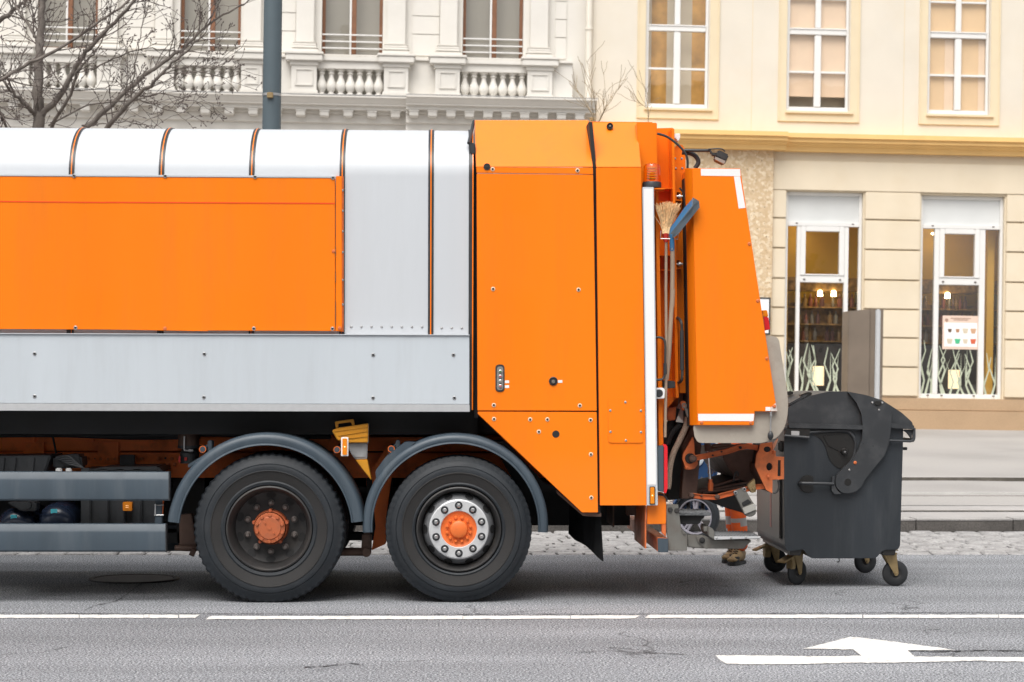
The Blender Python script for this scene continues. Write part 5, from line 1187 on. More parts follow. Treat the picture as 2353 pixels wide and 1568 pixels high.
for zf, x0, x1, y in ((z5, 155, 250, 660), (z5, 165, 285, 1172), (z5, 165, 285, 1285), (z6, 318, 345, 412), (z6, 318, 345, 540), (z5, 155, 320, 765)): b = MB(); q = PZ(M_(zf, [(x0, y-4), (x1, y-4), (x1, y+4), (x0, y+4)]), .30); b.prism(q, .30, .44, .002); b.build('frame_rib', ORANGE, T)
b = MB(); q = PZ([(1572, 410), (1578.5, 410), (1588, 980), (1582, 980)], .20); b.prism(q, .2, .5); b.build('hopper_gap_shade', UNDER, T)  # black strip standing for the shade in the gap beside the hopper
# hopper rear side panel
hop = plate('hopper_side', [z5(408, 505), z5(776, 507), z6(1310, 1118), z6(1325, 1196), z6(1109, 1196), z6(1098, 1328), z6(563, 1327)], -.005, .05, ORANGE, bev=.003)
b = MB(); f0, f1, f2, f3 = P(*z5(357, 505), .07), P(*z5(408, 505), -.004), P(*z6(563, 1327), -.004), P(*z6(491, 1328), .07); d = Vector((0, .04, 0)); b.loft([f0, f1, f2, f3], [p+d for p in (f0, f1, f2, f3)], .002); b.build('hopper_fold', ORANGE, hop)
for pts, zf in (([(473, 509), (774, 511), (778, 566), (475, 562)], z5), ([(727, 568), (774, 568), (815, 808), (764, 814)], z5), ([(566, 1219), (1104, 1218), (1096, 1288), (568, 1286)], z6)): plate('reflective_tape', pts, -.0065, .004, REFLW, hop, bev=0, zf=zf)
bolts(hop, [z6(600, 1302), z6(1070, 1304), z6(1138, 137), z6(1224, 690), z5(845, 1084)], -.005, OBOLT)
plate('corner_plate', [(1258, 1165), (1290, 1130), (1312, 1115), (1326, 1194), (1262, 1195)], -.008, .02, mat('chipped_paint_plate', (.60, .52, .47), .5, var=.2, vscale=30), hop, zf=z6, bev=.002)
bolts(hop, [z6(1294, 1146)], -.010, OBOLT)
plate('sticker', [(1212, 1153), (1258, 1153), (1258, 1190), (1212, 1190)], -.0065, .003, STICK, hop, zf=z6, bev=0)
# hopper body behind the side panel (full width of the truck)
b = MB(); pts = [z5(357, 520), z5(760, 520), z6(1280, 1110), z6(1200, 1330), z6(520, 1330)]; q = PZ(pts, .12); b.prism(q, .12, 2.4, .01); b.build('hopper_body', ORANGE, T)
b = MB(); q = PZ([(1380, 300), (1545, 300), (1560, 930), (1385, 1150)], .5); b.prism(q, .55, 2.4); b.build('tailgate_core', ORANGE_DK, T)
# stained splash shield
sh = plate('splash_shield', rounded(M_(zF, [(560, 752), (655, 760), (678, 785), (735, 1150), (741, 1240), (735, 1310), (715, 1390), (660, 1460), (560, 1492), (125, 1490), (100, 1450), (90, 1365), (300, 1300)]), 10, 4), .035, .02, SHIELD, bev=.002)
# hand lever hanging from the corner
b = MB(); p0, p1 = P(*z6(1262, 1200), .0), P(*z6(1259, 1390), .0); b.tube([p0, p1], .005, 8); b.m(1); q0, q1 = P(*z6(1260, 1385), .0), P(*z6(1258, 1472), .0); b.tube([q0+(q1-q0)*k/6 for k in range(7)], [.007, .016, .020, .021, .019, .014, .006], 12); b.m(0); b.tube([P(*z6(1263, 1200), 0), P(*z6(1263, 1245), 0)], .009, 8); b.build('pull_lever', [STEEL, BLACKP], T)
# rear lamp on the tail
def slab(name, pts, zf, Y0, Y1, m, parent=T): b = MB(); q = PZ(M_(zf, pts), Y0); b.prism(q, Y0, Y1, .004); return b.build(name, m, parent)
rl = slab('tail_light', [(1195, 288), (1240, 292), (1256, 412), (1208, 422)], z6, .12, .24, RED)
slab('indicator_lens', [(1180, 228), (1227, 225), (1239, 289), (1192, 290)], z6, .121, .24, AMBER, rl)
# grab handles
def handle(pts, zf, r, Y, grip=None, gm=BLACK):
    b = MB(); q = [P(*zf(x, y), Y+dy) for x, y, dy in pts]; b.m(0); b.tube(spline(q, 5), r, 10)
    if grip: g = [P(*zf(x, y), Y+dy) for x, y, dy in grip]; b.m(1); b.tube(g, r*1.45, 12)
    return b.build('grab_handle', [RIMDK, gm], T)
handle([(160, 487, 0), (205, 488, 0), (240, 510, 0), (252, 560, 0), (252, 720, 0), (250, 820, 0), (232, 880, 0), (200, 892, 0), (160, 892, 0)], z6, .0085, .02, [(250, 735, 0), (252, 840, 0)])
handle([(368, 300, .16), (385, 310, .05), (405, 345, .0), (412, 430, 0), (414, 700, 0), (416, 800, 0), (412, 880, .0), (395, 912, .05), (380, 918, .16)], z6, .0105, .06, [(411, 420, 0), (414, 800, 0)])
slab('rubber_block', [(232, 898), (345, 905), (348, 970), (235, 980)], z6, .08, .2, BLACK)
es = slab('stop_switch', [(165, 970), (235, 968), (250, 990), (244, 1072), (168, 1076)], z6, .03, .12, STICK)
p = P(*z6(193, 1022), .02); MB().lathe((p.x, .022, p.z), [(0, 0), (.022, 0), (.028, .006), (.028, .02)], 20).build('switch_face', BLACKP, es)
b = MB(); p = P(*z6(250, 1018), .07); b.tube([(p.x-.01, .07, p.z), (p.x+.012, .07, p.z), (p.x+.02, .07, p.z)], [.012, .012, .018], 14); b.build('stop_button', REDP, es)
# tool hoop for broom and shovel
b = MB(); q = [P(*z5(x, y), .0) for x, y in ((168, 985), (166, 1044), (298, 1047), (300, 960))]; b.tube(q, .0035, 6); b.tube([P(*z5(168, 985), .0), P(*z5(168, 985), .25)], .0035, 6); b.tube([P(*z5(300, 960), 0), P(*z5(300, 960), .25)], .0035, 6); b.build('tool_hoop', STEEL, T)
# beacon
bp = P(*zB(2132, 1270), .06); zt_ = P(*zB(2132, 1118), .06).z; z0 = P(*zB(2132, 1248), .06).z; zb_ = P(*zB(2132, 1290), .06).z
h = zt_-z0; r = .062; bc = sub('beacon', T)
MB().lathe((bp.x, .06, 0), [(0, zb_), (.058, zb_), (.068, zb_+.006), (.067, z0-.008), (.063, z0+.002), (0, z0+.002)], 32, 'Z').build('beacon_base', BLACKP, bc)
b = MB(); b.lathe((bp.x, .06, 0), [(.061, z0+.003), (.061, z0+.25*h), (.058, z0+.8*h), (.050, z0+.93*h), (.035, z0+.985*h), (0, z0+h)], 32, 'Z'); b.build('beacon_dome', glass('beacon_amber', (1, .80, .34), .03), bc)
b = MB(); 
for k in range(5): zq = z0+.18*h+k*.135*h; b.lathe((bp.x, .06, 0), [(0, zq), (.036, zq), (.038, zq+.05*h), (0, zq+.05*h)], 20, 'Z')
b.build('beacon_reflector', mat('amber_reflector', (.95, .48, .06), .3), bc)
b = MB(); b.box(bp.x-.02, bp.x+.085, .0, .14, zb_-.012, zb_-.001, .003); b.tube([(bp.x+.01, .06, zb_-.01), (bp.x+.01, .06, zb_-.06)], .01, 8); b.build('beacon_bracket', ORANGE, bc)
# hoses, work lamp, little camera bracket
b = MB(); b.tube(spline([P(*z5(x, y), .12) for x, y in ((140, 240), (210, 262), (280, 310), (340, 370), (370, 430), (372, 505))], 5), .0085, 8); b.build('cable', BLACK, T); b = MB()
b.tube(spline([P(*z5(x, y), .16) for x, y in ((310, 655), (335, 690), (350, 760), (355, 850))], 5), .006, 8); b.build('cable', BLACK, T)
b = MB(); b.tube(spline([P(*z5(x, y), .22) for x, y in ((330, 385), (390, 390), (435, 415), (455, 460), (430, 505))], 6), .0165, 10); b.build('hydraulic_hose', BLACK, T)
b = MB(); b.tube([P(*z5(345, 368), .2), P(*z5(545, 370), .15), P(*z5(555, 395), .15)], .011, 8); b.tube(spline([P(*z5(x, y), .14) for x, y in ((530, 360), (600, 355), (640, 360), (658, 378))], 4), .005, 6); wl = b.build('work_lamp_arm', RIMDK, T)
b = MB(); q = PZ(M_(z5, [(608, 365), (688, 405), (655, 478), (578, 440)]), .1); b.prism(q, .08, .2, .008); q = PZ(M_(z5, [(598, 392), (675, 428), (668, 446), (588, 408)]), .07); b.prism(q, .074, .2, .003); q = PZ(M_(z5, [(556, 385), (600, 385), (590, 412), (560, 410)]), .12); b.prism(q, .12, .16, .004); b.build('work_lamp', RIMDK, wl)
b = MB(); q = PZ(M_(z5, [(585, 415), (665, 450), (652, 474), (582, 438)]), .075); b.prism(q, .0745, .09, .002); b.build('lamp_lens', mat('grey_lens', (.30, .27, .24), .15), wl)
slab('sensor_bracket', [(272, 240), (316, 238), (316, 275), (300, 305), (272, 270)], z5, .3, .36, STICK)
# ---- below the rear pillar
tl_ = slab('tail_lamp', [(890, 490), (925, 482), (945, 485), (945, 880), (895, 868)], z4, .0, .14, SLATE)
b = MB(); q = rounded(PZ(M_(z4, [(937, 472), (960, 470), (974, 490), (976, 840), (962, 890), (940, 880)]), .005), .006); b.prism(q, .004, .13, .004); b.build('lens', RED, tl_)
slab('lamp_carrier', [(800, 860), (935, 880), (965, 915), (962, 1150), (800, 1152)], z4, .06, .1, ORANGE)
slab('lamp_carrier_leg', [(926, 1100), (962, 1100), (962, 1260), (926, 1225)], z4, .065, .12, ORANGE_WORN)
b = MB(); b.tube(spline([P(*z4(x, y), .05) for x, y in ((898, 898), (940, 905), (965, 930), (968, 960))], 5), .007, 8); b.build('lamp_cable', BLACK, T)
# under-run beam with grey end cap
n0 = [P(*z4(x, y), .04) for x, y in ((888, 1268), (980, 1270), (980, 1388), (893, 1388))]; d = Vector((0, 2.4, 0))
b = MB(); b.loft(n0, [p+d for p in n0], .004); beam = b.build('underrun_beam', ORANGE_WORN, T)
b = MB(); b.loft([p+Vector((0, -.012, 0)) for p in n0], [p+Vector((0, .003, 0)) for p in n0], .003); b.build('end_cap', SLATE, beam)
# transverse plates and the mud flap
def cross(name, px, y0, y1, Y0, Y1, m, th=.01, y1b=None):
    a, c = P(px, y0, Y0), P(px, y1, Y0); x = a.x; b = MB(); b.loft([(x-th, Y0, c.z), (x, Y0, c.z), (x, Y0, a.z), (x-th, Y0, a.z)], [(x-th, Y1, c.z), (x, Y1, c.z), (x, Y1, a.z), (x-th, Y1, a.z)], .002); return b.build(name, m, T)
cross('side_plate', 1485.5, 1163, 1261, .05, .85, ORANGE_WORN)
cross('side_plate', 1411.5, 1150, 1212, .75, 1.35, RUSTY)
b = MB(); q = PZ([(1440, 1150), (1470, 1150), (1470, 1185), (1440, 1185)], .7); b.prism(q, .7, .8, .006); b.build('beam_hanger', RUSTY, T)
b = MB(); N = 10; A = []; B = []
for i in range(N+1):
    t = i/N; Y = .06+.62*t; x0 = 405+(135-405)*t; 
    top = P(*z4(x0+(5 if i else 0), 1040-60*t), Y); bot = P(*z4(430+(130-430)*t+(12*math.sin(7*t) if 0 < i < N else 0), 1470+(1222-1470)*t+14*math.sin(9*t)), Y); A.append(top); B.append(bot)
b2 = bmesh.new()
f_ = [b2.verts.new(p) for p in A]; g_ = [b2.verts.new(p) for p in B]; m_ = [b2.verts.new((p+q)/2+Vector((.012*math.sin(i*2.2), -.01, 0))) for i, (p, q) in enumerate(zip(A, B))]
for U, W in ((f_, m_), (m_, g_)):
    for i in range(N): b2.faces.new((U[i], U[i+1], W[i+1], W[i]))
bmesh.ops.solidify(b2, geom=b2.faces[:], thickness=.012); b.merge(b2); b.build('mud_flap', BLACK, T, sharp=60)
b = MB(); q = PZ(M_(z4, [(28, 860), (250, 1052), (410, 1052), (412, 1088), (370, 1088), (255, 1080), (35, 890)]), .05); b.prism(q, .05, .12, .003); b.build('flap_carrier', RUSTY, T)
# ---- lift gear at the rear
plate('lift_post', [(440, 120), (520, 330), (470, 850), (330, 860), (350, 560), (345, 340)], .42, .16, RUSTY, zf=z7, bev=.006)
plate('lift_shade_backing', [(190, 120), (360, 130), (350, 560), (320, 860), (200, 870), (215, 600)], .62, .3, UNDER, zf=z7, bev=.006)  # black plate stands in for the shaded space behind the lift
plate('lift_back_plate', [(370, -40), (410, -60), (520, 330), (420, 430), (350, 380), (385, 180)], .50, .1, RUSTY, zf=z7, bev=.005)
arm = plate('pivot_arm', rounded(M_(z7, [(440, 255), (452, 330), (455, 420), (490, 520), (452, 570), (380, 578), (362, 545), (338, 480), (345, 425), (390, 350)]), 4), .32, .05, ORANGE_WORN, bev=.004)
def link(pts, w0, Y, m=ORANGE_WORN, name='lift_link', n=1):
    q = [P(*z7(x, y), Y) for x, y in pts]; up = []; dn = []
    for i, p in enumerate(q):
        t = (q[min(i+1, len(q)-1)]-q[max(i-1, 0)]).normalized(); nn = Vector((-t.z, 0, t.x)); up.append(p+nn*w0); dn.append(p-nn*w0)
    poly = [(p.x, p.z) for p in up+dn[::-1]]; b = MB(); b.prism(poly, Y, Y+.05, .004)
    rim = [(p.x, p.z) for p in up]
    o = b.build(name, m, T)
    for e, s in ((up, -1), (dn, 1)):
        b = MB(); e2 = [p+(c-p)*.28 for p, c in zip(e, q)]; b.prism([(p.x, p.z) for p in e+e2[::-1]], Y-.012, Y+.002, .002); b.build('link_rib', m, o)
    return o
l1 = link([(440, 472), (530, 452), (640, 430), (760, 405), (890, 362), (960, 352), (1060, 368)], .0185, .27)
l2 = link([(425, 824), (530, 838), (660, 842), (760, 815), (880, 785), (1000, 752), (1130, 732)], .0175, .27)
def pin(px, py, Y, r, parent, m=RUSTY): p = P(*z7(px, py), Y); MB().lathe((p.x, Y, p.z), [(0, -.03), (r*.45, -.03), (r*.5, -.016), (r*.9, -.014), (r, -.006), (r, .04)], 18).build('pivot_pin', m, parent)
pin(440, 472, .26, .026, l1); pin(376, 558, .30, .013, arm, ORANGE_WORN); pin(425, 824, .26, .02, l2); pin(670, 838, .26, .019, l2); pin(892, 366, .255, .010, l1, UNDER); pin(628, 440, .26, .006, l1, UNDER); pin(712, 405, .26, .006, l1, UNDER); pin(520, 826, .255, .008, l2)
b = MB(); p = P(*z7(415, 470), .3); b.lathe((p.x, .31, p.z), [(0, 0), (.035, 0), (.038, .01), (.038, .1)], 20); b.build('pivot_boss', UNDER, arm)
# comb lifter: dark carrier plate, bars and hooks, across the truck
b = MB(); q = PZ(M_(z7, [(735, 400), (1050, 380), (1045, 560), (1060, 700), (900, 680), (800, 600), (725, 470)]), .6); b.prism(q, .6, 2.0, .008); b.build('lifter_plate', RUSTY, T)
for (xa, ya), (xb, yb_) in (((475, 780), (880, 660)), ((480, 792), (1000, 690)), ((540, 800), (1030, 720)), ((620, 345), (800, 325)), ((620, 375), (950, 330))):
    for Y in (.55, 1.2): MB().tube([P(*z7(xa, ya), Y), P(*z7(xb, yb_), Y)], .009, 8).build('lifter_bar', RUSTY, T)
b = MB()
q = PZ(M_(z7, [(480, 800), (640, 745), (900, 690), (1040, 690), (1050, 740), (700, 830), (500, 830)]), .75); b.prism(q, .75, 1.9, .006); b.build('lifter_beam', UNDER, T)
for k in range(7):
    b = MB(); x = 820+k*30; Y = .45+.2*k
    b.tube(spline([P(*z7(830+28*(k % 4)*1.7, 690), Y), P(*z7(832+28*(k % 4)*1.7, 640), Y), P(*z7(850+28*(k % 4)*1.7, 600), Y), P(*z7(868+28*(k % 4)*1.7, 612), Y), P(*z7(866+28*(k % 4)*1.7, 640), Y)], 4), .0085, 8); b.build('comb_hook', RIMDK, T)
plate('lifter_tray', [(620, 850), (840, 820), (920, 900), (960, 1010), (900, 985), (760, 945), (640, 900)], .5, 1.3, UNDER, zf=z7, bev=.006)
# hydraulic cylinder
b = MB(); b.tube([P(*z7(578, 320), .40), P(*z7(580, 400), .40)], .024, 14); b.tube([P(*z7(560, 370), .40), P(*z7(625, 380), .40)], .02, 10); cyl_ = b.build('hydraulic_cylinder', RUSTY, T)
b = MB(); b.tube([P(*z7(582, 395), .40), P(*z7(604, 680), .40)], .0115, 14); b.build('piston_rod', CHROME, cyl_)
b = MB(); b.tube([P(*z7(604, 668), .40), P(*z7(606, 700), .40), P(*z7(608, 705), .40), P(*z7(606, 780), .40)], [.014, .014, .020, .019], 14); b.build('rod_end', ORANGE_WORN, cyl_)
# bin bracket plate
bk = plate('bin_clamp', [(1068, 400), (1085, 330), (1200, 312), (1200, 405), (1215, 398), (1230, 415), (1232, 450), (1310, 455), (1310, 668), (1200, 672), (1198, 803), (1140, 770), (1035, 545), (1048, 430)], .22, .03, ORANGE_WORN, zf=z7, holes=[[(1151+36*math.cos(a), 382+28*math.sin(a)) for a in [k*PI/8 for k in range(16)]], [(1170+30*math.cos(a), 548+38*math.sin(a)) for a in [k*PI/8 for k in range(16)]], [(1252, 485), (1278, 485), (1278, 640), (1248, 640)]])
plate('clamp_fin', [(1200, 400), (1205, 330), (1250, 275), (1255, 290), (1225, 360)], .235, .02, mat('faded_orange', (.60, .28, .17), .5, var=.15), bk, zf=z7)
plate('clamp_back', [(1050, 600), (1140, 775), (1195, 800), (1195, 690), (1120, 690), (1048, 520)], .27, .5, RUSTY, bk, zf=z7)
plate('clamp_shade_backing', [(1075, 400), (1090, 340), (1195, 320), (1200, 460), (1300, 462), (1300, 660), (1195, 680), (1130, 740), (1050, 560)], .34, .4, UNDER, bk, zf=z7)  # black backing added so the clamp holes look shaded
pin(1158, 643, .215, .010, bk, ORANGE_WORN); pin(1215, 408, .215, .012, bk, ORANGE_WORN)
b = MB(); b.tube(spline([P(*z7(x, y), .24) for x, y in ((1205, 800), (1240, 790), (1262, 740), (1255, 680))], 5), .0075, 8); b.build('clamp_cable', RIMDK, bk)
b = MB(); q = PZ(M_(z7, [(985, 705), (1030, 660), (1045, 790), (1000, 800), (960, 730)]), .235); b.prism(q, .235, .3, .004); p = P(*z7(1020, 755), .23); b.lathe((p.x, .225, p.z), [(0, 0), (.012, 0), (.014, .01)], 12); b.build('brass_clip', BRASS, T)
gb = plate('grey_bracket', [(828, 788), (930, 748), (1000, 870), (1040, 925), (1046, 985), (1030, 1012), (990, 1030), (950, 1022), (930, 1000)], .2, .06, GREYST, zf=z7, bev=.005)
plate('bracket_pad', [(912, 945), (1030, 900), (1044, 960), (935, 1005)], .185, .02, mat('pale_grey_plastic', (.36, .35, .32), .5, var=.1), gb, zf=z7)
plate('bracket_slot_shade', [(905, 895), (965, 858), (1000, 890), (920, 930)], .192, .01, UNDER, gb, zf=z7)  # slot shade painted as a black plate on the bracket
bolts(gb, M_(z7, [(846, 797), (930, 763)]), .198, BOLT)
# ribbed hose in front of the lift
b = MB(); pts = spline([P(*z4(x, y), .30) for x, y in ((1145, 240), (1130, 320), (1075, 440), (1020, 560), (992, 690), (985, 800), (975, 850))], 8); b.tube(pts, .0215, 14); b.build('hydraulic_hose', HOSE, T)
b = MB(); b.tube(spline([P(*z4(x, y), .5) for x, y in ((1050, 160), (1000, 300), (960, 430), (960, 600))], 6), .03, 10); b.tube(spline([P(*z4(x, y), .45) for x, y in ((1080, 300), (1010, 380), (975, 470))], 6), .02, 8); b.build('hydraulic_hose', BLACK, T)
b = MB(); p0, p1 = P(*z4(1118, 142), .2), P(*z4(1155, 240), .2); b.lathe((p0.x, .2, p0.z), [(.008, 0), (.018, 0), (.018, .03), (.008, .03), (.008, 0)], 18); b.tube([p0+Vector((.008, .015, -.016)), (p0+p1)/2+Vector((0, .015, .01)), p1+Vector((0, .015, 0))], .012, 8); b.build('rod_eye', GREYST, T)
slab('orange_bracket', [(1085, 105), (1130, 105), (1135, 180), (1100, 185)], z4, .26, .3, ORANGE_WORN); slab('orange_bracket', [(975, 160), (1050, 150), (1040, 265), (975, 272)], z4, .44, .5, ORANGE_WORN)
# ---- folding steps
plate('step_support', [(185, 908), (297, 910), (325, 1140), (383, 1200), (383, 1352), (203, 1352), (185, 1100)], .06, .03, GREYST, zf=z7, bev=.003)
b = MB()
for x, y in ((222, 960), (285, 968)): p = P(*z7(x, y), .05); b.lathe((p.x, .045, p.z), [(0, 0), (.014, 0), (.018, .01), (.018, .03)], 12)
b.build('step_bolt', RIMDK, T)
TREAD = mat('step_grating', (.10, .105, .11), .55, metal=.3, var=.3, bump=1.0, bscale=70)
TREADL = mat('aluminium_tread', (.12, .125, .13), .45, metal=.4, var=.25, bump=1.0, bscale=80)
def tread(name, pa, pb, Y0, Y1, th, m, parent=T):
    a, c = P(*z7(*pa), Y0), P(*z7(*pb), Y0); zz = (a.z+c.z)/2; b = MB(); b.box(a.x, c.x, Y0, Y1, zz-th, zz, .004)
    nx_, ny_ = int((c.x-a.x)/.022), int((Y1-Y0)/.03)
    for i in range(nx_):
        for j in range(ny_):
            x = a.x+.014+i*.022; y = Y0+.02+j*.03; b.loft([(x-.008, y-.008, zz), (x+.008, y-.008, zz), (x+.008, y+.008, zz), (x-.008, y+.008, zz)], [(x-.004, y-.004, zz+.007), (x+.004, y-.004, zz+.007), (x+.004, y+.004, zz+.007), (x-.004, y+.004, zz+.007)])
    return b.build(name, m, parent, sharp=20)
s1 = tread('step', (300, 988), (612, 988), .10, .48, .022, TREAD)
slab('step_box', [(312, 1000), (548, 1000), (545, 1040), (525, 1048), (500, 1098), (320, 1098)], z7, .14, .45, UNDER, s1)
s2 = tread('step', (640, 1212), (1083, 1212), .04, .46, .02, TREADL)
plate('step_rim', [(640, 1216), (1085, 1214), (1083, 1234), (645, 1248)], .028, .012, ALU, s2, zf=z7, bev=.002); bolts(s2, M_(z7, [(665, 1232), (803, 1230), (945, 1226)]), .028, RIVET, 'rivet')
plate('step_cheek', [(588, 1128), (620, 1135), (643, 1160), (643, 1248), (590, 1212)], .03, .43, GREYST, s2, zf=z7)
plate('step_arm', [(385, 1207), (480, 1205), (560, 1212), (640, 1246), (1000, 1250), (985, 1284), (962, 1290), (930, 1335), (550, 1332), (385, 1320)], .10, .12, GREYST, s2, zf=z7, bev=.006)
plate('step_lever', [(470, 1220), (520, 1200), (560, 1220), (585, 1335), (550, 1332), (490, 1270)], .085, .02, GREYST, s2, zf=z7); pin(525, 1252, .09, .022, s2, UNDER); slab('step_hinge', [(540, 1120), (590, 1125), (588, 1170), (545, 1172)], z7, .1, .3, GREYST, s2)
slab('step_block', [(325, 1150), (350, 1165), (375, 1195), (345, 1200)], z7, .05, .1, GREYST, s2)

# ================================================================= THINGS ON THE TRUCK
YC = .10
ct = P(*z2(1430, 200), YC)
ch = thing('wheel_chock', 'yellow plastic wheel chock wedged in a grey holder between the mudguards', 'wheel chock', tuple(ct))
b = MB(); q = PZ(M_(z2, [(1285, 160), (1330, 143), (1565, 108), (1562, 255), (1395, 256), (1330, 236)]), YC); b.prism(q, YC, YC+.16, .006)
for y0, y1 in ((163, 128), (196, 160), (225, 200)):
    q = PZ(M_(z2, [(1330 if y0 > 190 else 1302, y0), (1560, y1), (1560, y1+9), (1335 if y0 > 190 else 1306, y0+9)]), YC-.008); b.prism(q, YC-.008, YC+.01, .002)
q = PZ(M_(z2, [(1468, 386), (1557, 383), (1588, 540), (1530, 470)]), YC+.02); b.prism(q, YC+.02, YC+.16, .004); b.build('wedge', YELLOW, ch)
b = MB(); q = PZ(M_(z2, [(1306, 95), (1450, 74), (1460, 122), (1440, 128), (1430, 98), (1330, 112), (1334, 143), (1314, 148)]), YC); b.prism(q, YC+.05, YC+.09, .004); b.build('grip', YELLOW, ch)
# broom
Ybm = .03
fb = P(*z5(205, 1060), Ybm)
br = thing('broom', 'upturned broom with straw bristles and wooden stick strapped to the tailgate', 'broom', tuple(fb))
b = MB(); rr = random.Random(3)
for k in range(210):
    a = rr.uniform(-1, 1); e = rr.uniform(-1, 1)
    p0 = P(*z5(204+a*22, 1008), Ybm+.02+e*.012); tx = 222+a*100+rr.uniform(-6, 6); ty = 770-10*a*a+rr.uniform(-16, 26)+25*abs(a)
    if rr.random() < .04: tx -= 30; ty += 90
    p1 = P(*z5(tx, ty), Ybm+.02+e*.05); m_ = (p0+p1)/2+Vector((rr.uniform(-.006, .006)-.010*a, 0, -.0)); b.tube([p0, m_, p1], [.0020, .0021, .0017], 4, True)
q0 = [P(*z5(x, 1008), Ybm) for x in (178, 234)]
b.loft([P(*z5(180, 1010), Ybm), P(*z5(232, 1010), Ybm), P(*z5(268, 850), Ybm+.005), P(*z5(160, 850), Ybm+.005)], [P(*z5(180, 1010), Ybm+.04), P(*z5(232, 1010), Ybm+.04), P(*z5(268, 850), Ybm+.05), P(*z5(160, 850), Ybm+.05)], .004)
b.build('bristles', STRAW, br)
b = MB(); pts = [P(*z5(203, 1004), Ybm+.02), P(*z5(206, 1040), Ybm+.02), P(*z5(208, 1072), Ybm+.02)]; b.tube(pts, [.024, .021, .015], 16); b.build('ferrule', REDP, br)
b = MB(); pts = spline([P(*z5(209, 1070), Ybm+.02), P(*z5(207, 1400), Ybm+.02), P(*z6(258, 20), Ybm+.02), P(*z6(262, 500), Ybm+.022), P(*z6(258, 1000), Ybm+.025), P(*z6(250, 1442), Ybm+.03)], 6); b.tube(pts, .0105, 12); b.build('stick', WOODH, br)
# shovel
Ysh = -.02
fs = P(*z5(255, 1060), Ysh)
sv = thing('shovel', 'worn blue shovel standing blade up beside the straw broom', 'shovel', tuple(fs))
b = MB(); f1 = [P(*z5(x, y), Ysh) for x, y in ((228, 1035), (233, 965), (350, 802), (417, 732), (400, 790), (300, 935))]
A = [P(*z5(x, y), d) for x, y, d in ((228, 1030, .03), (240, 962, .03), (350, 805, .0), (416, 732, -.01), (412, 795, -.075), (296, 945, -.06))]
d2 = Vector((0, .006, .0)); b.loft(A, [p+d2 for p in A], .002)
A = [P(*z5(x, y), d) for x, y, d in ((296, 945, -.06), (412, 795, -.075), (416, 732, -.01), (460, 757, -.06), (465, 805, -.075), (300, 1012, -.05), (262, 1040, -.02), (228, 1032, .03))]
d2 = Vector((-.004, .006, .004)); b.m(1); b.loft(A, [p+d2 for p in A], .002); b.build('blade', [BLUE, mat('worn_dark_steel', (.07, .085, .10), .5, var=.25, vscale=9, dirt=.6, dirtcol=(.03, .12, .22), dscale=7)], sv)
b = MB(); b.tube([P(*z5(250, 1010), .0), P(*z5(253, 1060), .01), P(*z5(255, 1138), .02)], [.012, .0175, .0165], 12); b.build('socket', BLUE, sv)
b = MB(); q = PZ(M_(z5, [(248, 1112), (262, 1112), (262, 1132), (248, 1132)]), .0); b.prism(q, .0, .02, .003); b.build('socket_rivet', STEEL, sv)
b = MB(); pts = spline([P(*z5(257, 1130), .02), P(*z5(257, 1300), .03), P(*z5(254, 1568), .04), P(*z6(325, 20), .03), P(*z6(305, 330), .045), P(*z6(288, 650), .06), P(*z6(268, 890), .07)], 6); b.tube(pts, [.016]*(len(pts)-6)+[.0155, .015, .0145, .014, .0135, .013], 12); b.build('stick', WOODH, sv)

# ================================================================= WASTE CONTAINER
Y0, Y1 = 1.02, 2.36
cb0 = P(*z8(700, 1490), 1.7)
BN = thing('waste_container', 'large dark grey wheeled waste container with domed lid behind the truck', 'waste container', (cb0.x, 1.7, 0))
def at8(pts, Y): return PZ(M_(z8, pts), Y)
def rt(pts, Y):      # the same outline (measured at the near face) carried to depth Y
    return [(x, Y, z) for x, z in at8(pts, Y0)]
body = rounded([(280, 340), (1140, 340), (1138, 460), (1118, 1190), (1100, 1222), (1005, 1222), (975, 1245), (942, 1283), (480, 1283), (448, 1262), (418, 1218), (300, 1235), (283, 1190), (277, 600)], 14, 4)
b = MB(); b.loft(rt(body, Y0), rt(body, Y1), .014); BB = b.build('body', BINGREY, BN, sharp=45)
for x0, x1 in ((318, 410), (988, 1090)): q = at8([(x0, 1205), (x1, 1205), (x1-10, 1262), (x0+5, 1262)], Y0+.01); b = MB(); b.prism(q, Y0+.012, Y1-.012, .004); b.build('castor_seat', BINPIT, BN)
lid = rounded([(306, 345), (306, 195), (385, 145), (470, 108), (600, 78), (735, 78), (870, 103), (990, 142), (1050, 180), (1130, 232), (1205, 300), (1212, 345)], 12, 4)
b = MB(); b.loft(rt(lid, Y0-.005), rt(lid, Y1+.005), .02); LD = b.build('lid', BINLID, BN, sharp=40)
b = MB()
for (x0, x1) in ((312, 846), (1050, 1214)):
    q = rounded(at8([(x0, 306), (x1, 322), (x1, 352), (x0, 340)], Y0-.02), .006); b.prism(q, Y0-.042, Y0+.02, .013)
q = at8([(300, 318), (1216, 330), (1216, 350), (300, 344)], Y0-.02); b.prism(q, Y0-.012, Y1+.012, .006); b.build('lid_rim', BINLID, LD)
b = MB()                                       # ribs at the front of the lid
for dy in (0, .35, .7, 1.05): 
    b.loft([P(*z8(310, 182), Y0+.05+dy), P(*z8(330, 178), Y0+.05+dy), P(*z8(460, 112), Y0+.05+dy), P(*z8(440, 96), Y0+.05+dy)], [P(*z8(310, 182), Y0+.12+dy), P(*z8(330, 178), Y0+.12+dy), P(*z8(460, 112), Y0+.12+dy), P(*z8(440, 96), Y0+.12+dy)], .008)
q = at8([(312, 190), (455, 118), (462, 100), (440, 96), (312, 168)], Y0); b.prism(q, Y0+.01, Y1-.01, .01); b.build('lid_rib', BINLID, LD)
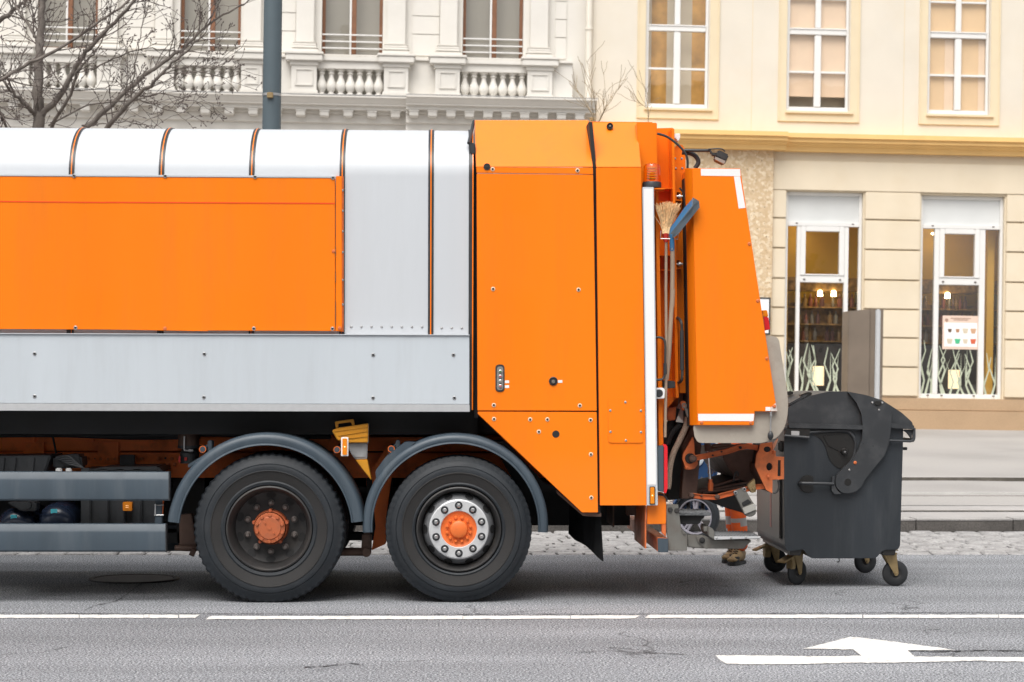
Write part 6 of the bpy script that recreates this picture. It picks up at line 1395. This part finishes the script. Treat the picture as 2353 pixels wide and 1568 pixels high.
b = MB(); q = rounded(at8([(385, 100), (440, 80), (468, 84), (468, 102), (440, 108), (400, 128)], Y0+.1), .008); b.prism(q, Y0+.03, Y0+.10, .006); b.build('lid_clip', BINPIT, LD)
b = MB(); q = rounded(at8([(296, 88), (320, 74), (345, 78), (345, 95), (310, 110)], Y0+.5), .008); b.prism(q, Y0+.5, Y0+.58, .006); b.build('lid_clip', BINPIT, LD)
# swing arm that carries the lid
armp = rounded([(735, 80), (800, 92), (870, 104), (990, 142), (1042, 182), (1054, 250), (1050, 340), (1034, 450), (1002, 540), (930, 625), (860, 715), (835, 765), (795, 800), (740, 814), (690, 806), (655, 770), (646, 730), (655, 685), (690, 645), (770, 570), (812, 500), (838, 420), (845, 340), (835, 240), (800, 160)], 12, 4)
b = MB(); q = at8(armp, Y0-.03); b.prism(q, Y0-.045, Y0+.0, .010); AR = b.build('lid_arm', BINLID, BN, sharp=40)
b = MB(); p = P(*z8(740, 732), Y0-.046); b.lathe((p.x, Y0-.047, p.z), [(0, 0), (.026, 0), (.028, .004)], 24)
q = rounded(at8([(935, 146), (975, 146), (985, 160), (970, 178), (940, 176), (928, 160)], Y0-.05), .008); b.prism(q, Y0-.058, Y0-.04, .004); b.build('arm_cap', BINPIT, AR)
bolts(AR, M_(z8, [(918, 159), (988, 160), (965, 211), (750, 645)]), Y0-.046, RIVET, 'rivet'); bolts(AR, M_(z8, [(792, 592)]), Y0-.046, OBOLT)
b = MB(); b.lathe((0, 0, 0), [(0, 0), (.004, 0), (.004, .002)], 10); hole = b.mesh('pin_hole_shade', UNDER)  # small black disc painted as the shade of a pin hole
bolts(AR, M_(z8, [(851, 455), (922, 472)]), Y0-.0462, hole, 'pin_hole_shade')
# pivot pocket with hood: flat dark patch painted for a shaded recess
pk = rounded([(470, 378), (700, 374), (760, 395), (788, 450), (775, 560), (735, 610), (690, 640), (640, 615), (600, 560), (580, 480), (545, 420)], 25, 5)
b = MB(); q = at8(pk, Y0-.004); b.prism(q, Y0-.006, Y0+.01, .004); PK = b.build('pivot_pocket_shade', BINPIT, BN)
b = MB(); pts = [P(*z8(x, y), Y0-.01) for x, y in ((460, 372), (700, 358), (765, 385), (795, 450), (785, 540), (755, 600))]; b.tube(spline(pts, 6), .012, 8); b.build('pocket_rim', BINLID, PK)
b = MB(); q = rounded(at8([(690, 385), (745, 385), (752, 500), (720, 530), (600, 470), (560, 400)], Y0-.01), .01); b.prism(q, Y0-.012, Y0, .005); b.build('pivot_plate', BINPIT, PK)
p = P(*z8(715, 512), Y0-.02); b = MB(); b.m(0).lathe((p.x, Y0-.01, p.z), [(.012, -.03), (.020, -.03), (.024, -.01), (.028, 0)], 20); b.m(1).lathe((p.x, Y0-.03, p.z), [(0, -.006), (.008, -.006), (.011, -.002), (.013, .004)], 6); b.build('pivot_bolt', [BINPIT, STEEL], PK)
p = P(*z8(721, 421), Y0-.014); MB().lathe((p.x, Y0-.0135, p.z), [(0, 0), (.009, 0), (.009, .004)], 14).build('pin_hole_shade', UNDER, PK)  # pin hole shade drawn by a black disc
# side handle over a dark disc painted as the shade of a recess
p = P(*z8(450, 745), Y0); b = MB(); q = circ(p.x, p.z, .068, 28, .068); q = [(x, z) for x, z in q if x < p.x+.045]; b.prism(q, Y0-.010, Y0+.01, .006); HD = b.build('handle_recess_shade', BINPIT, BN)
b = MB(); b.tube(spline([P(*z8(388, 742), Y0+.0), P(*z8(400, 741), Y0-.035), P(*z8(430, 741), Y0-.045), P(*z8(560, 743), Y0-.045), P(*z8(638, 745), Y0-.035)], 5), .0125, 12)
q = rounded(at8([(625, 690), (645, 690), (640, 745), (660, 790), (690, 818), (640, 818), (620, 790)], Y0-.03), .006); b.prism(q, Y0-.04, Y0+.01, .006); b.build('handle', BINLID, BN)
# latch with label at front corner and loop handle at rear corner
b = MB(); q = rounded(at8([(296, 345), (380, 345), (392, 312), (425, 312), (436, 345), (465, 350), (460, 415), (290, 405), (278, 390)], Y0-.03), .006); b.prism(q, Y0-.035, Y0+.01, .006); LT = b.build('latch', BINPIT, BN)
b = MB(); b.tube([P(*z8(282, 396), Y0-.035), P(*z8(460, 410), Y0-.035)], .010, 8); b.build('latch_bar', BINLID, LT)
b = MB(); q = at8([(331, 362), (389, 364), (389, 395), (331, 392)], Y0-.037); b.prism(q, Y0-.0375, Y0-.03); b.build('label_plate', mat('grey_label', (.42, .42, .42), .5), LT)
p = P(*z8(409, 325), Y0-.036); MB().lathe((p.x, Y0-.0365, p.z), [(0, 0), (.007, 0), (.007, .004)], 12).build('pin_hole_shade', UNDER, LT)  # black disc in place of a shaded hole in the latch
b = MB(); b.tube([P(*z8(1036, 431), Y0-.03), P(*z8(1190, 437), Y0-.03), P(*z8(1208, 430), Y0-.02)], .010, 10); b.tube(spline([P(*z8(1205, 436), Y0-.02), P(*z8(1216, 410), Y0-.02), P(*z8(1216, 340), Y0-.02)], 5), .013, 10); q = at8([(1176, 352), (1206, 352), (1200, 428), (1180, 395), (1160, 372), (1140, 362), (1140, 352)], Y0-.01); b.prism(q, Y0-.015, Y0+.01, .004)
b.tube([P(*z8(1208, 430), Y0), P(*z8(1208, 430), Y0).xyz*1+Vector((0, Y1-Y0, 0))], .014, 10); b.build('rear_handle', BINLID, BN)
b = MB(); q = at8([(1136, 450), (1150, 450), (1144, 600), (1133, 600)], Y0); b.prism(q, Y0+.1, Y0+.3, .004); p = P(*z8(1155, 490), Y0+.2); b.tube([(p.x-.02, Y0+.2, p.z), (p.x+.012, Y0+.2, p.z)], .012, 10); b.build('rear_bracket', BINPIT, BN)
b = MB(); b.tube(spline([P(*z8(x, y), Y0+.1) for x, y in ((675, 1283), (678, 1300), (668, 1310), (660, 1305))], 4), .004, 6); b.build('drain_hook', RIMDK, BN)
b = MB(); xk = P(*z8(277, 700), Y0).x; b.box(xk-.012, xk+.01, Y0+.12, Y1-.12, .35, .95, .01); b.box(xk-.035, xk+.01, Y0+.05, Y1-.05, 1.02, 1.10, .012); b.build('front_rib', BINPIT, BN)
b = MB(); b.box(xk-.0135, xk-.011, Y0+.5, Y0+.58, .42, .80, .001); b.build('red_reflection_strip', mat('painted_red_reflection', (.38, .03, .03), .4, var=.2), BN)  # reddish reflection on the bin front painted as a red strip
def castor(fx, fy, wx, wy, Y, turn, pedal=False):
    s8 = FPX/(Y+DIST)/3.1427; wr = .098
    t_ = P(*z8(fx, fy), Y); zt_ = P(*z8(700, 1240), Y0).z; c = P(*z8(wx, wy), Y); cen = Vector((c.x, Y, wr)); kst = sub('castor', BN)
    M = Matrix.Translation(cen) @ Matrix.Rotation(turn, 4, 'Z')
    b = MB(); b.lathe((0, 0, 0), [(.045, -.02), (.062, -.022), (.078, -.018), (.092, -.014), (wr, -.008), (wr, .008), (.092, .014), (.078, .018), (.062, .022), (.045, .02)], 40); b.build('castor_tyre', BLACK, kst, M)
    b = MB(); b.lathe((0, 0, 0), [(0, -.02), (.016, -.022), (.03, -.012), (.045, -.016), (.056, -.020), (.056, .02), (.03, .012), (0, .02)], 32); b.build('castor_wheel', RIMDK, kst, M)
    top = M.inverted() @ Vector((t_.x, Y, zt_)); b = MB()
    for s in (-1, 1):
        yy = s*.031; A = [(top.x-.05, yy, top.z-.02), (top.x+.055, yy, top.z-.02), (.018, yy, -.0), (.008, yy, -.018), (-.010, yy, -.018), (-.018, yy, .0)]
        b.loft(A, [(x, y+s*.005, z) for x, y, z in A], .001)
    b.box(top.x-.055, top.x+.06, -.038, .038, top.z-.022, top.z-.010, .003); b.lathe((top.x, 0, top.z-.012), [(0, 0), (.03, 0), (.03, .02), (0, .02)], 18, 'Z'); b.box(top.x-.06, top.x+.065, -.05, .05, top.z+.006, top.z+.014, .003)
    b.lathe((0, 0, 0), [(0, -.042), (.010, -.042), (.012, -.036), (.012, .036), (0, .042)], 12)
    if pedal: b.loft([(top.x-.16, -.04, top.z-.075), (top.x-.04, -.04, top.z-.03), (top.x-.04, -.04, top.z-.045), (top.x-.16, -.04, top.z-.09)], [(top.x-.16, .04, top.z-.075), (top.x-.04, .04, top.z-.03), (top.x-.04, .04, top.z-.045), (top.x-.16, .04, top.z-.09)], .004); b.box(top.x-.07, top.x-.02, -.03, .03, top.z-.14, top.z-.03, .006)
    b.build('castor_fork', BRASS, kst, M)
castor(1030, 1265, 1080, 1400, 1.14, rad(4)); castor(345, 1265, 372, 1375, 1.24, rad(38), True); castor(840, 1230, 865, 1310, 2.2, rad(18)); castor(190, 1200, 215, 1300, 2.26, rad(14), True)

# ================================================================= PERSON BEHIND THE HOPPER
HIVIS = mat('orange_hi_vis_cloth', (.85, .13, .02), .75, var=.12, vscale=10, bump=.5, bscale=14)
BANDM = mat('grey_reflective_band', (.40, .39, .38), .4, var=.08)
SKIN = mat('skin', (.50, .27, .18), .55, var=.05); HAIR = mat('dark_hair', (.03, .02, .015), .7)
GLOVE = mat('dark_work_glove', (.05, .035, .03), .7, var=.3)
BOOTB = mat('tan_boot_leather', (.28, .19, .09), .65, var=.3, vscale=20); SOLE = mat('black_sole', (.02, .02, .02), .6)
YP = 3.1
pf = P(1673, 1290, YP); fx = pf.x
pe = thing('person', 'worker in orange hi-vis trousers and tan boots standing behind the hopper', 'person', (fx+.08, YP, 0))
def skin_mesh(name, joints, bones, root, mats, assign, sub_=2):
    me = bpy.data.meshes.new(name); me.from_pydata([j[0] for j in joints], bones, []); o = bpy.data.objects.new(name, me); C.objects.link(o)
    o.modifiers.new('s', 'SKIN'); sv_ = me.skin_vertices[0].data
    for i, j in enumerate(joints): sv_[i].radius = (j[1], j[2] if len(j) > 2 else j[1]); sv_[i].use_root = (i == root)
    m = o.modifiers.new('u', 'SUBSURF'); m.levels = m.render_levels = sub_
    dg = bpy.context.evaluated_depsgraph_get(); ev = o.evaluated_get(dg); nm = bpy.data.meshes.new_from_object(ev); bpy.data.objects.remove(o); 
    nm.materials.clear()
    for m in mats: nm.materials.append(m)
    for p in nm.polygons: p.material_index = assign(p.center); p.use_smooth = True
    return nm
f = Vector((-1, -.06, 0)).normalized(); s_ = Vector((-f.y, f.x, 0))   # facing the truck, half towards the street
o_ = Vector((fx+.05, YP, 0))
def J(a, c, z): return tuple(o_ + f*a + s_*c + Vector((0, 0, z)) - o_)
near = -1.0
jt = [(J(0, 0, .95), .145, .115), (J(0, 0, 1.15), .135, .10), (J(0, 0, 1.34), .165, .11), (J(0, 0, 1.46), .075, .065), (J(.02, 0, 1.55), .058),
      (J(0, .10, .86), .10), (J(.03, .135, .50), .072), (J(0, .12, .22), .075), (J(-.01, .12, .10), .062),
      (J(0, -.10, .86), .10), (J(.02, -.135, .50), .072), (J(0, -.12, .22), .075), (J(-.01, -.12, .10), .062),
      (J(0, .20, 1.39), .07), (J(.02, .25, 1.10), .052), (J(.12, .24, .88), .042), (J(0, -.20, 1.39), .07), (J(.02, -.25, 1.10), .052), (J(.14, -.22, .90), .042)]
bn = [(0, 1), (1, 2), (2, 3), (3, 4), (0, 5), (5, 6), (6, 7), (7, 8), (0, 9), (9, 10), (10, 11), (11, 12), (2, 13), (13, 14), (14, 15), (2, 16), (16, 17), (17, 18)]
def asg(c):
    z = c.z
    if z > 1.49: return 2
    if .20 < z < .27 or .34 < z < .40 or 1.05 < z < 1.10 and abs(c.x) < .3: return 1
    return 0
me = skin_mesh('body', jt, bn, 0, [HIVIS, BANDM, SKIN], asg)
o = bpy.data.objects.new('body', me); C.objects.link(o); o.parent = pe; WM[o.name] = WM[pe.name]
hc = o_+f*.03+Vector((0, 0, 1.66))
b = MB(); b.lathe(tuple(hc), [(0, -.125), (.045, -.115), (.066, -.07), (.076, -.01), (.080, .04), (.068, .09), (.035, .118), (0, .125)], 24, 'Z', scale=(1, 1.0))
for v in b.bm.verts:
    d = v.co-hc; k = d.dot(f); v.co += f*k*.18
nz = hc+f*.098; b.loft([nz+s_*.012+Vector((0, 0, -.025)), nz-s_*.012+Vector((0, 0, -.025)), nz-f*.015+Vector((0, 0, .02))], [nz+s_*.005+f*.018+Vector((0, 0, -.022)), nz-s_*.005+f*.018+Vector((0, 0, -.022)), nz-f*.01+Vector((0, 0, .022))], 0)
for q in (-1, 1): e = hc+s_*q*.08+Vector((0, 0, .0)); b.lathe(tuple(e), [(0, -.03), (.014, -.02), (.016, .01), (0, .03)], 10, 'Z')
b.build('head', SKIN, pe, sharp=80)
b = MB()
for q in (-1, 1): e = hc+f*.084+s_*q*.03+Vector((0, 0, .012)); b.lathe(tuple(e), [(0, -.008), (.009, 0), (0, .008)], 10, 'Z')
b.build('eye', UNDER, pe); b = MB(); e = hc+f*.088+Vector((0, 0, -.058)); b.loft([e+s_*.022, e-s_*.022, e-s_*.018-Vector((0, 0, .008)), e+s_*.018-Vector((0, 0, .008))], [e+s_*.022-f*.02, e-s_*.022-f*.02, e-s_*.018-f*.02-Vector((0, 0, .008)), e+s_*.018-f*.02-Vector((0, 0, .008))], .001); b.build('mouth', mat('lips', (.35, .12, .10), .5), pe)
b = MB(); b.lathe(tuple(hc-f*.012), [(.079, -.02), (.086, .03), (.076, .09), (.04, .125), (0, .134)], 24, 'Z')
for v in b.bm.verts:
    k = (v.co-hc).dot(f)
    if k > .02 and v.co.z < hc.z+.07: v.co -= f*(k-.02)*.9
b.build('hair', HAIR, pe, sharp=80)
for wr_, sg in ((jt[15][0], 1), (jt[18][0], -1)):
    w0 = o_+Vector(wr_); dn = (Vector((0, 0, -1))+f*.35).normalized(); side = s_*sg
    jo = [(tuple(w0-o_), .026, .02), (tuple(w0+dn*.055-o_), .036, .017), (tuple(w0+dn*.095-o_), .038, .016)]; bo = [(0, 1), (1, 2)]
    for k, (off, ln) in enumerate(((.028, .062), (.010, .072), (-.009, .067), (-.026, .052))):
        a = w0+dn*.10+f*off; i = len(jo); jo += [(tuple(a-o_), .0095), (tuple(a+dn*ln*.5-side*.008-o_), .009), (tuple(a+dn*ln*.9-side*.028-o_), .0075)]; bo += [(2, i), (i, i+1), (i+1, i+2)]
    i = len(jo); a = w0+dn*.035+f*.034; jo += [(tuple(a-o_), .011), (tuple(a+dn*.03+f*.018-side*.01-o_), .010), (tuple(a+dn*.058+f*.018-side*.02-o_), .008)]; bo += [(1, i), (i, i+1), (i+1, i+2)]
    me = skin_mesh('hand', jo, bo, 0, [GLOVE], lambda c: 0, 1); o = bpy.data.objects.new('hand', me); C.objects.link(o); o.parent = pe; WM[o.name] = WM[pe.name]
for c_ in (.12, -.12):
    ctr = o_+s_*c_-f*.02; ff = (f+s_*1.5).normalized(); rt_ = Vector((-ff.y, ff.x, 0))
    secs_ = [(-.085, .030, .10, .03), (-.06, .038, .15, 0), (.0, .040, .155, 0), (.06, .043, .12, 0), (.11, .047, .085, 0), (.16, .045, .07, .004), (.19, .030, .05, .012)]
    b = MB(); rings = []
    for (a, hw, h, z0) in secs_:
        ring = []
        for k in range(12):
            t = 2*PI*k/12; x = math.cos(t)*hw; zz = max(0, math.sin(t)*.5+.5)
            ring.append(b.v(ctr+ff*a+rt_*x*(1 if zz < .6 else .85)+Vector((0, 0, .022+z0+(h-.02)*zz))))
        rings.append(ring)
    for A, B in zip(rings, rings[1:]):
        for k in range(12): b.f((A[k], A[(k+1) % 12], B[(k+1) % 12], B[k]))
    b.f(rings[0]); b.f(rings[-1]); bt = b.build('boot', BOOTB, pe, sharp=70)
    b = MB(); pl = [ctr+ff*a+rt_*x for a, x in ((-.09, .0), (-.075, .036), (0, .038), (.07, .046), (.13, .048), (.18, .035), (.203, 0), (.18, -.035), (.13, -.048), (.07, -.046), (0, -.038), (-.075, -.036))]
    b.loft([tuple(p+Vector((0, 0, .002))) for p in pl], [tuple(p+Vector((0, 0, .030))) for p in pl], .004); pl2 = [ctr+ff*a+rt_*x for a, x in ((.115, .050), (.165, .042), (.20, 0), (.165, -.042), (.115, -.050))]
    b.loft([tuple(p+Vector((0, 0, .03))) for p in pl2], [tuple(p*.97+ctr*.03-ff*.018+Vector((0, 0, .075-ctr.z*.03))) for p in pl2], .006); b.build('sole', SOLE, bt)
    b = MB()
    for k in range(4): p = ctr+ff*(.045+.016*k)+Vector((0, 0, .145-.016*k)); b.tube([p-rt_*.022, p+Vector((0, 0, .006)), p+rt_*.022], .004, 6)
    b.build('lace', HAIR, bt)

# ================================================================= PARKED SCOOTER BEYOND THE LIFT
YS = 5.55; wc = P(*z7(470, 1050), YS); R = .235
sc_ = thing('motor_scooter', 'dark blue parked motor scooter with alloy wheel seen through the lift gear', 'motor scooter', (wc.x, YS, 0))
SBLUE = mat('dark_blue_scooter_paint', (.02, .05, .12), .2, coat=.6, var=.05); ALLOY = mat('alloy_wheel', (.36, .35, .40), .4, metal=.4, var=.08)
def sw(cx, cy, turn):
    M = Matrix.Translation((cx, cy, R)) @ Matrix.Rotation(turn, 4, 'Z'); w_ = sub('wheel', sc_)
    b = MB(); b.lathe((0, 0, 0), [(.165, -.045), (.185, -.058), (.215, -.055), (R-.006, -.035), (R, 0), (R-.006, .035), (.215, .055), (.185, .058), (.165, .045)], 72, rmod=lambda j, k: 1-(.018 if (j in (3, 5) and k % 2) else 0)); b.build('tyre', TYRE, w_, M)
    b = MB(); b.lathe((0, 0, 0), [(.155, -.03), (.160, -.052), (.172, -.054), (.174, -.03), (.174, .05), (.155, .03)], 48); b.lathe((0, 0, 0), [(0, -.05), (.045, -.05), (.05, -.03), (.05, .03), (0, .05)], 24)
    for k in range(5):
        a = 2*PI*k/5+.3; d = (math.cos(a), math.sin(a)); n_ = (-d[1], d[0]); A = [(d[0]*r+n_[0]*w0, -.04, d[1]*r+n_[1]*w0) for r, w0 in ((.04, -.018), (.16, -.03), (.16, -.008), (.10, 0), (.16, .008), (.16, .03), (.04, .018))]; b.loft(A, [(x, .0, z) for x, y, z in A], .003)
    b.build('rim', ALLOY, w_, M)
sw(wc.x, YS, rad(-24)); sw(wc.x+.05, YS+1.3, rad(80))
cx = wc.x
b = MB()
b.loft([(cx-.17, YS+.12, .42), (cx+.17, YS+.12, .42), (cx+.25, YS+.14, .75), (cx+.20, YS+.16, 1.02), (cx-.20, YS+.16, 1.02), (cx-.25, YS+.14, .75)], [(cx-.17, YS+.40, .30), (cx+.17, YS+.40, .30), (cx+.25, YS+.40, .65), (cx+.20, YS+.36, .95), (cx-.20, YS+.36, .95), (cx-.25, YS+.40, .65)], .03)
b.loft([(cx-.2, YS+.40, .26), (cx+.2, YS+.40, .26), (cx+.2, YS+.40, .34), (cx-.2, YS+.40, .34)], [(cx-.2, YS+.85, .26), (cx+.2, YS+.85, .26), (cx+.2, YS+.85, .34), (cx-.2, YS+.85, .34)], .02)
b.loft([(cx-.16, YS+.80, .30), (cx+.16, YS+.80, .30), (cx+.2, YS+.80, .68), (cx-.2, YS+.80, .68)], [(cx-.13, YS+1.65, .45), (cx+.13, YS+1.65, .45), (cx+.15, YS+1.7, .78), (cx-.15, YS+1.7, .78)], .04)
b.lathe((cx, YS, R), [(.26, -.07), (.275, -.05), (.275, .05), (.26, .07), (.26, -.07)], 24, a0=rad(20), a1=rad(150)); b.build('fairing', SBLUE, sc_)
b = MB(); b.loft([(cx-.2, YS+.80, .70), (cx+.2, YS+.80, .70), (cx+.17, YS+.82, .80), (cx-.17, YS+.82, .80)], [(cx-.15, YS+1.6, .80), (cx+.15, YS+1.6, .80), (cx+.12, YS+1.58, .90), (cx-.12, YS+1.58, .90)], .03); b.build('seat', BLACK, sc_)
b = MB(); b.loft([(cx-.20, YS+.15, 1.0), (cx+.20, YS+.15, 1.0), (cx+.18, YS+.32, 1.38), (cx-.18, YS+.32, 1.38)], [(cx-.20, YS+.156, 1.0), (cx+.20, YS+.156, 1.0), (cx+.18, YS+.326, 1.38), (cx-.18, YS+.326, 1.38)], .002); b.build('windscreen', tint('pale_blue_screen', (.5, .62, .75), .1, .5), sc_)
b = MB(); b.tube([(cx-.36, YS+.3, 1.06), (cx, YS+.26, 1.03), (cx+.36, YS+.3, 1.06)], .016, 10)
for q in (-1, 1): b.tube([(cx+q*.07, YS+.02, R), (cx+q*.07, YS+.2, .75)], .02, 10); b.tube([(cx+q*.3, YS+.3, 1.06), (cx+q*.36, YS+.24, 1.2)], .007, 6); b.box(cx+q*.36-.05, cx+q*.36+.05, YS+.23, YS+.26, 1.18, 1.25, .01)
b.build('handlebar', BLACKP, sc_)
b = MB(); b.lathe((cx, YS+.125, .80), [(0, -.02), (.06, -.015), (.09, .0), (.09, .03)], 24); b.build('headlight', mat('headlight_glass', (.6, .65, .7), .1), sc_)
# far-side guard rails and mudguards of the truck (seen only from other viewpoints, they close the underside)
for za_, zb_ in ((.98, .70), (.43, .16)):
    b = MB(); b.box(XL, X(400), 2.42, 2.47, zb_, za_, .008); b.build('side_guard', SLATE, T)
for c in (c1, c2):
    b = MB(); b.lathe((c.x, 2.05, .53), [(.63, 0), (.66, 0), (.66, .45), (.63, .45), (.63, 0)], 40, a0=rad(2), a1=rad(178)); b.build('mudguard', SLATE, T)
